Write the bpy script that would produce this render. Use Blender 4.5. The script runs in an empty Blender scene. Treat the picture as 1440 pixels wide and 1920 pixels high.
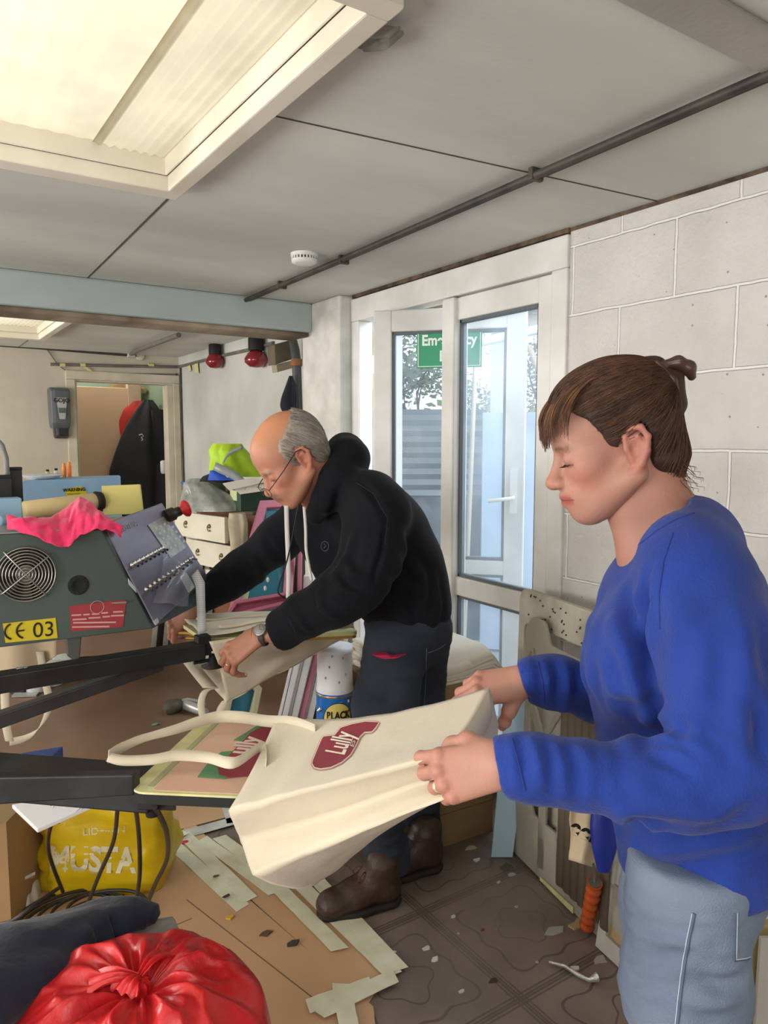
import bpy, bmesh, math, random
import numpy as np
from mathutils import Vector, Matrix, noise
random.seed(7); rng = np.random.default_rng(7)
SC = bpy.context.scene
COL = SC.collection
# ------------------------------------------------------------------ camera, sky, light, exposure
FPX = 1380.0
YAW, PIT = math.radians(33.7), math.radians(5.6)
CAM = np.array([0.0, 0.0, 1.42])
FW = np.array([math.sin(YAW)*math.cos(PIT), math.cos(YAW)*math.cos(PIT), -math.sin(PIT)])
RT = np.array([math.cos(YAW), -math.sin(YAW), 0.0])
UPV = np.cross(RT, FW)
cd = bpy.data.cameras.new('camera'); cam = bpy.data.objects.new('camera', cd); COL.objects.link(cam)
cd.sensor_fit = 'VERTICAL'; cd.sensor_height = 24.0; cd.lens = FPX/1920*24.0; cd.clip_start = 0.02
m = Matrix(((RT[0], UPV[0], -FW[0], CAM[0]), (RT[1], UPV[1], -FW[1], CAM[1]), (RT[2], UPV[2], -FW[2], CAM[2]), (0, 0, 0, 1)))
cam.matrix_world = m
SC.camera = cam
SC.view_settings.view_transform = 'Standard'; SC.view_settings.look = 'None'
SC.view_settings.gamma = 1.0; SC.view_settings.use_curve_mapping = False
SC.view_settings.exposure = 0.32
w = bpy.data.worlds.new('overcast_sky'); SC.world = w; w.use_nodes = True
wn = w.node_tree; bg = wn.nodes['Background']
tc = wn.nodes.new('ShaderNodeTexCoord'); sp = wn.nodes.new('ShaderNodeSeparateXYZ'); rp = wn.nodes.new('ShaderNodeValToRGB')
wn.links.new(tc.outputs['Generated'], sp.inputs[0]); wn.links.new(sp.outputs['Z'], rp.inputs[0]); wn.links.new(rp.outputs[0], bg.inputs[0])
rp.color_ramp.elements[0].color = (0.80, 0.86, 0.92, 1); rp.color_ramp.elements[1].color = (0.93, 0.97, 1.0, 1)
bg.inputs[1].default_value = 1.55
def area(name, loc, size, energy, color, direction):
    l = bpy.data.lights.new(name, 'AREA'); l.shape = 'RECTANGLE'; l.size, l.size_y = size; l.energy = energy; l.color = color
    o = bpy.data.objects.new(name, l); COL.objects.link(o); o.location = loc
    o.rotation_euler = Vector(direction).to_track_quat('-Z', 'Y').to_euler(); return o
area('skylight_daylight', (-0.25, 1.55, 2.75), (2.0, 1.2), 10.5, (1.0, 0.95, 0.86), (0, 0, -1))
area('rear_skylight_daylight', (-0.25, 5.0, 2.75), (2.0, 1.0), 16, (1.0, 0.95, 0.86), (0, 0, -1))
area('near_ceiling_fill', (-0.5, -0.55, 2.10), (1.8, 1.0), 16, (1.0, 0.97, 0.92), (0, 0, -1))  # added fill from above, behind the camera; no skylight is built here
area('rear_side_fill', (-2.4, 5.0, 1.5), (1.6, 1.2), 85, (1.0, 0.97, 0.93), (1, 0, 0.1))  # unseen fill lamp added on the left to brighten the far half
area('doorway_daylight', (2.9, 2.4, 2.56), (1.3, 1.0), 45, (0.86, 0.93, 1.0), (-1, -0.05, -1.0))
area('behind_camera_fill', (-0.9, -1.6, 1.0), (2.4, 1.1), 27, (1.0, 0.98, 0.95), (0.35, 1, 0.75))  # added lamp behind the camera, tilted up to lift ceiling and upper walls
area('left_side_fill', (-2.3, 1.2, 1.1), (2.4, 1.0), 78, (1.0, 0.98, 0.95), (1, 0.12, 0.45))  # fill added at the left wall to brighten the block wall; no window there

# ------------------------------------------------------------------ helpers
def P(x, y, d):
    """world point seen in direction (x, y) at depth d along the view axis"""
    return Vector(CAM + (FW + RT*(x-720)/FPX - UPV*(y-960)/FPX)*d)
def PL(x, y, ax, v):
    r = FW + RT*(x-720)/FPX - UPV*(y-960)/FPX
    return Vector(CAM + r*(v-CAM[ax])/r[ax])

MATS = {}
def rgb(h):
    if isinstance(h, str):
        v = [int(h[i:i+2], 16)/255 for i in (0, 2, 4)]
        return tuple(c/12.92 if c <= .04045 else ((c+.055)/1.055)**2.4 for c in v)+(1,)
    return tuple(h)+(1,) if len(h) == 3 else tuple(h)
def mat(name, col, rough=.6, metal=0, var=None, vs=8, bump=0, bs=60, spec=.5, stretch=None, trans=0, coat=0, sheen=0, attr=None, sss=0, det=4, alpha=1):
    """principled material with optional procedural colour variation (var = second colour) and bump"""
    if name in MATS: return MATS[name]
    M = bpy.data.materials.new(name); M.use_nodes = True; nt = M.node_tree; N = nt.nodes; L = nt.links
    b = N['Principled BSDF']; c = rgb(col)
    b.inputs['Base Color'].default_value = c; b.inputs['Roughness'].default_value = rough; b.inputs['Metallic'].default_value = metal
    b.inputs['Specular IOR Level'].default_value = spec; b.inputs['Transmission Weight'].default_value = trans
    b.inputs['Coat Weight'].default_value = coat; b.inputs['Sheen Weight'].default_value = sheen; b.inputs['Alpha'].default_value = alpha
    if sss:
        b.inputs['Subsurface Weight'].default_value = sss; b.inputs['Subsurface Radius'].default_value = (1, .35, .2); b.inputs['Subsurface Scale'].default_value = .006
    t = N.new('ShaderNodeTexCoord'); mp = N.new('ShaderNodeMapping'); L.new(t.outputs['Object'], mp.inputs[0])
    if stretch: mp.inputs['Scale'].default_value = stretch
    base = None
    if attr:
        a = N.new('ShaderNodeAttribute'); a.attribute_name = attr; base = a.outputs['Color']
    if var is not None:
        n = N.new('ShaderNodeTexNoise'); n.inputs['Scale'].default_value = vs; n.inputs['Detail'].default_value = det; L.new(mp.outputs[0], n.inputs[0])
        r = N.new('ShaderNodeValToRGB'); r.color_ramp.elements[0].position = .35; r.color_ramp.elements[1].position = .68; L.new(n.outputs[0], r.inputs[0])
        mx = N.new('ShaderNodeMix'); mx.data_type = 'RGBA'; L.new(r.outputs[0], mx.inputs[0])
        mx.inputs[6].default_value = c; mx.inputs[7].default_value = rgb(var)
        if base is not None:
            mx.blend_type = 'MULTIPLY'; L.new(base, mx.inputs[6])
        base = mx.outputs[2]
    if base is not None: L.new(base, b.inputs['Base Color'])
    if bump:
        n = N.new('ShaderNodeTexNoise'); n.inputs['Scale'].default_value = bs; n.inputs['Detail'].default_value = 5; L.new(mp.outputs[0], n.inputs[0])
        bp = N.new('ShaderNodeBump'); bp.inputs['Strength'].default_value = bump; bp.inputs['Distance'].default_value = .01
        L.new(n.outputs[0], bp.inputs['Height']); L.new(bp.outputs[0], b.inputs['Normal'])
    MATS[name] = M; return M
def nodes_of(M):
    return M.node_tree.nodes, M.node_tree.links, M.node_tree.nodes['Principled BSDF']

class MB:
    """collects shapes into one mesh"""
    def __init__(s): s.v = []; s.f = []; s.smooth = []
    def add(s, vs, fs, smooth=False):
        n = len(s.v); s.v += [tuple(v) for v in vs]; s.f += [tuple(i+n for i in f) for f in fs]; s.smooth += [smooth]*len(fs); return s
    def box(s, lo, hi, M=None):
        (a, b, c), (d, e, f) = lo, hi
        vs = [(x, y, z) for z in (c, f) for y in (b, e) for x in (a, d)]
        if M is not None: vs = [M @ Vector(v) for v in vs]
        return s.add(vs, [(0, 2, 3, 1), (4, 5, 7, 6), (0, 1, 5, 4), (2, 6, 7, 3), (0, 4, 6, 2), (1, 3, 7, 5)])
    def slab(s, pts, off):
        """polygon pts extruded by vector off"""
        n = len(pts); off = Vector(off); a = [Vector(p) for p in pts]
        vs = a+[p+off for p in a]
        fs = [tuple(range(n))[::-1], tuple(range(n, 2*n))]+[(i, (i+1) % n, n+(i+1) % n, n+i) for i in range(n)]
        return s.add(vs, fs)
    def ring_slab(s, outer, inner, off):
        n = len(outer); off = Vector(off); o = [Vector(p) for p in outer]; i_ = [Vector(p) for p in inner]
        vs = o+i_+[p+off for p in o]+[p+off for p in i_]; fs = []
        for k in range(n):
            j = (k+1) % n
            fs += [(k, j, n+j, n+k), (2*n+k, 3*n+k, 3*n+j, 2*n+j), (k, 2*n+k, 2*n+j, j), (n+k, n+j, 3*n+j, 3*n+k)]
        return s.add(vs, fs)
    def loft(s, rings, cap=True, smooth=True, closed=True):
        n = len(rings[0]); vs = [v for r in rings for v in r]; fs = []
        for a in range(len(rings)-1):
            for k in range(n if closed else n-1):
                j = (k+1) % n
                fs.append((a*n+k, a*n+j, (a+1)*n+j, (a+1)*n+k))
        s.add(vs, fs, smooth)
        if cap and closed:
            s.add(rings[0], [tuple(range(n))[::-1]]); s.add(rings[-1], [tuple(range(n))])
        return s
    def tube(s, pts, r, n=10, flat=None, cap=True):
        pts = [Vector(p) for p in pts]; rings = []
        prev = None
        for i, p in enumerate(pts):
            t = (pts[min(i+1, len(pts)-1)]-pts[max(i-1, 0)]).normalized()
            if prev is None:
                u = t.orthogonal().normalized()
                if flat is not None: u = (Vector(flat)-t*t.dot(Vector(flat))).normalized()
            else:
                u = (prev-t*t.dot(prev)).normalized()
            prev = u; v = t.cross(u)
            ri = r[i] if isinstance(r, list) else r
            if isinstance(ri, (list, tuple)): ra, rb = ri
            else: ra = rb = ri
            rings.append([p+u*ra*math.cos(2*math.pi*k/n)+v*rb*math.sin(2*math.pi*k/n) for k in range(n)])
        return s.loft(rings, cap)
    def cyl(s, a, b, r, r2=None, n=24):
        return s.tube([a, b], [r, r if r2 is None else r2], n)
    def lathe(s, c, prof, n=32, axis=(0, 0, 1)):
        q = Vector((0, 0, 1)).rotation_difference(Vector(axis))
        rings = [[Vector(c)+q @ Vector((r*math.cos(2*math.pi*k/n), r*math.sin(2*math.pi*k/n), z)) for k in range(n)] for r, z in prof]
        return s.loft(rings, True)
    def ell(s, c, r, n=16, M=None):
        rings = []
        for i in range(n+1):
            t = math.pi*(i/n); t = min(max(t, .02), math.pi-.02)
            ring = [Vector((r[0]*math.sin(t)*math.cos(2*math.pi*k/(2*n)), r[1]*math.sin(t)*math.sin(2*math.pi*k/(2*n)), -r[2]*math.cos(t))) for k in range(2*n)]
            rings.append([Vector(c)+(M @ v if M is not None else v) for v in ring])
        return s.loft(rings, True)
    def grid(s, fn, nu, nv, thick=None):
        """sheet fn(u,v)->point, optional thickness"""
        pts = [[Vector(fn(i/nu, j/nv)) for j in range(nv+1)] for i in range(nu+1)]
        vs = [p for r in pts for p in r]; w_ = nv+1
        fs = [(i*w_+j, i*w_+j+1, (i+1)*w_+j+1, (i+1)*w_+j) for i in range(nu) for j in range(nv)]
        return s.add(vs, fs, True)
    def build(s, name, material=None, parent=None, bevel=0, solid=0, sub=0, seg=2):
        me = bpy.data.meshes.new(name); me.from_pydata(s.v, [], s.f); me.polygons.foreach_set('use_smooth', s.smooth)
        me.update()
        bm = bmesh.new(); bm.from_mesh(me)
        bmesh.ops.recalc_face_normals(bm, faces=bm.faces[:]); bm.to_mesh(me); bm.free()
        o = bpy.data.objects.new(name, me); COL.objects.link(o)
        if material is not None: me.materials.append(material)
        if parent is not None: o.parent = parent; o.matrix_parent_inverse = Matrix.Translation(-Vector(parent.location)) if not parent.get('_m') else parent.matrix_world.inverted()
        if solid:
            md = o.modifiers.new('thickness', 'SOLIDIFY'); md.thickness = solid; md.offset = 0
        if bevel:
            md = o.modifiers.new('bevel', 'BEVEL'); md.width = bevel; md.segments = seg; md.limit_method = 'ANGLE'; md.angle_limit = .7
        if sub:
            md = o.modifiers.new('sub', 'SUBSURF'); md.levels = sub; md.render_levels = sub
        return o
def tag(o, label, cat, group=None, kind=None):
    if label: o['label'] = label
    if cat: o['category'] = cat
    if group: o['group'] = group
    if kind: o['kind'] = kind
    return o
def thing(name, label, cat, loc=(0, 0, 0), group=None):
    o = bpy.data.objects.new(name, None); COL.objects.link(o); o.location = Vector(loc); o.empty_display_size = .05
    return tag(o, label, cat, group)
def struct(o): o['kind'] = 'structure'; return o
def text_mesh(name, s, size, origin, xdir, ydir, material, parent, ext=.0006, align='CENTER', bold=0.0, shear=0.0, xs=1.0, back=False):
    """lettering lying in the plane (xdir, ydir) with its baseline centre at origin"""
    c = bpy.data.curves.new(name, 'FONT'); c.body = s; c.size = size; c.extrude = ext; c.align_x = align; c.offset = bold; c.shear = shear
    t = bpy.data.objects.new(name, c); COL.objects.link(t)
    me = bpy.data.meshes.new_from_object(t.evaluated_get(bpy.context.evaluated_depsgraph_get()))
    bpy.data.objects.remove(t)
    x = Vector(xdir).normalized(); y = Vector(ydir); y = (y-x*x.dot(y)).normalized(); z = x.cross(y)
    M = Matrix(((x[0]*xs, y[0], z[0], origin[0]), (x[1]*xs, y[1], z[1], origin[1]), (x[2]*xs, y[2], z[2], origin[2]), (0, 0, 0, 1)))
    me.transform(M); me.materials.clear(); me.materials.append(material)
    o = bpy.data.objects.new(name, me); COL.objects.link(o)
    if parent is not None: o.parent = parent; o.matrix_parent_inverse = Matrix.Translation(-Vector(parent.location))
    return o
def copy_tree(o, parent=None):
    c = o.copy(); COL.objects.link(c)
    if parent is not None: c.parent = parent
    for ch in list(o.children): copy_tree(ch, c)
    return c
def frame_mat(o, x, y):
    x = Vector(x).normalized(); y = Vector(y); y = (y-x*x.dot(y)).normalized(); z = x.cross(y)
    return Matrix(((x[0], y[0], z[0], o[0]), (x[1], y[1], z[1], o[1]), (x[2], y[2], z[2], o[2]), (0, 0, 0, 1)))
# ------------------------------------------------------------------ the room
H = 2.134; WX = 1.955; YB = 6.4
# floor: brown embossed vinyl with tile outlines
def floor_mat():
    M = mat('embossed_vinyl', '8b7b73', .40, var='6f615a', vs=3.0, det=6)
    N, L, b = nodes_of(M)
    t = N.new('ShaderNodeTexCoord'); mp = N.new('ShaderNodeMapping'); L.new(t.outputs['Object'], mp.inputs[0])
    mp.inputs['Rotation'].default_value = (0, 0, math.radians(0)); mp.inputs['Scale'].default_value = (1/.42, 1/.42, 1)
    s = N.new('ShaderNodeSeparateXYZ'); L.new(mp.outputs[0], s.inputs[0])
    def m_(op, a, b_=None, c=None):
        n = N.new('ShaderNodeMath'); n.operation = op
        for i, q in enumerate((a, b_, c)):
            if q is None: continue
            if isinstance(q, (int, float)): n.inputs[i].default_value = q
            else: L.new(q, n.inputs[i])
        return n.outputs[0]
    u, v = s.outputs['X'], s.outputs['Y']
    fu = m_('ABSOLUTE', m_('SUBTRACT', m_('FRACT', u), .5)); fv = m_('ABSOLUTE', m_('SUBTRACT', m_('FRACT', v), .5))
    def line(d, c, w_):   # 1 on the line
        return m_('SMOOTHSTEP' if False else 'LESS_THAN', m_('ABSOLUTE', m_('SUBTRACT', d, c)), w_)
    l1 = line(fu, .465, .007); l2 = line(fv, .465, .007); l1b = line(fu, .49, .008); l2b = line(fv, .49, .008)
    # wavy quatrefoil outline inside each tile
    cu = m_('SUBTRACT', m_('FRACT', u), .5); cv = m_('SUBTRACT', m_('FRACT', v), .5); th = m_('ARCTAN2', cv, cu); rho = m_('POWER', m_('ADD', m_('POWER', cu, 2) if False else m_('MULTIPLY', cu, cu), m_('MULTIPLY', cv, cv)), .5)
    wav = m_('MULTIPLY', m_('SINE', m_('MULTIPLY', v, 2*math.pi*4)), .035)
    wav2 = m_('MULTIPLY', m_('SINE', m_('MULTIPLY', u, 2*math.pi*4)), .035)
    c4 = m_('COSINE', m_('MULTIPLY', th, 4)); c8 = m_('COSINE', m_('MULTIPLY', th, 8))
    R1 = m_('ADD', m_('MULTIPLY', c4, -.055), m_('MULTIPLY', c8, .030)); r1 = line(m_('SUBTRACT', rho, R1), .375, .010)
    r2 = line(m_('SUBTRACT', rho, m_('MULTIPLY', c4, .030)), .17, .007)
    tot = l1
    for q in (l2, l1b, l2b, r1, r2): tot = m_('MAXIMUM', tot, q)
    # wear: the embossing fades in patches
    n = N.new('ShaderNodeTexNoise'); n.inputs['Scale'].default_value = 1.6; L.new(t.outputs['Object'], n.inputs[0])
    wear = N.new('ShaderNodeMapRange'); wear.inputs[1].default_value = .30; wear.inputs[2].default_value = .55; L.new(n.outputs[0], wear.inputs[0])
    n2 = N.new('ShaderNodeTexNoise'); n2.inputs['Scale'].default_value = 45; n2.inputs['Detail'].default_value = 6; L.new(t.outputs['Object'], n2.inputs[0])
    amt = m_('MULTIPLY', tot, wear.outputs[0])
    h = m_('SUBTRACT', m_('MULTIPLY', n2.outputs[0], .5), amt)
    bp = N.new('ShaderNodeBump'); bp.inputs['Strength'].default_value = .55; bp.inputs['Distance'].default_value = .004
    L.new(h, bp.inputs['Height']); L.new(bp.outputs[0], b.inputs['Normal'])
    src = b.inputs['Base Color'].links[0].from_socket
    mx = N.new('ShaderNodeMix'); mx.data_type = 'RGBA'; L.new(m_('MULTIPLY', amt, .55), mx.inputs[0]); L.new(src, mx.inputs[6]); mx.inputs[7].default_value = rgb('2c2320')
    # small white paint specks
    n3 = N.new('ShaderNodeTexVoronoi'); n3.inputs['Scale'].default_value = 14; L.new(t.outputs['Object'], n3.inputs[0])
    n4 = N.new('ShaderNodeTexNoise'); n4.inputs['Scale'].default_value = 5; L.new(t.outputs['Object'], n4.inputs[0])
    spk = m_('MULTIPLY', m_('LESS_THAN', n3.outputs[0], .07), m_('GREATER_THAN', n4.outputs[0], .56))
    mx2 = N.new('ShaderNodeMix'); mx2.data_type = 'RGBA'; L.new(spk, mx2.inputs[0]); L.new(mx.outputs[2], mx2.inputs[6]); mx2.inputs[7].default_value = rgb('b0aaa2')
    L.new(mx2.outputs[2], b.inputs['Base Color'])
    return M
struct(MB().box((-2.6, -1.8, -.1), (2.2, 6.6, 0)).build('floor', floor_mat()))

struct(MB().slab([(-2.5, 1.72, 0), (.62, 2.55, 0), (1.62, 3.0, 0), (2.1, 4.1, 0), (2.1, 6.38, 0), (-2.5, 6.38, 0)], (0, 0, .003)).build('floor_rear', mat('plain_brown_vinyl', '7d6350', .42, var='6a5342', vs=2.2, det=6, bump=.05)))
# ceiling with holes for the two skylights (grid of boxes)
ceil_m = mat('painted_ceiling_board', 'd6d6d0', .75, var='b9b9b4', vs=1.1, stretch=(.5, 1.6, 1), bump=.15, bs=30, det=8)
def holed_ceiling(x0, x1, y0, y1, hx0, hx1, hy0, hy1, z, name):
    b = MB()
    for lo, hi in (((x0, y0), (x1, hy0)), ((x0, hy1), (x1, y1)), ((x0, hy0), (hx0, hy1)), ((hx1, hy0), (x1, hy1))):
        b.box((lo[0], lo[1], z), (hi[0], hi[1], z+.06))
    return struct(b.build(name, ceil_m))
SX0, SX1, SY0, SY1 = -1.2, .665, 1.05, 2.06
holed_ceiling(-2.6, 2.2, -1.8, 3.62, SX0, SX1, SY0, SY1, H, 'ceiling')
BX0, BX1, BY0, BY1 = -1.2, .87, 4.55, 5.52
holed_ceiling(-2.6, 2.2, 3.62, 6.5, BX0, BX1, BY0, BY1, H, 'ceiling_rear')
# board joints in the ceiling: dark filled seams
seam_m = mat('dark_seam', '4a4a46', .9)
b = MB()
def seam(a, c, w_=.003):
    a = Vector(a); c = Vector(c); d = (c-a).normalized(); n = Vector((-d.y, d.x, 0))*w_
    b.slab([a-n, c-n, c+n, a+n], (0, 0, .01))
seam((.72, 2.12, H-.002), (.765, 3.55, H-.002)); seam((.73, 1.555, H-.002), (1.95, 1.45, H-.002), .0018)
seam((.86, 5.57, H-.002), (.86, 6.4, H-.002), .002)
struct(b.build('trim_1', seam_m))

def wall_blocks():
    M = mat('painted_concrete_block', 'd6d3d0', .7, var='c8c5c1', vs=5, det=6)
    N, L, b = nodes_of(M)
    t = N.new('ShaderNodeTexCoord'); s = N.new('ShaderNodeSeparateXYZ'); L.new(t.outputs['Object'], s.inputs[0])
    cb = N.new('ShaderNodeCombineXYZ')
    L.new(s.outputs['Y'], cb.inputs[0]); L.new(s.outputs['Z'], cb.inputs[1])
    mp = N.new('ShaderNodeMapping'); L.new(cb.outputs[0], mp.inputs[0]); mp.inputs['Location'].default_value = (-1.19+.197, -1.849+.227*9, 0)
    n0 = N.new('ShaderNodeTexNoise'); n0.inputs['Scale'].default_value = 9; n0.inputs['Detail'].default_value = 4; L.new(t.outputs['Object'], n0.inputs[0])
    va = N.new('ShaderNodeVectorMath'); va.operation = 'MULTIPLY_ADD'; L.new(n0.outputs['Color'], va.inputs[0]); va.inputs[1].default_value = (.012, .012, 0); L.new(mp.outputs[0], va.inputs[2])
    br = N.new('ShaderNodeTexBrick'); L.new(va.outputs[0], br.inputs[0])
    br.inputs['Scale'].default_value = 1; br.inputs['Brick Width'].default_value = .394; br.inputs['Row Height'].default_value = .227
    br.inputs['Mortar Size'].default_value = .0055; br.inputs['Mortar Smooth'].default_value = .45; br.offset = .5
    n2 = N.new('ShaderNodeTexNoise'); n2.inputs['Scale'].default_value = 55; n2.inputs['Detail'].default_value = 8; L.new(t.outputs['Object'], n2.inputs[0])
    n5 = N.new('ShaderNodeTexVoronoi'); n5.inputs['Scale'].default_value = 28; L.new(t.outputs['Object'], n5.inputs[0])
    pit = N.new('ShaderNodeMath'); pit.operation = 'LESS_THAN'; L.new(n5.outputs[0], pit.inputs[0]); pit.inputs[1].default_value = .1
    n6 = N.new('ShaderNodeTexNoise'); n6.inputs['Scale'].default_value = 12; L.new(t.outputs['Object'], n6.inputs[0])
    pg = N.new('ShaderNodeMath'); pg.operation = 'GREATER_THAN'; L.new(n6.outputs[0], pg.inputs[0]); pg.inputs[1].default_value = .57
    pm = N.new('ShaderNodeMath'); pm.operation = 'MULTIPLY'; L.new(pit.outputs[0], pm.inputs[0]); L.new(pg.outputs[0], pm.inputs[1])
    h1 = N.new('ShaderNodeMath'); h1.operation = 'MULTIPLY_ADD'; L.new(br.outputs['Fac'], h1.inputs[0]); h1.inputs[1].default_value = -.9; L.new(n2.outputs[0], h1.inputs[2])
    h2 = N.new('ShaderNodeMath'); h2.operation = 'MULTIPLY_ADD'; L.new(pm.outputs[0], h2.inputs[0]); h2.inputs[1].default_value = -.8; L.new(h1.outputs[0], h2.inputs[2])
    bp = N.new('ShaderNodeBump'); bp.inputs['Strength'].default_value = .9; bp.inputs['Distance'].default_value = .007
    L.new(h2.outputs[0], bp.inputs['Height']); L.new(bp.outputs[0], b.inputs['Normal'])
    src = b.inputs['Base Color'].links[0].from_socket
    mx = N.new('ShaderNodeMix'); mx.data_type = 'RGBA'; L.new(br.outputs['Fac'], mx.inputs[0]); L.new(src, mx.inputs[6]); mx.inputs[7].default_value = rgb('e9e7e4')
    mx2 = N.new('ShaderNodeMix'); mx2.data_type = 'RGBA'; L.new(pm.outputs[0], mx2.inputs[0]); L.new(mx.outputs[2], mx2.inputs[6]); mx2.inputs[7].default_value = rgb('9a958f')
    L.new(mx2.outputs[2], b.inputs['Base Color'])
    return M
blk = wall_blocks()
struct(MB().box((WX, -1.8, 0), (WX+.12, 1.79, H)).build('wall_right', blk))
rough_white = mat('rough_white_plaster', 'd8d7d2', .8, var='c3c2bc', vs=9, bump=.5, bs=22, det=8)
smooth_wall = mat('matt_white_wall', 'c4c5c0', .8, var='b2b3ad', vs=2.5, bump=.12, bs=25, det=7)
struct(MB().box((1.88, 3.215, 0), (WX+.12, 3.62, H)).build('wall_pier', rough_white, bevel=.012))
struct(MB().box((2.12, 3.6, 0), (2.22, 6.5, H)).build('wall_right_rear', smooth_wall))
cream = mat('cream_wall', 'c6bfae', .8, var='b5ae9d', vs=2.2, bump=.1, bs=25, det=7)
DX0, DX1, DZ = 1.262, 2.06, 1.905
struct(MB().box((-2.6, YB, 0), (DX0, YB+.1, H)).box((DX0, YB, DZ), (DX1, YB+.1, H)).box((DX1, YB, 0), (2.2, YB+.1, H)).build('wall_back', cream))
struct(MB().box((-2.6, -1.8, 0), (-2.5, 6.5, H)).build('wall_left', cream))
struct(MB().box((-2.6, -1.85, 0), (2.2, -1.75, H)).build('wall_front', cream))
# door casing of the far doorway
casing = mat('cream_gloss_trim', 'cfc8b4', .45, var='bdb5a0', vs=6)
b = MB().box((DX0-.07, YB-.02, 0), (DX0-.001, YB, DZ)).box((DX0-.07, YB-.022, DZ+.001), (DX1+.055, YB, DZ+.07)).box((DX1+.001, YB-.02, 0), (DX1+.055, YB, DZ))
b.box((DX0, YB-.001, 0), (DX0+.015, YB+.12, DZ-.013)).box((DX1-.05, YB-.005, 0), (DX1, YB+.12, DZ-.013)).box((DX0, YB-.003, DZ-.012), (DX1, YB+.12, DZ))
struct(b.build('trim_2', casing, bevel=.003))
# corridor beyond
green = mat('pale_green_wall', 'a9bfa6', .8, var='98ae96', vs=3)
struct(MB().box((.9, 7.75, 0), (2.9, 7.85, 2.5)).build('wall_corridor', green))
struct(MB().box((2.2, 6.5, 0), (2.3, 7.8, 2.5)).build('wall_corridor_side', green))
struct(MB().box((.8, 6.5, 0), (.9, 7.85, 2.5)).build('wall_corridor_left', cream))
struct(MB().box((.8, 6.6, -.1), (2.3, 7.8, 0)).build('floor_corridor', mat('corridor_floor', '5b4c40', .5)))
struct(MB().box((.8, 6.5, 2.4), (2.9, 7.8, 2.5)).build('ceiling_corridor', cream))
area('corridor_daylight', (1.5, 7.1, 2.38), (.6, .5), 7, (1.0, .93, .84), (0, 0, -1))
door_m = mat('beige_door_panel', 'd6b594', .5, var='cbaa8a', vs=2)
struct(MB().box((1.33, 7.1, 0), (1.86, 7.14, 1.90)).build('door_1', door_m, bevel=.004))
struct(MB().box((1.86, 7.08, 0), (1.98, 7.16, 2.15)).build('trim_3', mat('bare_wood_post', 'cdb59a', .7, var='b79c80', vs=6), bevel=.004))

# beam between the two halves of the room
beam_m = mat('pale_blue_grey_beam', 'b5c0bf', .65, var='a4afae', vs=3, stretch=(.4, 1, 1))
struct(MB().box((-2.6, 3.5, 1.985), (1.885, 3.60, H)).build('trim_4', beam_m, bevel=.012))
rust = mat('stained_brown_beam', '5a4a3c', .8, var='a59480', vs=2.6, stretch=(1.6, .5, 1), det=3)
struct(MB().box((-2.6, 3.53, 1.962), (1.87, 3.72, 1.985)).build('trim_5', rust, bevel=.006))
# boxed duct close to the camera under the ceiling
duct_m = mat('grey_white_boxing', 'a9a6a0', .6, var='96938d', vs=4, bump=.1)
struct(MB().box((-2.5, .745, H-.02), (WX, .835, H)).build('trim_6', duct_m, bevel=.018, seg=4))
# dark gap along the head of the right wall and the door
struct(MB().box((WX-.004, -1.8, H-.012), (WX+.01, 1.8, H)).box((WX-.012, 1.79, H-.016), (WX+.01, 3.2, H)).build('trim_7', mat('rusty_dark_gap', '3a3029', .9, var='6b5a4c', vs=20)))

# skylights: frame and translucent ribbed panels
sky_frame = mat('white_skylight_frame', 'e4dfd2', .45, var='d3ccbb', vs=4)
def ribbed(name, col, amp, per, axis):
    M = bpy.data.materials.new(name); M.use_nodes = True; N = M.node_tree.nodes; L = M.node_tree.links
    N.remove(N['Principled BSDF']); out = N['Material Output']
    tr = N.new('ShaderNodeBsdfTranslucent'); df = N.new('ShaderNodeBsdfDiffuse'); gl = N.new('ShaderNodeBsdfGlossy'); gl.inputs['Roughness'].default_value = .3
    n = N.new('ShaderNodeTexNoise'); n.inputs['Scale'].default_value = 3.2; n.inputs['Detail'].default_value = 7; t = N.new('ShaderNodeTexCoord'); L.new(t.outputs['Object'], n.inputs[0])
    r = N.new('ShaderNodeValToRGB'); L.new(n.outputs[0], r.inputs[0]); r.color_ramp.elements[0].position = .3; r.color_ramp.elements[1].position = .62
    r.color_ramp.elements[0].color = rgb(tuple(x*.48 for x in rgb(col)[:3])); r.color_ramp.elements[1].color = rgb(tuple(x*.7 for x in rgb(col)[:3]))
    L.new(r.outputs[0], tr.inputs[0]); df.inputs[0].default_value = rgb('c9c2b0')
    m1 = N.new('ShaderNodeMixShader'); m1.inputs[0].default_value = .3; L.new(tr.outputs[0], m1.inputs[1]); L.new(df.outputs[0], m1.inputs[2])
    m2 = N.new('ShaderNodeMixShader'); m2.inputs[0].default_value = .05; L.new(m1.outputs[0], m2.inputs[1]); L.new(gl.outputs[0], m2.inputs[2])
    L.new(m2.outputs[0], out.inputs[0]); return M
pan_a = ribbed('cream_twinwall_panel', 'f2e6c8', 0, 0, 0)
pan_b = ribbed('ribbed_polycarbonate_panel', 'e8dcc0', 0, 0, 0)
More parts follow.
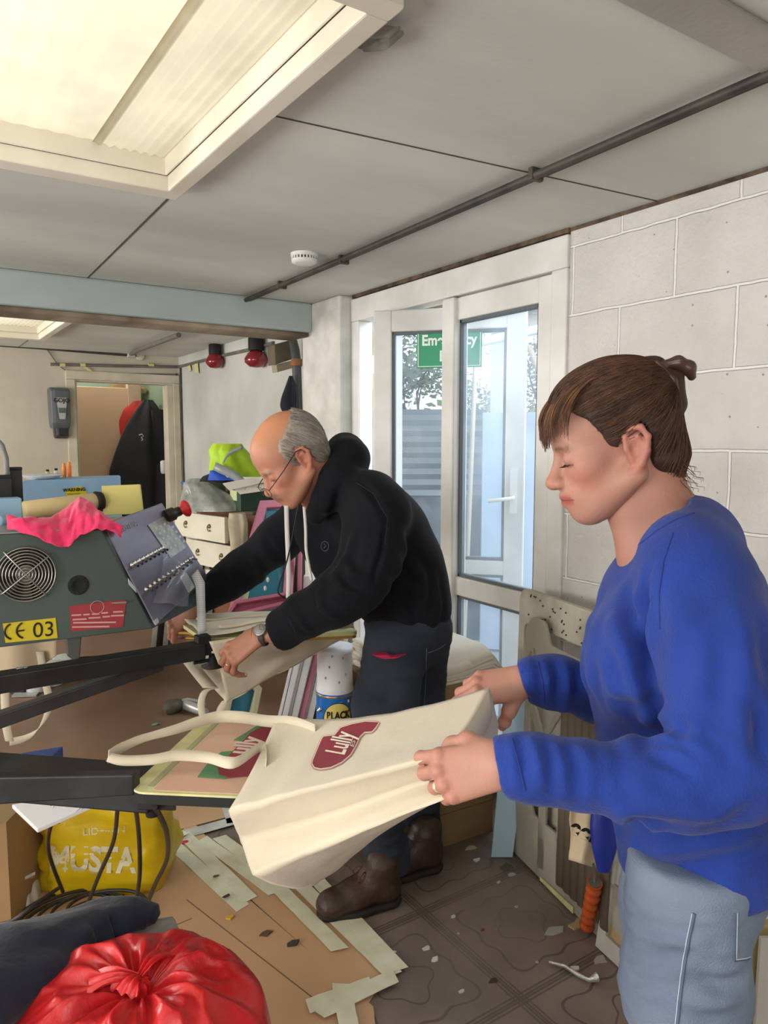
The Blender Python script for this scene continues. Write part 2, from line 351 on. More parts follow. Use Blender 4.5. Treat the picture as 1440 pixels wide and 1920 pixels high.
def skylight(name, n, x0, x1, y0, y1, seam_x):
    t = thing(name, None, None, (x0, y0, H)); struct(t)
    zb = H-.04; w_ = .045
    o = [(x0, y0), (x1, y0), (x1, y1), (x0, y1)]
    fr = MB()
    fr.box((x0-.02, y1-.0, zb), (x1+w_, y1+w_+.02, H+.02)); fr.box((x0-.02, y0-w_, zb), (x1+w_, y0, H+.02))
    fr.box((x1, y0, zb), (x1+w_, y1, H+.02)); fr.box((x0-w_, y0, zb), (x0, y1, H+.02))
    fr.box((x1-.008, y0, H), (x1, y1, H+.11)); fr.box((x0, y0, H), (x0+.008, y1, H+.11)); fr.box((x0, y1-.008, H), (x1, y1, H+.11)); fr.box((x0, y0, H), (x1, y0+.008, H+.11))
    fr.build('window_frame', sky_frame, t, bevel=.005)
    def pz(x, fine):
        return H+.05+(.0035*math.sin(2*math.pi*x/.026) if fine else .0012*math.sin(2*math.pi*x/.05))
    for (a, c, fine, mm) in ((x0, seam_x+.02, False, pan_a), (seam_x, x1-.008, True, pan_b)):
        nx = int((c-a)/.0055); g = MB()
        g.grid(lambda u, v: (a+(c-a)*u, y0+.008+(y1-y0-.016)*v, pz(a+(c-a)*u, fine)-(.006 if fine else 0)), nx, 1)
        g.build('ribbed_panel' if fine else 'cream_panel', mm, t)
    return t
skylight('window_1', 1, SX0, SX1, SY0, SY1, .47)
skylight('window_2', 2, BX0, BX1, BY0, BY1, .2)

# ------------------------------------------------------------------ glazed double door in the right wall
upvc = mat('white_upvc', 'e2e1de', .35, var='cfcdc8', vs=5, det=8)
upvc_out = upvc
glass = None
def glass_mat():
    M = bpy.data.materials.new('dusty_glass'); M.use_nodes = True; N = M.node_tree.nodes; L = M.node_tree.links
    N.remove(N['Principled BSDF']); out = N['Material Output']
    tp = N.new('ShaderNodeBsdfTransparent'); tp.inputs[0].default_value = (.9, .97, 1, 1)
    gl = N.new('ShaderNodeBsdfGlossy'); gl.inputs['Roughness'].default_value = .03
    df = N.new('ShaderNodeBsdfTranslucent'); df.inputs[0].default_value = (.8, .9, 1, 1)
    n = N.new('ShaderNodeTexNoise'); n.inputs['Scale'].default_value = 4; n.inputs['Detail'].default_value = 8; t = N.new('ShaderNodeTexCoord'); L.new(t.outputs['Object'], n.inputs[0])
    mr = N.new('ShaderNodeMapRange'); mr.inputs[1].default_value = .35; mr.inputs[2].default_value = .75; mr.inputs[3].default_value = .1; mr.inputs[4].default_value = .26; L.new(n.outputs[0], mr.inputs[0])
    a = N.new('ShaderNodeMixShader'); L.new(mr.outputs[0], a.inputs[0]); L.new(tp.outputs[0], a.inputs[1]); L.new(df.outputs[0], a.inputs[2])
    fr = N.new('ShaderNodeLayerWeight'); fr.inputs[0].default_value = .12
    c = N.new('ShaderNodeMixShader'); L.new(fr.outputs[0], c.inputs[0]); L.new(a.outputs[0], c.inputs[1]); L.new(gl.outputs[0], c.inputs[2])
    L.new(c.outputs[0], out.inputs[0]); return M
glass = glass_mat()
Y0, Y1, MUL = 1.79, 3.20, 2.425      # opening, and where the leaves meet
fr = MB()
fr.box((WX-.012, Y0, 0), (WX+.07, Y0+.075, H-.13)); fr.box((WX-.012, Y1-.06, 0), (WX+.07, Y1+.012, H-.13)); fr.box((WX-.014, Y0, H-.13), (WX+.072, Y1+.012, H-.02))
fr.box((WX+.0, Y0+.075, -.0), (WX+.068, Y1-.06, .04))
struct(fr.build('door_frame', upvc, bevel=.006))
def leaf(root, o, d, n, width, ztop, rails, stile=.09, z0=.045, th=.055, hand=None):
    """o hinge origin, d unit along width, n unit thickness; rails=[(z0,z1)..]"""
    d = Vector(d).normalized(); n = Vector(n).normalized(); o = Vector(o)
    M = Matrix(((d[0], n[0], 0, o[0]), (d[1], n[1], 0, o[1]), (d[2], n[2], 1, 0), (0, 0, 0, 1)))
    f = MB(); f.box((0, 0, z0), (stile, th, ztop), M); f.box((width-stile, 0, z0), (width, th, ztop), M)
    for a, c in rails: f.box((stile-.002, .001, a), (width-stile+.002, th-.001, c), M)
    f.build('leaf_frame', upvc, root, bevel=.006)
    g = MB(); rs = sorted(rails)
    for k in range(len(rs)-1):
        g.add([M @ Vector(q) for q in ((stile-.005, th*.5, rs[k][1]-.005), (width-stile+.005, th*.5, rs[k][1]-.005), (width-stile+.005, th*.5, rs[k+1][0]+.005), (stile-.005, th*.5, rs[k+1][0]+.005))], [(0, 1, 2, 3)])
    g.build('glass_pane', glass, root)
    bd = MB()
    for k in range(len(rs)-1):
        for q in (stile, width-stile-.012): bd.box((q, .012, rs[k][1]), (q+.012, th-.012, rs[k+1][0]), M)
        bd.box((stile, .012, rs[k][1]), (width-stile, th-.012, rs[k][1]+.012), M); bd.box((stile, .012, rs[k+1][0]-.012), (width-stile, th-.012, rs[k+1][0]), M)
    bd.build('glazing_bead', mat('dark_glazing_gasket', '5d6468', .6), root)
    return M
dl = thing('door_2', None, None, (WX, MUL, 0)); struct(dl)
# closed leaf: hinged at the right-hand jamb
leaf(dl, (WX+.002, Y0+.075, 0), (0, 1, 0), (1, 0, 0), MUL-Y0-.075+.045, H-.135, [(.045, .14), (.765, .845), (H-.225, H-.135)], stile=.075)
struct(MB().box((WX-.02, MUL-.035, .04), (WX+.06, MUL+.045, H-.135)).build('astragal', upvc, dl, bevel=.008))
# open leaf, swung outwards
hp = P(700, 900, 3.36); ep = P(983, 900, 3.20); hp.z = ep.z = 0
op = thing('door_3', None, None, hp); struct(op)
dd = (ep-hp).normalized(); nn = Vector((-dd.y, dd.x, 0)); nn = nn if nn.dot(Vector((FW[0], FW[1], 0))) > 0 else -nn
wl = (ep-hp).length
MM = leaf(op, hp, dd, nn, wl, H-.14, [(.045, .15), (.82, .885), (H-.235, H-.14)], stile=.085)
hd = MB(); hd.box((wl-.06, -.012, 1.10), (wl-.03, 0, 1.30), MM); hd.tube([MM @ Vector((wl-.045, -.01, 1.17)), MM @ Vector((wl-.045, -.05, 1.17)), MM @ Vector((wl-.15, -.052, 1.155))], .0085, 8)
hd.build('door_handle', mat('white_enamel', 'ecebe8', .25), op)
# hinges and reveal strips on the frame
b = MB()
for z in (.35, 1.0, 1.75): b.cyl((WX+.075, Y1-.045, z), (WX+.075, Y1-.045, z+.09), .011)
struct(b.build('door_hinge', mat('white_enamel', 'ecebe8', .25)))
struct(MB().box((WX+.07, Y1-.03, 0), (WX+.16, Y1+.03, H)).box((WX+.07, Y0-.05, 0), (WX+.12, Y0+.02, H)).build('trim_8', mat('grubby_outer_reveal', 'b9b5ac', .7, var='8d877c', vs=9, bump=.3)))
# sign on the open leaf
sg = thing('emergency_exit_sign', 'green sign with white lettering fixed on the open glazed door', 'sign', MM @ Vector((.3, .0, 1.8)))
gm = mat('sign_green', '2f9a72', .4); wm = mat('sign_white', 'f0f4f0', .4)
sx0 = (785-705)/(983-705)*wl; sx1 = (904-705)/(983-705)*wl; sz0, sz1 = 1.737, 1.905
MB().box((sx0, .018, sz0), (sx1, .022, sz1), MM).build('sign_face', gm, sg, bevel=.002)
def rect_ring(x0, x1, z0, z1, t_, y):
    return MB().box((x0, y-.001, z0), (x1, y, z0+t_), MM).box((x0, y-.001, z1-t_), (x1, y, z1), MM).box((x0, y-.001, z0), (x0+t_, y, z1), MM).box((x1-t_, y-.001, z0), (x1, y, z1), MM)
rect_ring(sx0+.006, sx1-.006, sz0+.006, sz1-.006, .003, .018).build('sign_border', wm, sg)
c = (sx0+sx1)/2
text_mesh('sign_lettering', 'Emergency', .064, MM @ Vector((c, .0172, sz1-.068)), dd, (0, 0, 1), wm, sg, bold=.002, xs=.86)
text_mesh('sign_lettering', 'Exit', .064, MM @ Vector((c, .0172, sz0+.03)), dd, (0, 0, 1), wm, sg, bold=.002, xs=.86)

# ------------------------------------------------------------------ outside
struct(MB().box((WX+.12, -2, -.12), (9, 12, -.02)).build('ground_outside', mat('pale_paving', 'a9aba8', .8, var='8f918e', vs=2)))
# ribbed cladding screen beyond the open leaf
def at_out(x, d): p = P(x, 825, d); p.z = 0; return p
a, c = at_out(640, 5.2), at_out(912, 5.2); dv = (c-a); n_ = 44
b = MB()
nv = Vector((-dv.y, dv.x, 0)).normalized()
prof = [Vector((0, 0, z*.038)) + nv*(.0 if z % 2 else .022) for z in range(10, 44)]
for k in range(len(prof)-1):
    b.add([a+prof[k], c+prof[k], c+prof[k+1], a+prof[k+1]], [(0, 1, 2, 3)])
b.build('cladding_screen', mat('grey_ribbed_steel', '8e979c', .35, .3), None)
tag(bpy.data.objects['cladding_screen'], 'grey horizontally ribbed metal screen seen through the left door leaf', 'screen')
b = MB().slab([a-nv*.1, c-nv*.1, c-nv*.1+Vector((0, 0, 1.02)), a-nv*.1+Vector((0, 0, 1.02))], nv*.02)
tag(b.build('wheelie_bin_store', mat('dark_slate_panel', '4b555c', .5, var='39424a', vs=3)), 'dark slate panel below the ribbed screen outside', 'panel')
a2, c2 = at_out(905, 4.9), at_out(1300, 4.6)
b = MB().slab([a2, c2, c2+Vector((0, 0, 1.6)), a2+Vector((0, 0, 1.6))], nv*.04)
tag(b.build('pale_panel', mat('pale_blue_panel', 'bccbe2', .6, var='aebfd8', vs=2)), 'pale blue tall smooth panel standing outside behind the glazed door', 'panel')
# canopy: white beams and brown boards
b = MB()
q = [at_out(600, 3.9), at_out(1250, 3.7), at_out(1400, 7.5), at_out(500, 7.5)]
for p in q: p.z = 2.62
b.slab(q, (0, 0, .05)); tag(b.build('canopy_roof', mat('brown_white_boarding', 'd9cdbf', .8, var='a97f60', vs=3, stretch=(.3, 4, 1))), 'boarded canopy roof outside above the doors', 'canopy')
def beam_out(x1, d1, z1, x2, d2, z2, w_, name, label, m_):
    p1 = at_out(x1, d1); p2 = at_out(x2, d2); p1.z = z1; p2.z = z2
    o = MB().tube([p1, p2], w_, 4).build(name, m_); return tag(o, label, 'beam')
wht = mat('white_gloss_timber', 'eceae6', .5)
beam_out(640, 5.6, 2.3, 1250, 5.2, 2.2, .07, 'canopy_beam', 'white horizontal canopy beam crossing behind the green sign', wht)
beam_out(880, 4.4, 1.98, 1250, 4.0, 2.16, .03, 'canopy_rafter', 'white slanted canopy rafter outside right of the green sign', wht)
beam_out(988, 4.6, 2.0, 1060, 4.6, 1.45, .018, 'canopy_strut', 'thin pale diagonal strut above the pale blue panel', mat('pale_wood', 'c7b299', .7))
beam_out(890, 4.4, 1.9, 872, 4.4, 0, .014, 'broom_pole', 'thin pale pole leaning upright outside behind the closed leaf', mat('pale_wood', 'c7b299', .7))
for x, nm in ((735, 'outermost white canopy post behind the left door leaf'), (938, 'white canopy post behind the right door leaf, between ribbed screen and pale panel')):
    p = at_out(x, 5.0); tag(MB().box((p.x-.05, p.y-.05, 0), (p.x+.05, p.y+.05, 2.5)).build('canopy_post', wht), nm, 'post')
# tree beyond: trunk, limbs, twigs, leaf clusters
def tree(base, h, seed, label):
    r_ = random.Random(seed); t = thing('tree', label, 'tree', base)
    wood = MB(); lf = MB()
    def grow(p, d, l, r, lev):
        pts = [p]; 
        for i in range(4):
            d = (d+Vector((r_.uniform(-.25, .25), r_.uniform(-.25, .25), r_.uniform(-.1, .15)))).normalized(); p = p+d*l/4; pts.append(p)
        wood.tube(pts, [r*(1-.12*i) for i in range(5)], 5)
        if lev < 4:
            for k in range(3 if lev else 5):
                dn = (d+Vector((r_.uniform(-1, 1), r_.uniform(-1, 1), r_.uniform(-.2, .7)))).normalized(); grow(pts[r_.randint(2, 4)], dn, l*.68, r*.55, lev+1)
        if lev >= 3:
            for k in range(16):
                c_ = p+Vector((r_.gauss(0, .12), r_.gauss(0, .12), r_.gauss(0, .1))); u = Vector((r_.gauss(0, 1), r_.gauss(0, 1), r_.gauss(0, 1))).normalized()*.05; v = u.orthogonal().normalized()*.028
                lf.add([c_-u, c_+v, c_+u, c_-v], [(0, 1, 2, 3)])
    grow(Vector(base), Vector((0, 0, 1)), h*.5, .07, 0)
    wood.build('branches', mat('dark_bark', '4a443d', .9), t); lf.build('foliage', mat('dull_green_leaf', '6f7f62', .7, var='55664c', vs=3), t)
tree(at_out(800, 8.5), 2.9, 3, 'leafless-looking tree outside seen through the open door leaf')
tree(at_out(1040, 10.5), 2.9, 5, 'tree outside seen above the pale blue panel')
hd_m = mat('bright_hedge', '7e9a4a', .8, var='9fb56a', vs=20, bump=.8, bs=40)
for x, lb in ((790, 'green shrub top above the ribbed metal screen'), (930, 'small green shrub top above the pale blue panel')):
    p = at_out(x, 6.3 if x < 800 else 5.6); b = MB()
    for k in range(260):
        c_ = p+Vector((random.gauss(0, .16), random.gauss(0, .12), 1.45+random.gauss(0, .11))); u = Vector((random.gauss(0, 1), random.gauss(0, 1), random.gauss(0, 1))).normalized()*.05; v = u.orthogonal().normalized()*.03
        b.add([c_-u, c_+v, c_+u, c_-v], [(0, 1, 2, 3)])
    b.cyl(p, p+Vector((0, 0, 1.4)), .03, n=6)
    tag(b.build('shrub', hd_m), lb, 'shrub')
# ------------------------------------------------------------------ printing press: arms, pallets, print head
black_steel = mat('black_painted_steel', '17181a', .42, var='2b2c2e', vs=9, bump=.08, bs=40)
dark_rubber = mat('black_rubber', '121212', .7)
chrome = mat('chrome', 'd8d8d8', .18, 1)
brass = mat('worn_brass', 'b89550', .4, .7)
PZ = .80
def arm(a, c, w_, h_, z, name, label, brace=None):
    a = Vector((a.x, a.y, z)); c = Vector((c.x, c.y, z)); d = (c-a).normalized(); n = Vector((-d.y, d.x, 0))*w_/2
    t = thing(name, label, 'press arm', a)
    MB().slab([a-n, c-n, c+n, a+n], (0, 0, -h_)).build('arm_beam', black_steel, t, bevel=.004)
    return t, a, c, d, n
# far arm carrying the man's pallet
a1 = PL(0, 1262, 2, .80); c1 = PL(380, 1203, 2, .80); a1 = a1-(c1-a1)*.9
arm1, a1, c1, d1, n1 = arm(a1, c1, .055, .05, .80, 'press_arm', 'black steel press arm under the grey control box, ending at the pallet of the man')
b = MB(); q0 = PL(0, 1352, 1, a1.y*0+PL(0, 1262, 2, .8).y); q0 = P(-260, 1440, 1.93); q1 = c1-d1*.12+Vector((0, 0, -.05))
b.slab([q0+Vector((0, 0, -.03)), q1+Vector((0, 0, -.02)), q1+Vector((0, 0, .012)), q0+Vector((0, 0, .02))], n1*1.5)
b.build('arm_brace', black_steel, arm1, bevel=.003)
text_mesh('arm_number', '5', .035, PL(50, 1250, 2, .8004), Vector((0, 1, 0)), (-1, 0, 0), mat('white_paint_mark', 'c9cbc8', .6), arm1, bold=.002)
MB().box((-.02, -.02, -.03), (.02, .02, .03), Matrix.Translation(c1+Vector((.0, 0, -.01)))).cyl(c1+Vector((-.03, .0, -.062)), c1+Vector((.05, 0, -.062)), .006).lathe(c1+Vector((.03, 0, -.085)), [(.032, 0), (.036, .004), (.016, .01), (.010, .04)]).build('arm_clamp', dark_rubber, arm1)
# near arm carrying the woman's pallet
a2 = PL(0, 1432, 2, .78); c2 = PL(300, 1455, 2, .78); a2 = a2-(c2-a2)*.7
arm2, a2, c2, d2, n2 = arm(a2, c2, .105, .05, .78, 'press_arm', 'broad black steel press arm at the near pallet with the bare printing board')
b = MB(); m2_ = P(-200, 1492, 1.30); e2_ = P(250, 1474, 1.31)
b.slab([m2_+Vector((0, 0, -.03)), e2_+Vector((0, 0, -.018)), e2_+Vector((0, 0, .02)), m2_+Vector((0, 0, .03))], n2*.5)
b.build('arm_brace', black_steel, arm2, bevel=.003)

tape_m = mat('cream_masking_tape', 'd6d29c', .65, var='c3bf8b', vs=30, bump=.1)
# near pallet: board with tape border, pink spray-glued face and green/red print
L0 = PL(236, 1484, 2, PZ); L1 = PL(384, 1346, 2, PZ); dx2 = PL(600, 1500, 2, PZ)-L0
ax = Vector((dx2.x, dx2.y, 0)).normalized(); ay = Vector((-ax.y, ax.x, 0)); wl2 = (L1-L0).dot(ay)
skew = (L1-L0).dot(ax)
pal2 = thing('printing_pallet', 'printing pallet with bare pink face and dark red print, half inside the tote bag', 'pallet', L0)
def pal_pt(o, ax, ay, u, v, z=0): return o+ax*u+ay*v+Vector((0, 0, z))
def rr_poly(o, ax, ay, u0, u1, v0, v1, r, z, sk=0):
    pts = []
    for cx, cy, a0 in ((u1-r, v1-r, 0), (u0+r, v1-r, 90), (u0+r, v0+r, 180), (u1-r, v0+r, 270)):
        for k in range(6):
            t = math.radians(a0+90*k/5); pts.append(pal_pt(o, ax, ay, cx+r*math.cos(t)+sk*(cy-v0)/(v1-v0), cy+r*math.sin(t), z))
    return pts
MB().slab(rr_poly(L0, ax, ay, 0, .52, 0, wl2, .03, -.004, skew), (0, 0, -.018)).build('board_core', dark_rubber, pal2)
pink_face = mat('pink_stained_board', 'd8b39c', .6, var='cfa58e', vs=7)
MB().slab(rr_poly(L0, ax, ay, 0.0, .52, 0.0, wl2, .03, 0, skew), (0, 0, -.0039)).build('tape_border', tape_m, pal2)
MB().slab(rr_poly(L0, ax, ay, 0.045, .50, .008, wl2-.012, .008, .0008, skew), (0, 0, -.002)).build('board_face', pink_face, pal2)
MB().slab(rr_poly(L0, ax, ay, 0.03, .042, .02, wl2-.02, .004, .0012, skew), (0, 0, -.001)).build('glue_stain', mat('grey_green_glue', 'a9a785', .5), pal2)
gr_m = mat('green_flock', '5b8a5f', .8); red_ink = mat('dark_red_ink', '8e2f3c', .55)
gl = MB()
for poly in ([(370, 1457), (392, 1428), (415, 1410), (440, 1408), (430, 1455), (425, 1461)], [(438, 1388), (480, 1362), (495, 1352), (522, 1350), (530, 1372), (470, 1392)]):
    gl.slab([PL(x, y, 2, PZ+.0014) for x, y in poly], (0, 0, .0006))
gl.build('green_print', gr_m, pal2)
MB().slab([PL(x, y, 2, PZ+.0024) for x, y in [(408, 1440), (418, 1430), (435, 1410), (455, 1390), (470, 1374), (488, 1364), (510, 1360), (560, 1380), (520, 1450), (430, 1458), (412, 1453)]], (0, 0, .0006)).build('red_print', red_ink, pal2)
text_mesh('print_lettering', 'Lully', .06, PL(470, 1404, 2, PZ+.0036), PL(500, 1375, 2, PZ)-PL(450, 1425, 2, PZ), PL(430, 1395, 2, PZ)-PL(470, 1404, 2, PZ), mat('pale_print', 'd6c3b8', .6), pal2, bold=.001)
# underside block and cable clip
bb = P(285, 1492, 1.30)
MB().slab([PL(x, y, 2, PZ-.03) for x, y in [(255, 1490), (330, 1492), (320, 1470), (260, 1470)]], (0, 0, -.03)).lathe(PL(285, 1500, 2, PZ-.055)-Vector((0, 0, .03)), [(.012, 0), (.016, .02), (.03, .035)], 16).build('pallet_bracket', dark_rubber, pal2, bevel=.003)

# far pallet under the man's bag
K0 = PL(380, 1197, 2, PZ-.002); K1 = PL(331, 1163, 2, PZ-.002); kx = PL(610, 1186, 2, PZ)-K0; bx = Vector((kx.x, kx.y, 0)).normalized(); by = Vector((-bx.y, bx.x, 0))
wk = (K1-K0).dot(by); sk1 = (K1-K0).dot(bx)
pal1 = thing('printing_pallet', 'printing pallet with cream taped end inside the tote bag the man holds', 'pallet', K0)
MB().slab(rr_poly(K0, bx, by, 0, .5, 0, wk, .02, 0, sk1), (0, 0, -.012)).build('board_core', tape_m, pal1)
MB().slab(rr_poly(K0, bx, by, .01, .5, .01, wk-.01, .02, -.0125, sk1), (0, 0, -.012)).build('board_underside', mat('yellow_brown_board', 'a8873f', .6), pal1)
cl = MB()
for (xa, ya, xb, yb) in ((332, 1186, 372, 1192), (350, 1196, 392, 1202), (380, 1200, 410, 1212)):
    p = PL(xa, ya, 2, PZ-.03); q = PL(xb, yb, 2, PZ-.035); cl.tube([p, (p+q)/2+Vector((0, 0, .004)), q], [.006, .009, .007], 8)
cl.build('brass_clamp', brass, pal1)

# print head box above the far arm
hm = mat('grey_green_enamel', '46534f', .45, var='3d4946', vs=5, bump=.05)
A_, D_ = P(187, 985, 2.06), P(287, 1176, 2.127)
FL0 = P(0, 1213, 1.935); FR0 = P(287, 1177, 2.130)
FL0.z = FR0.z = .876
e1 = (FR0-FL0).normalized(); zt = 1.175
e2 = (P(300, 945, 2.40)-P(187, 985, 2.06)); e2.z = 0; e2.normalize()
head = thing('press_control_box', 'grey-green metal control box of the press with round fan grille and slanted switch panel', 'control box', FL0)
TR = PL(187, 990, 2, zt); s_tr = (TR-FL0).dot(e1)
fp = [FL0-e1*.45, FR0, FL0+e1*s_tr+Vector((0, 0, zt-.876)), FL0-e1*.45+Vector((0, 0, zt-.876))]
MB().slab(fp, e2*.36).build('box_body', hm, head, bevel=.004)
nf = Vector((e1.y, -e1.x, 0));  nf = nf if nf.dot(Vector((FW[0], FW[1], 0))) < 0 else -nf   # towards the camera
MB().slab([p-e2*.0 + Vector((0, 0, .0)) for p in (FL0-e1*.45+Vector((0, 0, zt-.876+.001)), FL0+e1*s_tr+Vector((0, 0, zt-.876+.001)), FL0+e1*s_tr+e2*.36+Vector((0, 0, zt-.876+.001)), FL0-e1*.45+e2*.36+Vector((0, 0, zt-.876+.001)))], (0, 0, .003)).build('top_plate', mat('brushed_grey_plate', '9a9592', .35, .5, var='858081', vs=10, stretch=(1, 12, 1)), head)
def F(x, y, off=.001):
    """point on the front face"""
    r = Vector(FW + RT*(x-720)/FPX - UPV*(y-960)/FPX); c_ = Vector(CAM)
    return c_ + r*((FL0-c_).dot(nf)/r.dot(nf)) + nf*off
fan = MB(); fc = F(48, 1076); R_ = (F(103, 1076)-fc).length
fan.v = []; 
for k in range(9):
    rr = R_*(k+1.0)/9
    pts = [fc+nf*.012+e1*rr*math.cos(t)+Vector((0, 0, 1))*rr*math.sin(t) for t in [2*math.pi*i/40 for i in range(41)]]
    fan.tube(pts, .0017, 6)
for ang in (38, 128, 218, 308):
    t = math.radians(ang); fan.tube([fc+nf*.014, fc+nf*.014+(e1*math.cos(t)+Vector((0, 0, 1))*math.sin(t))*R_*1.0, fc+nf*.002+(e1*math.cos(t)+Vector((0, 0, 1))*math.sin(t))*R_*1.12], .0022, 6)
fan.build('fan_grille', mat('dull_chrome_wire', 'a9a7a2', .3, .9), head)
q_ = Vector((0, 0, 1)).rotation_difference(nf)
MB().lathe(fc-nf*.0005, [(R_*.98, 0), (R_*.98, .002), (R_*.9, .0005), (.0, .0005)], 40, nf).build('fan_recess', mat('fan_black', '0b0c0c', .8), head)
fh = MB().lathe(fc+nf*.002, [(R_*.34, 0), (R_*.34, .007), (R_*.3, .009), (.001, .009)], 30, nf)
fh.build('fan_hub', mat('fan_hub_grey', '55524f', .5), head)
bl = MB()
for k in range(7):
    t = 2*math.pi*k/7; u = e1*math.cos(t)+Vector((0, 0, 1))*math.sin(t); v = e1*-math.sin(t)+Vector((0, 0, 1))*math.cos(t)
    bl.add([fc+nf*.003+u*R_*.3, fc+nf*.003+u*R_*.9, fc+nf*.005+u*R_*.9+v*R_*.4, fc+nf*.005+u*R_*.3+v*R_*.2], [(0, 1, 2, 3)])
bl.build('fan_blades', mat('fan_blade', '1d1e1e', .5), head)
MB().lathe(F(147, 1097), [((F(167, 1097)-F(147, 1097)).length, 0), ((F(166, 1097)-F(147, 1097)).length, .003), (.016, .004), (.014, .001), (.001, .001)], 30, nf).build('round_vent', mat('vent_black', '1a1b1a', .7, bump=.8, bs=400), head)
MB().slab([F(x, y, .001) for x, y in [(5, 1169), (104, 1158), (108, 1196), (10, 1205)]], nf*.001).build('ce_label', mat('yellow_label', 'c8b51f', .5), head)
blk_ink = mat('black_ink', '14130f', .5)
def ftext(name, s, size, x, y, x2, y2, m_, **kw):
    o = F(x, y, .0025); text_mesh(name, s, size, o, F(x2, y2, .0025)-o, (0, 0, 1), m_, head, **kw)
def arc(cx, cy, r, a0, a1, w_=.0028):
    c_ = F(cx, cy, .0028); return [c_+e1*r*math.cos(math.radians(a))+Vector((0, 0, 1))*r*math.sin(math.radians(a)) for a in np.linspace(a0, a1, 14)]
ce = MB(); ce.tube(arc(26, 1183, .0215, 110, 250), (.0026), 6); ce.tube(arc(48, 1181, .0215, 110, 250), .0026, 6); cc = arc(48, 1181, .0215, 180, 180)[0]; ce.tube([cc, cc+e1*.018], .0024, 6)
ce.build('ce_mark', blk_ink, head)
ftext('label_lettering', '03', .058, 82, 1193, 140, 1187, blk_ink, xs=.95)
MB().slab([F(x, y, .001) for x, y in [(130, 1136), (234, 1124), (236, 1131), (230, 1175), (133, 1184)]], nf*.001).build('warning_label', mat('red_label', '963238', .5), head)
pale_ink = mat('pale_label_ink', 'c59a98', .5)
wl_ = MB()
for x, y, w_ in [(134, 1152, 18), (156, 1151, 12), (172, 1150, 14), (190, 1148, 12), (212, 1146, 18), (136, 1160, 26), (166, 1157, 22), (192, 1155, 14), (208, 1153, 24), (137, 1166, 80), (135, 1174, 70)]:
    wl_.slab([F(x, y, .0022), F(x+w_, y-1.0, .0022), F(x+w_, y+1.8, .0022), F(x, y+2.8, .0022)], nf*.0004)
wl_.tube(arc(182, 1138, .018, 0, 360), .0009, 4); 
wl_.build('label_print', pale_ink, head)
MB().slab([F(x, y, .004) for x, y in [(208, 1128), (236, 1126), (236, 1130), (208, 1131)]], nf*.006).build('label_clip', chrome, head)
# support bracket down to the arm
MB().slab([F(126, 1198, -.02), F(155, 1196, -.02), F(152, 1238, -.02), F(140, 1242, -.02), F(128, 1234, -.02)], -nf*.05).build('support_bracket', mat('grey_bracket', '4c4e4b', .5), head, bevel=.003)
# slanted switch panel
PA, PB, PC, PD = P(190, 984, 2.055), P(301, 944, 2.40), P(388, 1084, 2.44), P(289, 1172, 2.12)
pn = (PB-PA).cross(PD-PA).normalized(); pn = pn if pn.dot(Vector(RT)) > 0 else -pn
pan_m = mat('purple_grey_steel_panel', '7d7886', .38, .55, var='6d6a78', vs=6, stretch=(1, 1, 3))
_r = Vector(FW + RT*(388-720)/FPX - UPV*(1084-960)/FPX); PC = Vector(CAM)+_r*((PA-Vector(CAM)).dot(pn)/_r.dot(pn))
MB().slab([PA, PB, PC, PD], pn*.006).build('switch_panel', pan_m, head, bevel=.002)
def PPn(x, y, off=.0065):
    r = Vector(FW + RT*(x-720)/FPX - UPV*(y-960)/FPX); c_ = Vector(CAM)
    return c_ + r*((PA-c_).dot(pn)/r.dot(pn)) + pn*off
pu = (PB-PA).normalized(); pv = pn.cross(pu)
tg_m = chrome
def toggle(x, y, k):
    o = PPn(x, y); b = MB(); b.lathe(o, [(.0085, 0), (.0085, .003), (.0055, .004), (.0055, .009)], 10, pn)
    d = (pn*.85-pu*.35-Vector((0, 0, .35))).normalized(); b.tube([o+pn*.005, o+pn*.005+d*.024], [.0026, .0040], 8)
    b.build('toggle_switch', tg_m, head)
for k in range(8): toggle(243+k*8, 1061-k*4.3, k)
for k in range(11): toggle(270+k*8.4, 1107-k*5.8, k)
MB().slab([PPn(x, y, .007) for x, y in [(273, 986), (302, 970), (345, 1028), (316, 1048)]], pn*.002).build('dial_cover', mat('scratched_clear_cover', '8a8a88', .2, .3, var='b5b7b2', vs=30), head)
dl_ = MB()
for k in range(5):
    for j in range(4):
        dl_.slab([PPn(285+j*8+k*7, 992-j*4+k*9, .0095), PPn(289+j*8+k*7, 990-j*4+k*9, .0095), PPn(291+j*8+k*7, 994-j*4+k*9, .0095), PPn(287+j*8+k*7, 996-j*4+k*9, .0095)], pn*.0004)
dl_.build('dial_markings', mat('pale_marking', 'c9cac4', .5), head)
MB().slab([PPn(x, y, .007) for x, y in [(333, 1083), (346, 1075), (362, 1102), (350, 1113)]], pn*.0008).build('white_label', mat('paper_label', 'c8d2d6', .6), head)
MB().slab([PPn(x, y, .007) for x, y in [(236, 1086), (250, 1104), (252, 1113), (237, 1097)]], pn*.0008).slab([PPn(x, y, .007) for x, y in [(283, 1166), (291, 1160), (294, 1168), (288, 1174)]], pn*.0008).build('torn_label', mat('paper_label', 'c8d2d6', .6), head)
o = PPn(222, 1003, .0068); text_mesh('panel_lettering', 'SYSTEMA', .024, PPn(240, 993, .0068), pu, pv if pv.z > 0 else -pv, mat('pale_purple_ink', '9c97a4', .5), head)
es = PPn(308, 970); esd = (pu*.75+pn*.65).normalized()
MB().lathe(es, [(.022, 0), (.022, .028), (.016, .034), (.016, .05)], 20, esd).build('stop_button_body', mat('dark_bronze_plastic', '2b2420', .4), head)
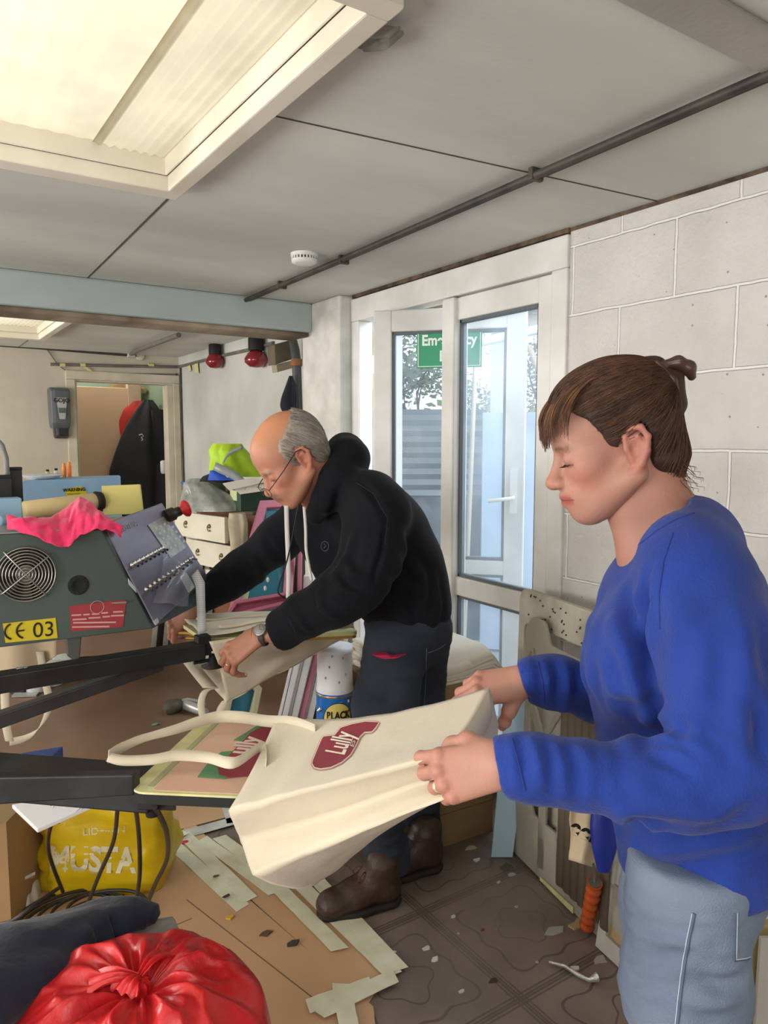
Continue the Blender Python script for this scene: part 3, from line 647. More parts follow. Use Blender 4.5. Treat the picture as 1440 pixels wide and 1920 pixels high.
MB().lathe(es+esd*.045, [(.013, 0), (.014, .014), (.026, .022), (.029, .03), (.024, .036), (.001, .037)], 24, esd).build('emergency_stop_button', mat('red_plastic', 'd2202c', .35), head)
# things lying on the head
def on_top(x, y, z=zt+.004): return PL(x, y, 2, z)
p0, p1 = P(43, 958, 2.20), P(178, 941, 2.36)
rl = thing('squeegee_roller', 'beige cylindrical roller with a black end cap lying on the control box', 'roller', p0)
MB().tube([p0, p0+(p1-p0)*.02, p0+(p1-p0)*.98, p1], [.024, .029, .029, .026], 24).build('roller_tube', mat('beige_rubber', 'd8c393', .5, var='cbb582', vs=5), rl)
p2 = p1+(p1-p0)*.11
MB().tube([p1, p1+(p2-p1)*.2, p1+(p2-p1)*.9, p2], [.028, .034, .03, .012], 20).build('end_cap', dark_rubber, rl)
MB().tube([p2, p2+Vector(RT)*.012+Vector((0, 0, -.006)), p2+Vector(RT)*.016+Vector((0, 0, -.03)), p2+Vector(RT)*-.02+Vector((0, 0, -.035))], .003, 8).build('wire_handle', chrome, rl)
# blue box of the next print head
bz0 = P(42, 1000, 2.55); 
bl_m = mat('pale_blue_enamel', '8fb3d1', .45, var='83a6c4', vs=4)
t = thing('blue_press_head', 'pale blue metal box with yellow warning label behind the roller', 'metal box', bz0)
f0, f1 = P(40, 903, 2.62), P(183, 897, 2.80); n_ = Vector((FW[0], FW[1], 0))
h0 = f0.copy(); h1 = f1.copy(); h0.z = h1.z = 1.0
f0.z = f1.z = 1.275
MB().slab([h0, h1, f1, f0], n_*.25).build('box_body', bl_m, t, bevel=.006)
def on_blue(x, y, off):
    nn_ = (f1-f0).cross(Vector((0, 0, 1))).normalized(); nn_ = nn_ if nn_.dot(n_) < 0 else -nn_
    r = Vector(FW + RT*(x-720)/FPX - UPV*(y-960)/FPX); c_ = Vector(CAM); return c_ + r*((f0-c_).dot(nn_)/r.dot(nn_)) + nn_*off, nn_
MB().slab([on_blue(x, y, .001)[0] for x, y in [(123, 917), (152, 911), (165, 927), (150, 938), (123, 937)]], on_blue(0, 900, 0)[1]*.001).build('warning_label', mat('yellow_label', 'c8b51f', .5), t)
text_mesh('label_lettering', 'WARNING', .017, on_blue(139, 921, .0025)[0], f1-f0, (0, 0, 1), blk_ink, t, bold=.0004)
b = MB()
for y in (926, 930, 934): b.slab([on_blue(126, y, .0022)[0], on_blue(150, y-1, .0022)[0], on_blue(150, y, .0022)[0], on_blue(126, y+1, .0022)[0]], on_blue(0, 0, 0)[1]*.0003)
b.build('label_print', blk_ink, t)
# tray and small bottles on the blue box
tr_ = P(78, 903, 2.75); tr_.z = 1.276
tag(MB().lathe(tr_, [(.05, 0), (.075, .012), (.078, .014), (.07, .012), (.045, .003), (.001, .003)], 28).build('plastic_dish', mat('white_plastic', 'e4e5e6', .35)), 'white shallow plastic dish on the pale blue box', 'dish')
for x, c_, hh, lb in ((121, 'e08a33', .055, 'orange marker pen standing left of its orange twin on the blue box'), (131, 'e5761f', .06, 'taller orange marker pen standing on the blue box'), (106, 'd9d7cc', .035, 'small white bottle with dark cap on the blue box'), (90, 'c9b698', .03, 'tiny beige pot beside the white dish on the blue box')):
    q = P(x, 903, 2.85); q.z = 1.276; o = thing('marker_pen' if x > 115 else 'small_bottle', lb, 'pen' if x > 115 else 'bottle', q)
    MB().lathe(q, [(.008, 0), (.008, hh*.7), (.006, hh*.75)], 12).build('barrel', mat('c_'+c_, c_, .45), o)
    MB().lathe(q+Vector((0, 0, hh*.74)), [(.006, 0), (.006, hh*.22), (.003, hh*.26)], 12).build('cap', mat('c_'+c_, c_, .45) if x > 115 else dark_rubber, o)
# yellow card
y0_, y1_ = P(193, 962, 2.36), P(268, 956, 2.40); y2_, y3_ = P(262, 908, 2.40), P(190, 911, 2.37); y0_.z = y1_.z = 1.1795
tag(MB().slab([y0_, y1_, y2_, y3_], Vector(FW)*.012).build('foam_sheet', mat('pale_yellow_foam', 'd8cf82', .8, var='cdc475', vs=4), bevel=.002), 'pale yellow foam sheet standing between the roller and the coat', 'foam sheet')
# black posts and cable at the left edge
for x, y, d, lb, ww in ((5, 893, 2.3, 'short black square post at the frame edge left of the blue box', .022), (28, 878, 2.35, 'tall black square post beside the pale blue box', .018)):
    q = P(x, y, d); o = thing('machine_post', lb, 'post', q)
    MB().box((-ww, -ww, -(q.z-1.0)), (ww, ww, -.006), Matrix.Translation(q)).build('post_body', black_steel, o, bevel=.002)
    MB().box((-ww*1.05, -ww*1.05, -.006), (ww*1.05, ww*1.05, .004), Matrix.Translation(q)).build('post_cap', dark_rubber, o, bevel=.002)
hb = P(5, 965, 2.2); tag(MB().box((-.06, -.03, -.05), (.05, .03, .05), Matrix.Translation(hb)).lathe(P(3, 975, 2.12), [(.02, 0), (.02, .03), (.001, .03)], 14, -n_).build('pivot_block', bl_m, bevel=.004), 'small pale blue pivot block at the foot of the black posts', 'bracket')
tag(MB().tube([P(-8, 822, 2.3), P(4, 835, 2.3), P(12, 860, 2.3), P(14, 900, 2.32)], .0075, 10).build('air_hose', mat('grey_hose', '6d6f70', .5)), 'grey curved air hose rising at the frame edge', 'hose')
# the whole carousel is one machine: column and base stand just outside the picture
press = thing('screen_printing_press', 'black carousel screen printing press with grey-green control box, switch panel and radiating arms', 'printing press', Vector((-.62, 2.0, 0)))
MB().lathe(Vector((-.62, 2.0, 0)), [(.34, 0), (.34, .03), (.12, .06), (.09, .10), (.09, .95), (.16, .97), (.16, 1.10), (.05, 1.12)], 32).build('press_column', black_steel, press)
MB().slab([Vector((-.62, 1.9, 1.02)), FL0-e1*.44+e2*.1+Vector((0, 0, .15)), FL0-e1*.44+e2*.3+Vector((0, 0, .15)), Vector((-.62, 2.2, 1.02))], (0, 0, .06)).build('head_bracket', black_steel, press)
bh = bpy.data.objects['blue_press_head']; MB().box((-.75, f0.y+.06, 1.0), (f0.x+.02, f0.y+.16, 1.06)).build('head_bracket', black_steel, press)
for o in [arm1, arm2, pal1, pal2, head, bh, bpy.data.objects['pivot_block']]+[q for q in bpy.data.objects if q.name.startswith('machine_post')]:
    o.parent = press; o.matrix_parent_inverse = Matrix.Translation(-press.location)
    for k in ('label', 'category', 'group'):
        if k in o.keys(): del o[k]
# pink cloth draped over the box
top_l = [(12, 983, 1.98), (45, 980, 2.0), (80, 978, 2.06), (112, 968, 2.1), (132, 950, 2.12), (150, 936, 2.14), (168, 944, 2.14), (186, 966, 2.12), (205, 985, 2.11), (229, 1003, 2.10)]
bot_l = [(14, 998, 1.95), (45, 1003, 1.93), (75, 1016, 1.935), (105, 1030, 1.955), (128, 1034, 1.965), (140, 1018, 1.98), (160, 1004, 1.995), (184, 999, 2.01), (205, 1002, 2.03), (226, 1013, 2.05)]
def lerp_list(l, u):
    k = min(int(u*(len(l)-1)), len(l)-2); f_ = u*(len(l)-1)-k; return [l[k][i]*(1-f_)+l[k+1][i]*f_ for i in range(3)]
def pinkf(u, v):
    a = lerp_list(top_l, u); c_ = lerp_list(bot_l, u); q = [a[i]*(1-v)+c_[i]*v for i in range(3)]
    p = P(*q); bul = math.sin(math.pi*v)
    return p+Vector((0, 0, .008+.022*bul))+nf*(.006+.012*bul)+Vector((0, 0, 1))*.009*noise.noise(Vector((u*16, v*3.5, 0)))+nf*.012*noise.noise(Vector((u*11+5, v*5, 3)))*(.4+v)
g = MB(); g.grid(pinkf, 90, 30)
tag(g.build('pink_cloth', mat('hot_pink_cloth', 'e8306a', .85, var='d8245c', vs=12, bump=.25, bs=90, sheen=.3), solid=.003, sub=1), 'hot pink cleaning cloth draped over the top of the control box', 'cloth')
# clear plastic sheet and printed strip hanging from the panel
cs_m = mat('clear_film', 'b9bccb', .12, alpha=.28)
g = MB(); g.grid(lambda u, v: PPn(300+u*62+v*(-18), 1040-u*(-28)+v*92-u*v*20, .014+.006*math.sin(u*9+v*4)), 12, 12)
tag(g.build('plastic_sleeve', cs_m), 'loose clear plastic sleeve hanging over the switch panel edge', 'plastic sleeve')
hatch = mat('grey_printed_strip', 'a9a9ad', .6)
N, L, b_ = nodes_of(hatch); tcn = N.new('ShaderNodeTexCoord'); wv = N.new('ShaderNodeTexWave'); wv.inputs['Scale'].default_value = 55; wv.bands_direction = 'Z'; L.new(tcn.outputs['Object'], wv.inputs[0])
mxn = N.new('ShaderNodeMix'); mxn.data_type = 'RGBA'; L.new(wv.outputs[0], mxn.inputs[0]); mxn.inputs[6].default_value = rgb('9a9a9e'); mxn.inputs[7].default_value = rgb('b4b4b8'); L.new(mxn.outputs[2], b_.inputs['Base Color'])
sl = [((359, 1080), (371, 1067), 2.3), ((367, 1100), (384, 1092), 2.28), ((369, 1140), (385, 1138), 2.28), ((371, 1191), (387, 1183), 2.28)]
g = MB(); g.grid(lambda u, v: P(*(lambda a, c_, d: (a[0]*(1-v)+c_[0]*v, a[1]*(1-v)+c_[1]*v, d))(*[tuple(x*(1-f)+y*f for x, y in zip(sl[k][i], sl[k+1][i])) if i < 2 else sl[k][2]*(1-f)+sl[k+1][2]*f for k, f in [(min(int(u*3), 2), u*3-min(int(u*3), 2))] for i in range(3)])), 18, 2)
tag(g.build('measuring_strip', hatch, solid=.001), 'grey hatched strip hanging from the switch panel down to the pallet', 'strip')

# ------------------------------------------------------------------ tote bags
def canvas_mat(name, c1_, c2_):
    M = mat(name, c1_, .85, var=c2_, vs=3, det=6, sheen=.2); N, L, b = nodes_of(M)
    t = N.new('ShaderNodeTexCoord'); n = N.new('ShaderNodeTexNoise'); n.inputs['Scale'].default_value = 420; L.new(t.outputs['Object'], n.inputs[0])
    n2 = N.new('ShaderNodeTexNoise'); n2.inputs['Scale'].default_value = 14; n2.inputs['Detail'].default_value = 6; L.new(t.outputs['Object'], n2.inputs[0])
    a = N.new('ShaderNodeMath'); a.operation = 'MULTIPLY_ADD'; L.new(n.outputs[0], a.inputs[0]); a.inputs[1].default_value = .12; L.new(n2.outputs[0], a.inputs[2])
    bp = N.new('ShaderNodeBump'); bp.inputs['Strength'].default_value = .3; bp.inputs['Distance'].default_value = .01; L.new(a.outputs[0], bp.inputs['Height']); L.new(bp.outputs[0], b.inputs['Normal'])
    return M
canvas = canvas_mat('natural_canvas', 'd0c5b0', 'c8bca6')
def ribbon(pts, wdir, w_, name, m_, parent, th=.0012, seg=6):
    """flat strap along pts (Catmull-Rom), wdir = width direction (vector or list)"""
    pts = [Vector(p) for p in pts]; out = []
    for i in range(len(pts)-1):
        p0_, p1_, p2_, p3_ = pts[max(i-1, 0)], pts[i], pts[i+1], pts[min(i+2, len(pts)-1)]
        for k in range(seg):
            t = k/seg; out.append(.5*((2*p1_)+(-p0_+p2_)*t+(2*p0_-5*p1_+4*p2_-p3_)*t*t+(-p0_+3*p1_-3*p2_+p3_)*t*t*t))
    out.append(pts[-1]); n = len(out); g = MB(); vs = []
    for i, p in enumerate(out):
        wd = wdir
        if isinstance(wdir, list):
            f = i/(n-1)*(len(wdir)-1); k = min(int(f), len(wdir)-2); wd = Vector(wdir[k])*(1-(f-k))+Vector(wdir[k+1])*(f-k)
        wd = Vector(wd).normalized()*w_/2; vs += [p-wd, p, p+wd]
    g.add(vs, [(3*i+j, 3*i+j+1, 3*i+3+j+1, 3*i+3+j) for i in range(n-1) for j in range(2)], True)
    return g.build(name, m_, parent, solid=th)
# the bag the woman pulls: rings of six control points from the open end to the held end
U0 = [P(518, 1346, 1.55), P(429, 1520, 1.215), P(452, 1580, 1.275), P(474, 1640, 1.20), P(590, 1660, 1.42), P(560, 1560, 1.60)]
U1 = [P(918, 1290, 1.22), P(836, 1414, 0.985), P(848, 1447, 1.03), P(838, 1497, .985), P(905, 1452, 1.10), P(935, 1360, 1.24)]
def ring_at(u, nv=56):
    cp = [U0[k]*(1-u)+U1[k]*u for k in range(6)]
    cp[0] = cp[0]-Vector((0, 0, .022*math.sin(math.pi*u))); cp[4] = cp[4]+Vector((0, 0, .012*math.sin(math.pi*u*.9)))
    pts = []
    for k in range(6):
        a, c_ = cp[k], cp[(k+1) % 6]; nseg = {0: 22, 1: 6, 2: 6, 3: 12, 4: 6, 5: 4}[k]
        for j in range(nseg):
            f = j/nseg; p = a*(1-f)+c_*f
            if k == 0: p = p-Vector((0, 0, 1))*.010*math.sin(math.pi*f)
            if k == 3: p = p-Vector((0, 0, 1))*(.012*(1-u))*math.sin(math.pi*f)
            w_ = .0065*noise.noise(Vector((u*3.2, k+f*2, 1)))*(1 if 0 < f or True else 0)+.003*noise.noise(Vector((u*9, (k+f)*4, 5)))
            p = p+Vector((0, 0, 1))*w_*(1-.5*u)
            pts.append(p)
    return pts
tb = thing('tote_bag', 'cream canvas tote bag with dark red logo held out by the woman', 'tote bag', U0[0])
g = MB(); rings = [ring_at(u) for u in np.linspace(0, 1, 46)]; g.loft(rings, cap=False)
bag_o = g.build('bag_body', canvas, tb, solid=.0016)
g = MB(); cen = sum(rings[-1], Vector())/len(rings[-1])
g.loft([rings[-1], [cen+(p-cen)*.5+Vector(RT)*.02 for p in rings[-1]], [cen+(p-cen)*.05+Vector(RT)*.01 for p in rings[-1]]], cap=True)
g.build('bag_base', canvas, tb)
from mathutils.bvhtree import BVHTree
def decal_caster(obj):
    me = obj.data; M = obj.matrix_parent_inverse.copy() if False else Matrix.Identity(4)
    bv = BVHTree.FromPolygons([v.co for v in me.vertices], [p.vertices[:] for p in me.polygons])
    def cast(x, y, off=.0015):
        r = Vector(FW + RT*(x-720)/FPX - UPV*(y-960)/FPX).normalized(); loc, nrm, i, d = bv.ray_cast(Vector(CAM), r)
        if loc is None:
            loc, nrm, i, d = bv.find_nearest(P(x, y, 1.45 if x < 640 else 1.15))
        if nrm.dot(r) > 0: nrm = -nrm
        return loc+nrm*off
    return cast
bc = decal_caster(bag_o)
def decal(poly, cast, off, name, m_, parent, step=4):
    """fills an outline with a fine grid of faces laid on the surface"""
    xs = [p[0] for p in poly]; ys = [p[1] for p in poly]; g = MB()
    def ins(x, y):
        c_ = False; n = len(poly)
        for i in range(n):
            (x1, y1), (x2, y2) = poly[i], poly[(i+1) % n]
            if (y1 > y) != (y2 > y) and x < (x2-x1)*(y-y1)/(y2-y1)+x1: c_ = not c_
        return c_
    bm = bmesh.new(); outl = [bm.verts.new((x, y, 0)) for x, y in poly]; bm.faces.new(outl)
    bmesh.ops.triangulate(bm, faces=bm.faces[:])
    for _ in range(4): 
        lo = [e for e in bm.edges if e.calc_length() > step]
        if lo: bmesh.ops.subdivide_edges(bm, edges=lo, cuts=1, use_grid_fill=True)
        bmesh.ops.triangulate(bm, faces=bm.faces[:])
    vs = []
    for v in bm.verts:
        q = cast(v.co.x, v.co.y, off); vs.append(q if q is not None else Vector((0, 0, -5)))
    bm.verts.index_update(); fs = [tuple(v.index for v in f.verts) for f in bm.faces]; bm.free()
    g.add(vs, fs, True); return g.build(name, m_, parent)
logo = [(583, 1435), (589, 1444), (602, 1447), (622, 1444), (643, 1434), (660, 1419), (670, 1402), (678, 1385), (685, 1378), (699, 1377), (707, 1369), (714, 1357), (707, 1353), (685, 1352), (660, 1357), (638, 1364), (627, 1378), (607, 1380), (602, 1385), (593, 1406), (584, 1428)]
lc = (645, 1400)
def scaled(poly, k): 
    out = []; n = len(poly)
    for i in range(n):
        (x0, y0), (x1, y1), (x2, y2) = poly[i-1], poly[i], poly[(i+1) % n]
        tx, ty = x2-x0, y2-y0; l = math.hypot(tx, ty); out.append((x1+ty/l*-k, y1-tx/l*-k))
    return out
sgn = -1
decal(logo, bc, .0016, 'logo_outline', mat('logo_pink_edge', 'c08a88', .6), tb)
decal(scaled(logo, 1.6*sgn), bc, .0022, 'logo_white_line', mat('logo_white', 'e6dccb', .6), tb)
decal(scaled(logo, 3.4*sgn), bc, .0028, 'logo_patch', mat('logo_dark_red', '8c3341', .6, var='84303d', vs=9), tb)
lt = bc(643, 1412, .0034); lx = bc(668, 1372, .0034)-bc(634, 1424, .0034); ly = bc(605, 1404, .0034)-bc(650, 1400, .0034)
def warp_text(s, size, x0, y0, dxp, upp, name, bold=.0):
    """lettering laid on the bag: x advances along pixel vector dxp, height along upp"""
    c = bpy.data.curves.new(name, 'FONT'); c.body = s; c.size = 1; c.offset = bold; c.shear = .25
    t = bpy.data.objects.new(name, c); COL.objects.link(t); me = bpy.data.meshes.new_from_object(t.evaluated_get(bpy.context.evaluated_depsgraph_get())); bpy.data.objects.remove(t)
    for v in me.vertices:
        q = bc(x0+dxp[0]*v.co.x+upp[0]*v.co.y, y0+dxp[1]*v.co.x+upp[1]*v.co.y, .0036)
        if q is not None: v.co = q
    me.materials.clear(); me.materials.append(mat('logo_white', 'e6dccb', .6)); o = bpy.data.objects.new(name, me); COL.objects.link(o); o.parent = tb; o.matrix_parent_inverse = Matrix.Translation(-Vector(tb.location)); return o
warp_text('Lully', 1, 646, 1420, (10.5, -22), (-54, -4), 'logo_lettering', bold=.02)
warp_text('EST', 1, 664, 1405, (4.5, -13), (-11, -1), 'logo_lettering')
# straps
zz = lambda x, y, z=.822: PL(x, y, 2, z)
ribbon([bc(592, 1372, .003), bc(550, 1358, .004), zz(500, 1352, .835), zz(455, 1345, .84), zz(410, 1344, .84), zz(370, 1354, .838), zz(327, 1368, .835), zz(267, 1385, .832), zz(227, 1403, .83), zz(203, 1419, .83)], [(UPV*1), (UPV*1+FW*.5), (UPV+FW*.3), (UPV*.5+FW), UPV+FW*.2], .024, 'bag_strap', canvas, tb)
ribbon([zz(203, 1419, .83), zz(232, 1426, .828), zz(287, 1424, .83), zz(333, 1416, .832), zz(390, 1420, .83), zz(440, 1430, .835), bc(468, 1436, .004), bc(500, 1438, .003)], [FW+UPV*.6, UPV*1+FW*.9, UPV*1+FW], .022, 'bag_strap', canvas, tb)

# the bag the man slides on
sm_ = P(345, 1162, 2.50)
tb2 = thing('tote_bag', 'plain cream tote bag being slid over the far pallet by the man', 'tote bag', sm_)
V0 = [P(352, 1163, 2.56), P(398, 1192, 2.27), P(420, 1210, 2.25)]
g = MB()
def topf(u, v):   # u along the bag, v far->near
    a = P(334, 1160, 2.56)*(1-u)+P(655, 1150, 2.62)*u; c_ = P(385, 1196, 2.27)*(1-u)+P(664, 1160, 2.46)*u
    p = a*(1-v)+c_*v; p.z = .815+.012*u+.010*noise.noise(Vector((u*5, v*5, 2)))+.004*math.sin(v*14+u*2)*(1 if v > .1 else 0)
    return p
def lowf(u, v):   # lower panel hanging below the pallet
    a = P(392, 1203, 2.26)*(1-u)+P(664, 1160, 2.455)*u; mid = P(420, 1262, 2.30)*(1-u)+P(660, 1178, 2.45)*u; c_ = P(424, 1318, 2.36)*(1-u)+P(668, 1183, 2.50)*u
    p = a*(1-v)**2+mid*2*v*(1-v)+c_*v*v; return p+Vector((0, 0, .008*noise.noise(Vector((u*5, v*3, 8)))))-Vector(FW)*.01*noise.noise(Vector((u*6, v*4, 1)))
def backf(u, v):
    a = P(424, 1318, 2.36)*(1-u)+P(668, 1183, 2.50)*u; c_ = P(354, 1234, 2.58)*(1-u)+P(655, 1158, 2.62)*u
    return a*(1-v)+c_*v+Vector((0, 0, .01*noise.noise(Vector((u*5, v*5, 4)))))
g.grid(topf, 40, 24); g.grid(lowf, 40, 20); g.grid(backf, 30, 20)
g.build('bag_body', canvas, tb2, solid=.0018)
g = MB()   # folded pleat ridges on the top panel
for (va, vb, ua, ub) in ((.30, .34, .06, .72), (.66, .70, .14, .62)):
    g.grid(lambda u, v: topf(ua+(ub-ua)*u, va+(vb-va)*v+.05*u*0)+Vector((0, 0, .004+.007*math.sin(math.pi*v)*min(1, 4*(1-u)))), 24, 6)
g.build('strap_fold', canvas, tb2, solid=.0015)
ribbon([P(405, 1290, 2.36), P(385, 1296, 2.34), P(377, 1318, 2.33), P(380, 1345, 2.33), P(384, 1375, 2.34)], RT, .022, 'bag_strap', canvas, tb2)
ribbon([P(424, 1314, 2.37), P(414, 1330, 2.36), P(409, 1355, 2.36), P(402, 1380, 2.36)], RT, .026, 'bag_strap', canvas, tb2)
ribbon([P(352, 1236, 2.56), P(372, 1262, 2.45), P(395, 1290, 2.38)], RT, .05, 'bag_hem', canvas, tb2)
# bag hanging over an arm behind the control box, seen under it
hang = thing('tote_bag', 'pale canvas bag hanging below the control box with its strap looping down', 'tote bag', P(40, 1210, 2.6))
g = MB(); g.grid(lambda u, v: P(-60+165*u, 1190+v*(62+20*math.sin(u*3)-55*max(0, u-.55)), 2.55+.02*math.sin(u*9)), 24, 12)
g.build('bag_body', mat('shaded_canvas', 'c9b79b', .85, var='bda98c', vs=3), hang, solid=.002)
ribbon([P(10, 1240, 2.58), P(9, 1290, 2.58), P(10, 1330, 2.57), P(12, 1362, 2.56), P(18, 1390, 2.56)], RT, .03, 'bag_strap', canvas, hang)
ribbon([P(75, 1222, 2.55), P(83, 1270, 2.55), P(92, 1312, 2.55), P(88, 1340, 2.55), P(70, 1370, 2.55), P(45, 1385, 2.56), P(18, 1391, 2.56)], [RT, RT, RT+UPV*.4, RT*.4+UPV, UPV], .027, 'bag_strap', canvas, hang)
tag(MB().slab([P(80, 1200, 2.6), P(106, 1201, 2.6), P(98, 1212, 2.6), P(78, 1228, 2.6)], Vector(FW)*.003).build('white_card', mat('white_paper', 'f0f0ee', .7)), 'small bright white card corner under the control box', 'card')
# ------------------------------------------------------------------ far half of the room
def wallpt(x, y, off=.01): return PL(x, y, 1, YB-off)
dg = mat('grey_dispenser_plastic', '5b5f64', .35); dk = mat('dark_dispenser_plastic', '26282b', .35); lt_g = mat('dispenser_window', 'a9adae', .3)
a, c = wallpt(88, 727), wallpt(132, 822)
t = thing('soap_dispenser', 'grey wall-mounted soap dispenser left of the doorway', 'soap dispenser', (a+c)/2)
w_ = c.x-a.x; hh = a.z-c.z
def rings_box(x0, x1, zs, dep):   # tapered rounded body
    r = []
    for z, k, d in zs:
        cx = (x0+x1)/2; hw = (x1-x0)/2*k; r.append([Vector((cx+hw*sx, YB-.0-d*sy, z)) for sx, sy in ((-1, 0), (-1, .7), (-.85, .95), (-.5, 1), (.5, 1), (.85, .95), (1, .7), (1, 0))])
    return r
MB().loft(rings_box(a.x, c.x, [(c.z+hh*.2, .86, .08), (c.z+hh*.3, .95, .1), (a.z-.03, 1, .11), (a.z-.01, .96, .1), (a.z, .85, .07)], 0), smooth=False).build('dispenser_body', dg, t, bevel=.004)
MB().loft(rings_box(a.x+w_*.2, c.x-w_*.12, [(c.z, .8, .06), (c.z+hh*.05, .95, .1), (c.z+hh*.2, 1, .1)], 0), smooth=False).build('push_lever', dk, t, bevel=.004)
MB().slab([Vector((a.x+w_*.28, YB-.112, a.z-hh*.2)), Vector((a.x+w_*.8, YB-.112, a.z-hh*.2)), Vector((a.x+w_*.68, YB-.108, a.z-hh*.62)), Vector((a.x+w_*.42, YB-.108, a.z-hh*.62))], (0, -.004, 0)).build('window_label', lt_g, t)
MB().slab([Vector((a.x+w_*.37, YB-.117, a.z-hh*.4)), Vector((a.x+w_*.72, YB-.117, a.z-hh*.4)), Vector((a.x+w_*.7, YB-.116, a.z-hh*.5)), Vector((a.x+w_*.4, YB-.116, a.z-hh*.5))], (0, -.001, 0)).build('label_band', mat('label_green_grey', '54645c', .5), t)
text_mesh('label_lettering', 'GOJO', .045, Vector((a.x+w_*.54, YB-.1175, a.z-hh*.29)), (1, 0, 0), (0, 0, 1), blk_ink, t, bold=.001)
# pipes and cables
pipe_m = mat('dark_conduit', '2d2b29', .55, var='4b4540', vs=12); pale_pipe = mat('grey_conduit', '77736c', .5, var='5c5852', vs=10)
t = thing('ceiling_conduit', 'long black twin conduit clipped along the ceiling towards the glazed door', 'conduit', (1.5, 3.5, H-.02))
pts = [Vector((1.508, 3.5, H-.022)), Vector((1.503, 3.2, H-.02)), Vector((1.497, 2.55, H-.016)), Vector((1.448, 1.46, H-.022)), Vector((1.424, .84, H-.024)), Vector((1.40, -.3, H-.024))]
MB().tube(pts, .011, 8).build('conduit_pipe', pipe_m, t)
MB().tube([p+Vector((.020, 0, .004)) for p in pts], .009, 8).build('conduit_pipe', pipe_m, t)
for yv in (3.1, 2.54, 1.46):
    xv = np.interp(yv, [-.3, .84, 1.46, 2.55, 3.5], [1.40, 1.424, 1.448, 1.497, 1.508]); MB().box((xv-.014, yv-.008, H-.033), (xv+.031, yv+.008, H)).build('conduit_clip', pipe_m, t, bevel=.004)
t = thing('wall_conduit', 'black conduit running along the top of the rear wall above the doorway', 'conduit', wallpt(245, 664))
MB().tube([wallpt(-120, 636, .02), wallpt(75, 650, .02), wallpt(245, 664, .02)], .022, 8).build('conduit_pipe', pipe_m, t)
MB().tube([wallpt(245, 664, .03), PL(262, 655, 2, H-.03), PL(335, 628, 2, H-.03)], .018, 8).build('conduit_pipe', pale_pipe, t)
MB().box((-.03, -.03, -.03), (.03, .03, .03), Matrix.Translation(wallpt(245, 663, .03))).lathe(wallpt(262, 668, .0), [(.035, 0), (.035, .02), (.001, .02)], 16, (0, -1, 0)).build('junction_box', mat('cream_plastic', 'c9c4b5', .5), t, bevel=.004)
XR = 2.12
def rw(x, y, off=.012): return PL(x, y, 0, XR-off)
t = thing('wall_conduit', 'thin grey conduit tied with yellow tape above the doorway, turning along the side wall', 'conduit', wallpt(95, 683))
cnr = wallpt(334, 688, .02)
MB().tube([wallpt(95, 683, .02), wallpt(210, 686, .02), cnr], .012, 8).build('conduit_pipe', pale_pipe, t)
MB().tube([cnr, rw(420, 666), rw(470, 655), rw(512, 643)], .012, 8).build('conduit_pipe', pale_pipe, t)
MB().tube([wallpt(88, 655, .01), wallpt(108, 683, .015), wallpt(128, 699, .01), wallpt(332, 702, .01)], .0045, 6).build('thin_cable', pale_pipe, t)
ty = mat('yellow_tape', 'c9c78a', .6)
for x in (112, 150, 278): MB().tube([wallpt(x, 684, .02), wallpt(x+10, 684.4, .02)], .016, 8).build('tape_wrap', ty, t)
MB().slab([wallpt(152, 686, .012), wallpt(160, 686, .012), wallpt(178, 699, .012), wallpt(170, 700, .012)], (0, -.002, 0)).build('tape_tail', ty, t)
MB().slab([rw(352, 686), rw(357, 684), rw(359, 695), rw(354, 697)], (-.002, 0, 0)).slab([rw(364, 682), rw(371, 680), rw(373, 700), rw(366, 698)], (-.002, 0, 0)).build('tape_tail', ty, t)
for x, lb in ((331, 'dark cable run down the corner, nearer the doorway casing'), (338, 'dark cable run down the corner on the side wall')):
    tag(MB().tube([(wallpt(x, 700, .012) if x < 335 else rw(x, 690)), (wallpt(x+2, 800, .012) if x < 335 else rw(x+3, 800)), (wallpt(x+6, 960, .012) if x < 335 else rw(x+8, 960)), (wallpt(x+6, 1100, .012) if x < 335 else rw(x+8, 1100))], .008, 6).build('corner_cable', pipe_m), lb, 'cable')
# red lamps hanging from the side conduit
for x, y, s_, lb in ((403, 672, 1.0, 'dark red round lamp in a black holder, nearer the rear corner'), (480, 663, 1.12, 'dark red round lamp in a black holder, nearer the beam end')):
    q = rw(x, y-10, .06); t = thing('red_lamp', lb, 'lamp', q)
    MB().lathe(q+Vector((0, 0, -.115*s_)), [(.001, 0), (.04*s_, .006), (.068*s_, .035), (.07*s_, .06), (.05*s_, .095), (.035*s_, .11)], 24).build('lamp_bulb', mat('dark_red_glass', '7e1a26', .2, coat=.4), t)
    MB().lathe(q+Vector((0, 0, -.012*s_)), [(.046*s_, 0), (.046*s_, .07*s_), (.03, .09*s_), (.012, .1*s_)], 20).build('lamp_holder', dark_rubber, t)
    MB().tube([q+Vector((0, 0, .08)), q+Vector((.05, 0, .11)), q+Vector((.05, 0, .13))], .005, 6).build('hanging_hook', pipe_m, t)
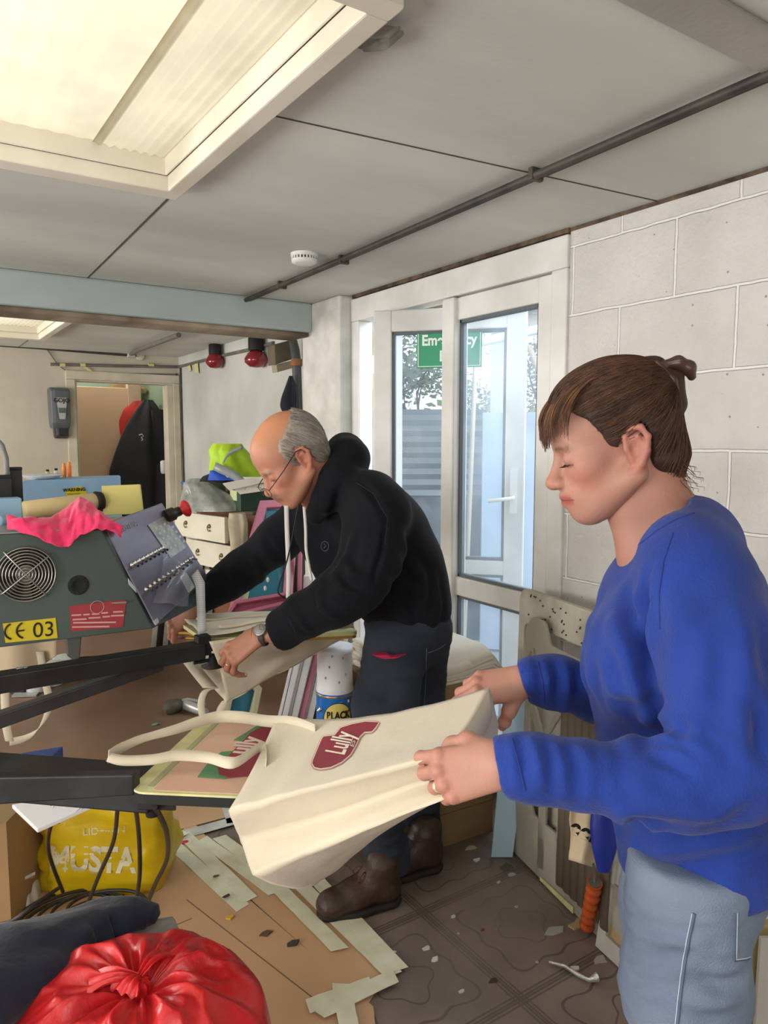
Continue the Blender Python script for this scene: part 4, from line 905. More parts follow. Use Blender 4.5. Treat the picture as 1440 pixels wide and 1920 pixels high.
# brown box, grey pipe and dark cloth at the beam end
b0 = PL(512, 645, 1, 4.0); t = thing('bracket_box', 'brown weathered box fixed under the beam end', 'box', b0)
MB().slab([PL(514, 646, 1, 4.0), PL(551, 636, 1, 4.0), PL(553, 672, 1, 4.0), PL(516, 684, 1, 4.0)], (0, .1, 0)).build('box_body', mat('weathered_brown', '6e6250', .8, var='574c3d', vs=8), t, bevel=.006)
MB().slab([PL(518, 684, 1, 4.0), PL(549, 676, 1, 4.0), PL(549, 690, 1, 4.0), PL(520, 698, 1, 4.0)], (0, .07, 0)).build('lower_block', mat('pale_weathered', '9b8f7d', .8), t, bevel=.004)
g0 = PL(556, 640, 1, 3.9); g1 = PL(562, 800, 1, 3.9)
t = thing('service_pipe', 'thick dark grey vertical pipe beside the plaster pier', 'pipe', g1)
MB().tube([PL(549, 640, 1, 4.0), PL(553, 655, 1, 3.93), PL(556, 680, 1, 3.9), PL(560, 800, 1, 3.9), Vector((PL(560, 800, 1, 3.9).x+.01, 3.9, .0))], .027, 12).build('pipe_body', mat('dark_grey_pipe', '4a4c4c', .5), t)
MB().tube([PL(556, 680, 1, 3.9)+Vector((0, 0, .02)), PL(556, 680, 1, 3.9)-Vector((0, 0, .02))], .034, 12).build('pipe_collar', mat('rust_orange', '8a5a3c', .8), t)
def sack(name, label, cat, path, m_, amp=.1, group=None, parent=None, n=28, fine=6, seedv=0, solid=0):
    """hanging or lying soft thing: path=[(center, ra, rb)], with noisy folds"""
    rings = []
    for i, (c_, ra, rb) in enumerate(path):
        c_ = Vector(c_); ring = []
        for k in range(n):
            t = 2*math.pi*k/n; f_ = 1+amp*noise.noise(Vector((math.cos(t)*1.6+seedv, math.sin(t)*1.6, i*.28)))+amp*.7*noise.noise(Vector((math.cos(t)*fine, math.sin(t)*fine+seedv, i*.2)))
            ring.append(c_+(Vector(RT)*math.cos(t)*ra+Vector((FW[0], FW[1], 0)).normalized()*math.sin(t)*rb)*f_)
        rings.append(ring)
    # refine between rings
    out = []
    for i in range(len(rings)-1):
        for s_ in range(3): out.append([rings[i][k]*(1-s_/3)+rings[i+1][k]*(s_/3) for k in range(n)])
    out.append(rings[-1])
    o = MB().loft(out).build(name, m_, parent, sub=1)
    return tag(o, label, cat, group) if parent is None else o
navy_cloth = mat('navy_black_fabric', '10131c', .9, var='171b27', vs=8, bump=.2, bs=60, sheen=.15)
z_ = lambda x, y, yy=3.85: PL(x, y, 1, yy)
sack('hanging_cloth', 'dark navy cloth hanging beside the grey pipe at the beam end', 'cloth', [(z_(546, 705), .012, .015), (z_(547, 722), .03, .03), (z_(544, 745), .045, .035), (z_(542, 762), .05, .04), (z_(548, 785), .04, .035), (z_(553, 815), .03, .03), (z_(555, 850), .02, .02)], navy_cloth, .35)
# coats in the doorway
def dwy(x, y, yy=7.0): return PL(x, y, 1, yy)
black_f = mat('black_coat_fabric', '0d0d0f', .8, var='17171b', vs=5, bump=.3, bs=12, sheen=.1)
ct = thing('hanging_coat', 'black coat with small white emblem hanging in the far doorway', 'coat', dwy(270, 960))
sack('coat_body', None, None, [(dwy(278, 750), .035, .04), (dwy(276, 766), .10, .08), (dwy(268, 800), .2, .1), (dwy(262, 840), .26, .12), (dwy(260, 880), .29, .13), (dwy(262, 920), .29, .13), (dwy(264, 960), .29, .13), (dwy(266, 1100), .28, .12)], black_f, .42, parent=ct, seedv=2)
sack('coat_sleeve', None, None, [(dwy(297, 768, 6.9), .07, .05), (dwy(300, 820, 6.9), .08, .06), (dwy(304, 880, 6.9), .07, .06), (dwy(306, 945, 6.9), .06, .05)], black_f, .2, parent=ct, seedv=7)
eo = dwy(265, 820, 6.855); em = MB(); em.tube([eo+Vector((-.02, 0, .02)), eo+Vector((.005, 0, .03)), eo+Vector((.02, 0, .01)), eo+Vector((.0, 0, 0)), eo+Vector((.015, 0, -.02)), eo+Vector((0, 0, -.03))], .005, 6)
em.build('coat_emblem', mat('emblem_white', 'c9cbca', .6), ct)
sack('red_garment', 'red garment hanging behind the black coat', 'garment', [(dwy(262, 752, 7.06), .05, .03), (dwy(253, 768, 7.06), .1, .04), (dwy(247, 790, 7.06), .11, .04), (dwy(243, 815, 7.06), .08, .04)], mat('red_fabric', 'b3261d', .8, var='8f1c18', vs=9), .3)
sack('green_strap_bundle', 'small green and white bundle hanging right of the black coat', 'bundle', [(dwy(302, 760, 7.2), .03, .03), (dwy(303, 775, 7.2), .05, .03), (dwy(306, 795, 7.2), .02, .02)], mat('green_white_fabric', '5f8a68', .8, var='c6cfc4', vs=14), .3)
sack('dark_bundle', 'black bag below the black coat at the right side of the doorway', 'bag', [(dwy(310, 870, 6.8), .07, .05), (dwy(311, 900, 6.8), .1, .07), (dwy(312, 960, 6.8), .12, .08), (dwy(312, 1080, 6.8), .1, .08)], black_f, .25, seedv=4)
tag(MB().lathe(dwy(307, 888, 6.7), [(.02, 0), (.028, .02), (.028, .11), (.012, .12)], 14).build('white_bottle', mat('white_plastic', 'e4e5e6', .35)), 'small white bottle hanging at the right side of the doorway', 'bottle')
tag(sack('wood_scraps', None, None, [(dwy(238, 722, 7.65), .16, .1), (dwy(245, 730, 7.65), .2, .1), (dwy(248, 737, 7.65), .15, .1)], mat('pale_timber', 'd9b98c', .7, var='b0895e', vs=10), .3, parent=None), 'pale timber offcuts on the ledge at the top of the doorway', 'wood')

# ------------------------------------------------------------------ chest of drawers and what lies on it
cream_p = mat('cream_painted_wood', 'd9d4c3', .5, var='cbc4b0', vs=4); brown_w = mat('brown_carcass', '7a4a30', .6, var='643b26', vs=6)
CD = 4.75
def cq(x, y, d=CD): return P(x, y, d)
ch = thing('chest_of_drawers', 'cream chest of drawers with pulled-out drawers by the side wall', 'chest of drawers', Vector((cq(400, 1100).x, cq(400, 1100).y, 0)))
u_ = Vector((P(440, 980, 4.35)-P(345, 952, 4.75)).to_tuple()); u_.z = 0; lw = u_.length; u_.normalize(); v_ = Vector((-u_.y, u_.x, 0)); v_ = v_ if v_.dot(Vector(FW)) > 0 else -v_
O_ = P(345, 952, 4.75)
def CM(x, y, z): return O_+u_*x+v_*y+Vector((0, 0, z))
Mch = Matrix(((u_.x, v_.x, 0, O_.x), (u_.y, v_.y, 0, O_.y), (0, 0, 1, 0), (0, 0, 0, 1)))
topz = O_.z-.005
MB().box((-.02, .10, 0), (lw+.08, .36, topz), Mch).build('carcass', brown_w, ch, bevel=.004)
MB().box((-.03, .06, topz), (lw+.10, .36, topz+.02), Mch).build('chest_top', mat('cluttered_top', '5a4c3c', .7), ch, bevel=.004)
ring_m = mat('dull_brass_ring', '8a7a55', .4, .8)
for k, (zz0, pull) in enumerate(((topz-.165, .13), (topz-.35, .05), (topz-.54, .0))):
    dr = MB().box((.0, -pull+.06, zz0), (lw, -pull+.085, zz0+.155), Mch).box((.02, -pull+.07, zz0+.01), (.035, .3, zz0+.13), Mch).box((lw-.035, -pull+.07, zz0+.01), (lw-.02, .3, zz0+.13), Mch).build('drawer', cream_p, ch, bevel=.003)
    for xx in (lw*.25, lw*.72):
        c_ = Mch @ Vector((xx, -pull+.052, zz0+.09)); hb_ = MB()
        hb_.lathe(c_+v_*.008, [(.014, 0), (.012, .008), (.001, .01)], 12, -v_)
        hb_.tube([c_+u_*.016*math.cos(t)+Vector((0, 0, .018*math.sin(t)-.012)) for t in np.linspace(.5, 5.8, 12)], .003, 6)
        hb_.build('ring_pull', ring_m, dr); bpy.data.objects[-1] if False else None
        for o_ in list(dr.children): pass
# green box with its contents
gb_m = mat('dark_green_card', '2c4a3d', .7, var='25402f', vs=5)
gx0, gx1 = P(384, 905, 4.75), P(452, 958, 4.35)
g0_ = Vector((gx0.x, gx0.y, 0)); g1_ = Vector((gx1.x, gx1.y, 0)); gu = (g1_-g0_).normalized(); gvv = Vector((-gu.y, gu.x, 0)); gvv = gvv if gvv.dot(Vector(FW)) > 0 else -gvv; gl_ = (g1_-g0_).length
zb_ = topz+.02; Mg = Matrix(((gu.x, gvv.x, 0, g0_.x), (gu.y, gvv.y, 0, g0_.y), (0, 0, 1, zb_), (0, 0, 0, 1)))
gbx = thing('green_box', 'open dark green cardboard box of clutter on the chest of drawers', 'box', Mg @ Vector((gl_/2, .15, 0)))
gh = .155
MB().box((0, 0, 0), (gl_, .008, gh), Mg).box((0, .32, 0), (gl_, .328, gh), Mg).box((0, .008, 0), (.008, .32, gh), Mg).box((gl_-.008, .008, 0), (gl_, .32, gh), Mg).box((.008, .008, 0), (gl_-.008, .32, .008), Mg).build('box_shell', gb_m, gbx)
MB().box((gl_-.14, -.002, .06), (gl_-.05, -.0005, .12), Mg).build('torn_sticker', mat('pale_sticker', 'c9cf9c', .7), gbx)
MB().box((gl_-.20, -.004, -.0), (gl_-.175, -.0005, gh), Mg).build('brown_tape_strip', mat('brown_tape', '9a7a50', .5), gbx)
# end box right of it
sack('clear_plastic_bag', 'crumpled clear plastic bag on the chest left of the green box', 'plastic bag', [(P(395, 957, 4.45), .26, .1), (P(392, 945, 4.45), .25, .1), (P(382, 925, 4.5), .17, .09), (P(368, 908, 4.5), .1, .07), (P(365, 897, 4.5), .04, .03)], mat('crumpled_clear_plastic', 'b9bcb8', .15, var='8f948c', vs=14, alpha=.75, bump=.9, bs=18), .5, seedv=3)
sack('blue_plastic_bag', 'small blue plastic bag peeking over the clear bag', 'plastic bag', [(P(363, 912, 4.6), .05, .05), (P(362, 904, 4.6), .07, .05), (P(368, 900, 4.6), .03, .03)], mat('blue_plastic', '2f57a8', .3), .4)
hv = mat('hi_vis_yellow', 'c2e63a', .6, var='a3cc20', vs=6, bump=.5, bs=14)
hvo = thing('hi_vis_vest', 'yellow hi-vis vest with grey bands heaped on the green box', 'vest', P(425, 890, 4.5))
sack('vest_fabric', None, None, [(P(438, 893, 4.5), .17, .12), (P(436, 880, 4.5), .165, .12), (P(432, 860, 4.5), .13, .1), (P(428, 845, 4.5), .12, .09), (P(428, 832, 4.5), .09, .05)], hv, .45, parent=hvo, seedv=1)
sb = mat('silver_band', '8e9496', .35)
ribbon([P(402, 874, 4.36), P(415, 880, 4.34), P(440, 892, 4.32), P(462, 912, 4.3)], UPV*.8+RT*.3, .05, 'reflective_band', sb, hvo, seg=4)
ribbon([P(418, 868, 4.37), P(430, 850, 4.37), P(455, 838, 4.37)], UPV, .022, 'reflective_band', sb, hvo, seg=4)
sack('blue_cloth', 'crumpled bright blue cloth under the hi-vis vest', 'cloth', [(P(430, 900, 4.4), .12, .05), (P(418, 888, 4.4), .07, .04), (P(405, 882, 4.4), .03, .03)], mat('bright_blue_cloth', '2350c0', .7), .4)
sack('black_cloth', 'black cloth at the rim of the green box', 'cloth', [(P(408, 903, 4.42), .09, .05), (P(408, 893, 4.42), .08, .04), (P(402, 888, 4.42), .03, .03)], navy_cloth, .3, seedv=5)
for k, (pp, lb) in enumerate((([(418, 906), (470, 896), (500, 902), (440, 915), (430, 918)], 'loose white papers lying over the front of the green box'), ([(440, 915), (505, 905), (520, 915), (450, 925)], 'second loose paper sheet under the topmost one'))):
    tag(MB().slab([P(x, y, 4.28+.02*k) for x, y in pp], Vector((0, 0, -.006))).build('paper_sheet', mat('white_paper_off', 'cfccc2', .8)), lb, 'paper')
# cardboard rolls end near drawers, right side cream cloth
sack('cream_rag', 'cream rag hanging beside the pulled-out top drawer', 'rag', [(P(447, 962, 4.25), .05, .04), (P(449, 980, 4.25), .06, .04), (P(450, 1010, 4.25), .05, .04), (P(452, 1060, 4.25), .05, .04), (P(452, 1100, 4.25), .05, .04)], mat('cream_rag_cloth', 'c3b89f', .9, var='a0937b', vs=9), .35)

# ------------------------------------------------------------------ screens
teal = mat('teal_mesh', '1d6a7c', .5, var='185c6d', vs=3); pinkf_ = mat('pink_stained_frame', 'a85f74', .6, var='c2748a', vs=5)
cream_f = mat('cream_stained_frame', 'c9bf9c', .6, var='b3a983', vs=5); white_f = mat('white_alu_frame', 'd5d2d3', .4, var='c0bdbe', vs=5); grey_f = mat('grey_alu_frame', '77746c', .45, .2, var='5e5b53', vs=6)
def screen(name, label, bl, br, tr, tl, w_, th, fm, mm, border=None, group=None):
    """printing screen from its four corners; w_ = bar width"""
    bl, br, tr, tl = map(Vector, (bl, br, tr, tl)); c_ = (bl+br+tr+tl)/4; nrm = (br-bl).cross(tl-bl).normalized()
    if nrm.dot(Vector(CAM)-c_) < 0: nrm = -nrm
    t = thing(name, label, 'screen', (bl+br)/2, group)
    def inset(k):
        out = []; q = [bl, br, tr, tl]
        for i in range(4):
            p, a_, b_ = q[i], q[i-1], q[(i+1) % 4]; out.append(p+(a_-p).normalized()*k+(b_-p).normalized()*k)
        return out
    MB().ring_slab([bl, br, tr, tl], inset(w_), -nrm*th).build('screen_frame', fm, t, bevel=.003)
    MB().slab([p-nrm*th*.7 for p in inset(w_*.6)], -nrm*.002).build('screen_mesh', mm, t)
    if border is not None: MB().ring_slab([p-nrm*th*.66 for p in inset(w_*1.0)], [p-nrm*th*.66 for p in inset(w_*1.0+.03)], nrm*.001).build('mesh_border', border, t)
    return t, nrm
# teal screen with pink frame behind the man
screen('printing_screen', 'tall teal printing screen with pink-stained frame leaning behind the arms of the man', P(415, 1190, 3.3), P(545, 1150, 3.35), P(560, 935, 3.75), P(487, 938, 3.65), .045, .035, pinkf_, teal, mat('pale_green_film', 'a9b58f', .6))
wp = mat('pale_print_spot', 'd9d6c6', .6)
for x, y in ((502, 1087), (497, 1103)): tag(MB().ell(P(x, y, 3.3), (.006, .006, .012), 6).build('paint_spot', wp), 'pale paint drip on the teal screen, %s of two' % ('upper' if y < 1095 else 'lower'), 'paint drip')
screen('printing_screen', 'pink-edged low screen standing in front of the tall teal screen', P(418, 1160, 3.1), P(545, 1130, 3.2), P(545, 1108, 3.25), P(440, 1126, 3.15), .02, .03, pinkf_, mat('pink_mesh', '8f3f55', .6))
screen('printing_screen', 'teal printing screen with cream edge leaning low beside the row of white frames', P(400, 1400, 2.85), P(470, 1400, 2.9), P(492, 1290, 3.05), P(440, 1235, 3.0), .035, .03, cream_f, teal)
# row of frames seen edge-on
rows = [  # (bottom x, top x, width px, material, label)
    (497, 545, 15, white_f, 'white screen frame standing edge-on, first of the row beside the teal screen'), (515, 562, 17, white_f, 'white screen frame with pink smudge, second of the row'), (535, 580, 12, pinkf_, 'thin dark red edged frame between white frames'), (548, 592, 16, white_f, 'white screen frame standing edge-on, in the middle of the row'),
    (567, 607, 9, black_steel, 'black-edged frame between the white and grey frames'), (578, 616, 13, grey_f, 'grey screen frame next to the black edge in the row'), (594, 628, 14, cream_f, 'grey-cream frame, last but one before the white bucket'), (610, 640, 12, grey_f, 'dark grey frame beside the white bucket')]
for k, (xb, xt, wpx, m_, lb) in enumerate(rows):
    d = 2.95+.02*k; b0_ = PL(xb-6, 1395, 1, 0) if False else P(xb-10, 1420, d); t0_ = P(xt+4, 1225, d+.12)
    ww = Vector(RT)*(wpx*1.22/FPX*d); back = Vector((FW[0], FW[1], 0)).normalized()*.42
    b0_.z = .003; 
    fr_ = MB(); th_ = .03
    q = [b0_, b0_+back, t0_+back, t0_]
    fr_.ring_slab(q, [q[0]+Vector((0, 0, .03))+back*.08, q[1]+Vector((0, 0, .03))-back*.08, q[2]-Vector((0, 0, .03))-back*.08, q[3]-Vector((0, 0, .03))+back*.08], ww)
    t = thing('printing_screen', lb, 'screen', b0_, 'frames in the row'); fr_.build('frame_bars', m_, t, bevel=.003)
    MB().slab([p+ww*.3 for p in q], ww*.1).build('screen_mesh', teal if k in (0, 3) else mat('grey_mesh', '8f8f8a', .6), t)
for k, (xa, xb, y0, y1) in enumerate(((553, 575, 1080, 1225), (577, 590, 1070, 1225), (590, 607, 1060, 1225), (607, 622, 1075, 1225), (545, 556, 1000, 1225))):
    m_ = [white_f, cream_f, pinkf_, white_f, pinkf_][k]
    pb0, pb1 = P(xa, y1, 3.3), P(xb, y1, 3.3); pt0, pt1 = P(xa+16, y0, 3.5), P(xb+10, y0, 3.5)
    lb = ['white tall frame seen under the chest of the man', 'cream tall frame seen between the arms of the man', 'dark red edged tall frame between the arms of the man', 'white tall frame closest to the belly of the man', 'narrow pink frame edge beside the teal screen'][k]
    pb0.z = pb1.z = .003
    tag(MB().slab([pb0, pb1, pt1, pt0], Vector((FW[0], FW[1], 0))*.04).build('printing_screen', m_, bevel=.003), lb, 'screen')
RV_ = Vector(RT)
# frames and pots beyond the arms, under the control box
for k, (x, y) in enumerate(((372, 1235), (385, 1234), (398, 1232), (320, 1236), (332, 1233), (298, 1236))):
    q = PL(x-18, y+6, 2, .004); tpt = q+Vector((0, 0, .62))+RV_*.10+Vector((0, .08, 0))
    tag(MB().slab([q, q+Vector(RT)*.035, tpt+Vector(RT)*.035, tpt], Vector((FW[0], FW[1], 0))*.3).build('printing_screen', grey_f if k % 2 else mat('grey_green_frame', '6c736a', .5), bevel=.003), 'grey frame on edge behind the far press arm, ' + ['third from the right', 'second from the right', 'rightmost of six', 'third from the control box side', 'fourth from the control box side', 'closest to the control box'][k], 'screen', 'grey frames behind the far arm')
bd = tag(MB().slab([PL(140, 1232, 2, .004), PL(300, 1222, 2, .004), PL(300, 1222, 2, .42), PL(140, 1232, 2, .42)], Vector((.0, .02, 0))).build('brown_board', mat('brown_hardboard', '7c5c40', .7, var='6a4d35', vs=4)), 'brown board standing under the switch panel', 'board')
for k, (x, y, s_, lb) in enumerate(((68, 1295, 1.0, 'white plastic pot behind the hanging strap, in front of the two others'), (98, 1283, 1.0, 'white plastic pot in the middle of the three under the press arm'), (124, 1270, 1.05, 'white plastic pot furthest from the hanging strap under the press arm'))):
    q = PL(x, y, 2, .004); t = thing('white_pot', lb, 'pot', q); s_ *= 1.22
    MB().lathe(q, [(.044*s_, 0), (.05*s_, .004), (.052*s_, .11), (.05*s_, .115)], 24).build('pot_body', mat('white_plastic', 'e4e5e6', .35), t)
    MB().lathe(q+Vector((0, 0, .11)), [(.055*s_, 0), (.055*s_, .018), (.05*s_, .02), (.001, .02)], 24).build('pot_lid', mat('grey_lid', 'a9aaab', .4), t)
z0s = .0035
tag(MB().slab([PL(22, 1308, 2, z0s+.002), PL(68, 1306, 2, z0s+.002), PL(78, 1296, 2, z0s+.002), PL(35, 1292, 2, z0s+.002)], (0, 0, .01)).build('folded_plastic', mat('grey_film', '9a9a9c', .3)), 'grey folded plastic in front of the white pots', 'plastic sheet')
sack('black_bundle', 'black bundle behind the hanging strap on the floor', 'bundle', [(PL(42, 1296, 2, z0s), .06, .06), (PL(42, 1296, 2, z0s)+Vector((0, 0, .05)), .07, .06), (PL(42, 1296, 2, z0s)+Vector((0, 0, .1)), .05, .05)], mat('dark_plum', '221a26', .7), .3)

# spray gun on the floor
gq = PL(340, 1335, 2, 0.02); t = thing('spray_gun', 'grey hand tool with dark round nozzle lying on the brown floor', 'hand tool', gq)
fl = lambda x, y, z=.03: PL(x, y, 2, z)
MB().tube([fl(308, 1332), fl(318, 1326, .04), fl(332, 1322, .04), fl(342, 1318, .035)], [.022, .04, .036, .02], 14).build('nozzle', mat('dark_olive_metal', '4d4a40', .5), t)
MB().tube([fl(338, 1318), fl(352, 1322, .04), fl(372, 1330, .035), fl(386, 1336)], [.02, .028, .026, .02], 12).build('tool_body', mat('silver_grey', 'a9aaa8', .35, .4), t)
MB().tube([fl(338, 1316, .05), fl(352, 1312, .06), fl(372, 1316, .05), fl(384, 1322, .04)], .012, 8).build('tool_handle', mat('silver_grey', 'a9aaa8', .35, .4), t)

# ------------------------------------------------------------------ buckets
def ground(x, y, d): q = P(x, y, d); return Vector((q.x, q.y, 0))
BD = 2.62
bq = ground(625, 1340, BD)
zt_ = P(622, 1325, BD).z
t = thing('blue_tin', 'blue metal tin with yellow oval label standing under the white bucket', 'tin', Vector((bq.x, bq.y, 0)))
pxm = BD/FPX; rad = 35*pxm; ztop_t = P(622, 1292, BD).z; 
zb_t = ztop_t-.19
tc_ = P(628, 1300, BD); tc_ = Vector((tc_.x, tc_.y, 0))
MB().lathe(tc_+Vector((0, 0, zb_t)), [(rad, 0), (rad*1.02, .004), (rad, .008), (rad, .180), (rad*1.03, .186), (rad*.98, .19), (.001, .185)], 40).build('tin_body', mat('blue_tin_paint', '1b6fc0', .3, var='155fa8', vs=4), t)
MB().lathe(tc_+Vector((0, 0, zb_t+.178)), [(rad*1.02, 0), (rad*1.035, .004), (rad*1.02, .009), (rad*.98, .010)], 40).build('tin_rim', mat('tin_rim_brass', 'a8926a', .3, .8), t)
# something carries the tin: an upturned crate
tag(MB().box((-.14, -.14, 0), (.16, .16, zb_t-.003), Matrix.Translation(tc_)).build('support_crate', mat('dark_crate', '2c2a28', .7), bevel=.006), 'dark crate under the blue tin', 'crate')
cd_ = (Vector(CAM)-tc_); cd_.z = 0; cd_.normalize(); sd_ = Vector((cd_.y, -cd_.x, 0)); sd_ = sd_ if sd_.dot(Vector(RT)) > 0 else -sd_
def on_tin(a_, z, off=.001): 
    t_ = a_/rad; return tc_+(cd_*math.cos(t_)+sd_*math.sin(t_))*(rad+off)+Vector((0, 0, z))
zc = zb_t+.100
g = MB(); g.loft([[on_tin(.010+.052*f_*math.cos(k), zc+.062*f_*math.sin(k), .0012) for k in np.linspace(0, 2*math.pi, 32, endpoint=False)] for f_ in (.02, .25, .5, .75, 1)], cap=False); g.build('oval_label', mat('yellow_oval', 'd9c36a', .5), t)
g = MB(); g.tube([on_tin(.010+.052*math.cos(k), zc+.062*math.sin(k), .0014) for k in np.linspace(0, 2*math.pi, 33)], .0012, 5); g.build('oval_outline', blk_ink, t)
for s_t, z_t in (('BLACK', zc+.006), ('JACK', zc-.026)):
    o_t = text_mesh('tin_lettering', s_t, .036, (0, 0, 0), (1, 0, 0), (0, 1, 0), blk_ink, t, bold=.0016, xs=.75)
    for v_t in o_t.data.vertices: v_t.co = on_tin(.012+v_t.co.x, z_t+v_t.co.y, .0022+v_t.co.z*.3)
g = MB(); g.add([on_tin(.010+x, zb_t+z, .0013) for x, z in ((-.01, .143), (.045, .158), (.045, .168), (.01, .166), (-.012, .155))], [(0, 1, 2, 3, 4)]); g.build('brand_flash', mat('logo_white', 'e6dccb', .6), t)
MB().tube([on_tin(-.05, zb_t+.14, .004), on_tin(-.058, zb_t+.13, .008)], .007, 8).build('handle_lug', chrome, t)
wb = thing('white_bucket', 'white bucket with paint drips standing upside down on the blue tin', 'bucket', tc_+Vector((0, 0, ztop_t)))
ht = P(622, 1208, BD).z-ztop_t-.0
MB().lathe(tc_+Vector((0, 0, ztop_t-.0)), [(rad*1.0, 0), (rad*1.0, .01), (rad*.97, .014), (rad*.93, ht-.02), (rad*.96, ht-.018), (rad*.96, ht), (.001, ht)], 40).build('bucket_body', mat('dirty_white_bucket', 'e1e2e6', .4, var='cdced3', vs=5), wb)
g = MB()
for a_, z in ((-.02, .10), (.03, .13), (-.035, .06), (.015, .045), (-.01, .155), (.04, .07)):
    c_ = tc_+(cd_*math.cos(a_/rad)+sd_*math.sin(a_/rad))*(rad*.97)+Vector((0, 0, ztop_t+min(z, ht-.02))); g.ell(c_, (.003, .003, .005), 5)
g.build('paint_spots', mat('grey_drip', '8d8f93', .6), wb)
tag(MB().tube([P(664, 1205, 2.75), P(672, 1230, 2.75), P(671, 1260, 2.75), P(664, 1280, 2.75), P(668, 1330, 2.75)], [.02, .028, .028, .02, .03], 10).build('cream_paper_roll', mat('cream_paper', 'cfc6b0', .8)), 'cream crumpled paper between the white bucket and the jeans', 'paper')

# ------------------------------------------------------------------ cardboard box with stacked bags
card = mat('cardboard', '8f7652', .8, var='7f6746', vs=3, stretch=(1, 1, 4), bump=.05)
cA = PL(830, 1590, 2, 0); cB = PL(924, 1558, 2, 0); cu = (cB-cA).normalized(); cv = Vector((-cu.y, cu.x, 0)); cv = cv if cv.dot(Vector(FW)) > 0 else -cv
cl_ = (cB-cA).length; ctz = P(880, 1262, (cA+cu*cl_*.5-Vector(CAM)).dot(Vector(FW))).z
bxo = thing('cardboard_box', 'tall brown cardboard box behind the man, topped with folded bags', 'cardboard box', cA+cu*cl_/2)
Mc = Matrix(((cu.x, cv.x, 0, cA.x), (cu.y, cv.y, 0, cA.y), (0, 0, 1, 0), (0, 0, 0, 1)))
L_ = cl_+.20
MB().box((-.20, 0, 0), (cl_, .36, ctz), Mc).build('box_body', card, bxo, bevel=.003)
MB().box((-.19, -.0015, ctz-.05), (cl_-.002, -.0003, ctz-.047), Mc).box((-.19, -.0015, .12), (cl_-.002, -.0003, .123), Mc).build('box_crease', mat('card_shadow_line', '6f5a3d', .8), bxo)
MB().box((-.19, -.03, ctz-.085), (cl_-.02, -.002, ctz-.0), Mc @ Matrix.Translation((0, 0, 0))).build('box_flap', card, bxo, bevel=.002)
g = MB(); g.grid(lambda u, v: Mc @ Vector((cl_-.10+.10*u, -.036+.004*math.sin(u*40), ctz-.045+.05*v)), 20, 3)
g.build('foil_wrap', mat('crinkled_foil', 'b9b9b6', .25, .6, bump=1, bs=60), bxo)
bagc = canvas_mat('folded_canvas', 'e6ded0', 'd6cdbd')
for k in range(9):
    z = ctz+.004+.0115*k; dx_, dy_ = random.uniform(-.012, .012), random.uniform(-.01, .01)
    g = MB()
    def ff(u, v, z=z, dx_=dx_, dy_=dy_, k=k):
        x = -.17+(cl_+.175)*u+dx_; y = -.02+.36*v+dy_; sag = -.07*max(0, .12-v)/.12*(.6+.4*math.sin(u*4)) if k > 1 else 0
        edge = -.05*max(0, u-.93)/.07
        return Mc @ Vector((x, y-.0, z+sag*(k/9)+edge*(k/9)+.003*noise.noise(Vector((u*6, v*6, k)))))
    g.grid(ff, 26, 20)
    tag(g.build('folded_bag', bagc, solid=.009), 'cream canvas bag folded flat on the cardboard box, %s of the stack' % ['lowest', 'second from the bottom', 'third from the bottom', 'fourth from the bottom', 'middle one', 'fourth from the top', 'third from the top', 'second from the top', 'topmost'][k], 'folded bag', 'folded bags on the cardboard box')
# translucent blue-white sheet by the frames
s0, s1 = PL(921, 1560, 2, 0.02), PL(960, 1562, 2, .02)
s0 = P(922, 1556, 2.5); s1 = P(962, 1556, 2.5); s0.z = s1.z = .004
tp0, tp1 = P(950, 1300, 2.62), P(1000, 1300, 2.62)
tag(MB().slab([s0, s1, tp1, tp0], Vector(FW)*.01).build('acrylic_sheet', mat('pale_blue_acrylic', 'bcd9ea', .25, trans=.35)), 'pale blue translucent sheet standing by the closed door leaf', 'sheet')

# ------------------------------------------------------------------ aluminium platen frames leaning on the wall
fr_m = mat('paint_spattered_frame', 'c4beae', .55, var='979080', vs=8, bump=.25, bs=30, det=10)
lo_m = mat('greyer_frame', 'a5a092', .5, var='918c7e', vs=6, bump=.15)
def rpoly(pts, r, n=5):
    out = []
    for i in range(len(pts)):
        p = Vector(pts[i]); a_ = (Vector(pts[i-1])-p).normalized(); b_ = (Vector(pts[(i+1) % len(pts)])-p).normalized()
        for k in range(n+1):
            t = k/n; out.append((p+a_*r)*(1-t)**2+p*2*t*(1-t)+(p+b_*r)*t*t)
    return out
fb0, fb1 = PL(958, 1575, 2, .003), PL(1130, 1745, 2, .003)
ft0 = P(975, 1100, (fb0-Vector(CAM)).dot(Vector(FW))+.06); ft1 = ft0+(fb1-fb0)
fn = (fb1-fb0).cross(ft0-fb0).normalized(); fn = fn if fn.dot(Vector(CAM)-fb0) > 0 else -fn
def FP(u, v): return fb0+(fb1-fb0)*u+(ft0-fb0)*v   # frame plane coordinates
t = thing('leaning_frame', 'large paint-spattered rounded frame leaning on the wall beside the glazed door', 'frame', fb0)
uw = (fb1-fb0).length; vh = (ft0-fb0).length; a_, c_ = .038/uw, .12/vh
MB().ring_slab(rpoly([FP(0, 0), FP(1.6, 0), FP(1.6, 1), FP(0, 1)], .05), rpoly([FP(a_, .30), FP(1.6-a_, .30), FP(1.6-a_, 1-c_), FP(a_, 1-c_)], .03), -fn*.03).build('frame_body', fr_m, t, bevel=.004)
g = MB()
for i in range(46):
    u, v = random.uniform(.01, 1), random.choice([random.uniform(1-c_*.9, .99)]) if i % 4 else random.uniform(.05, .25)
    g.ell(FP(u, v)+fn*.001, (.0035, .0035, .0035), 4)
g.build('paint_spots', mat('dark_spots', '4a3a34', .7), t)
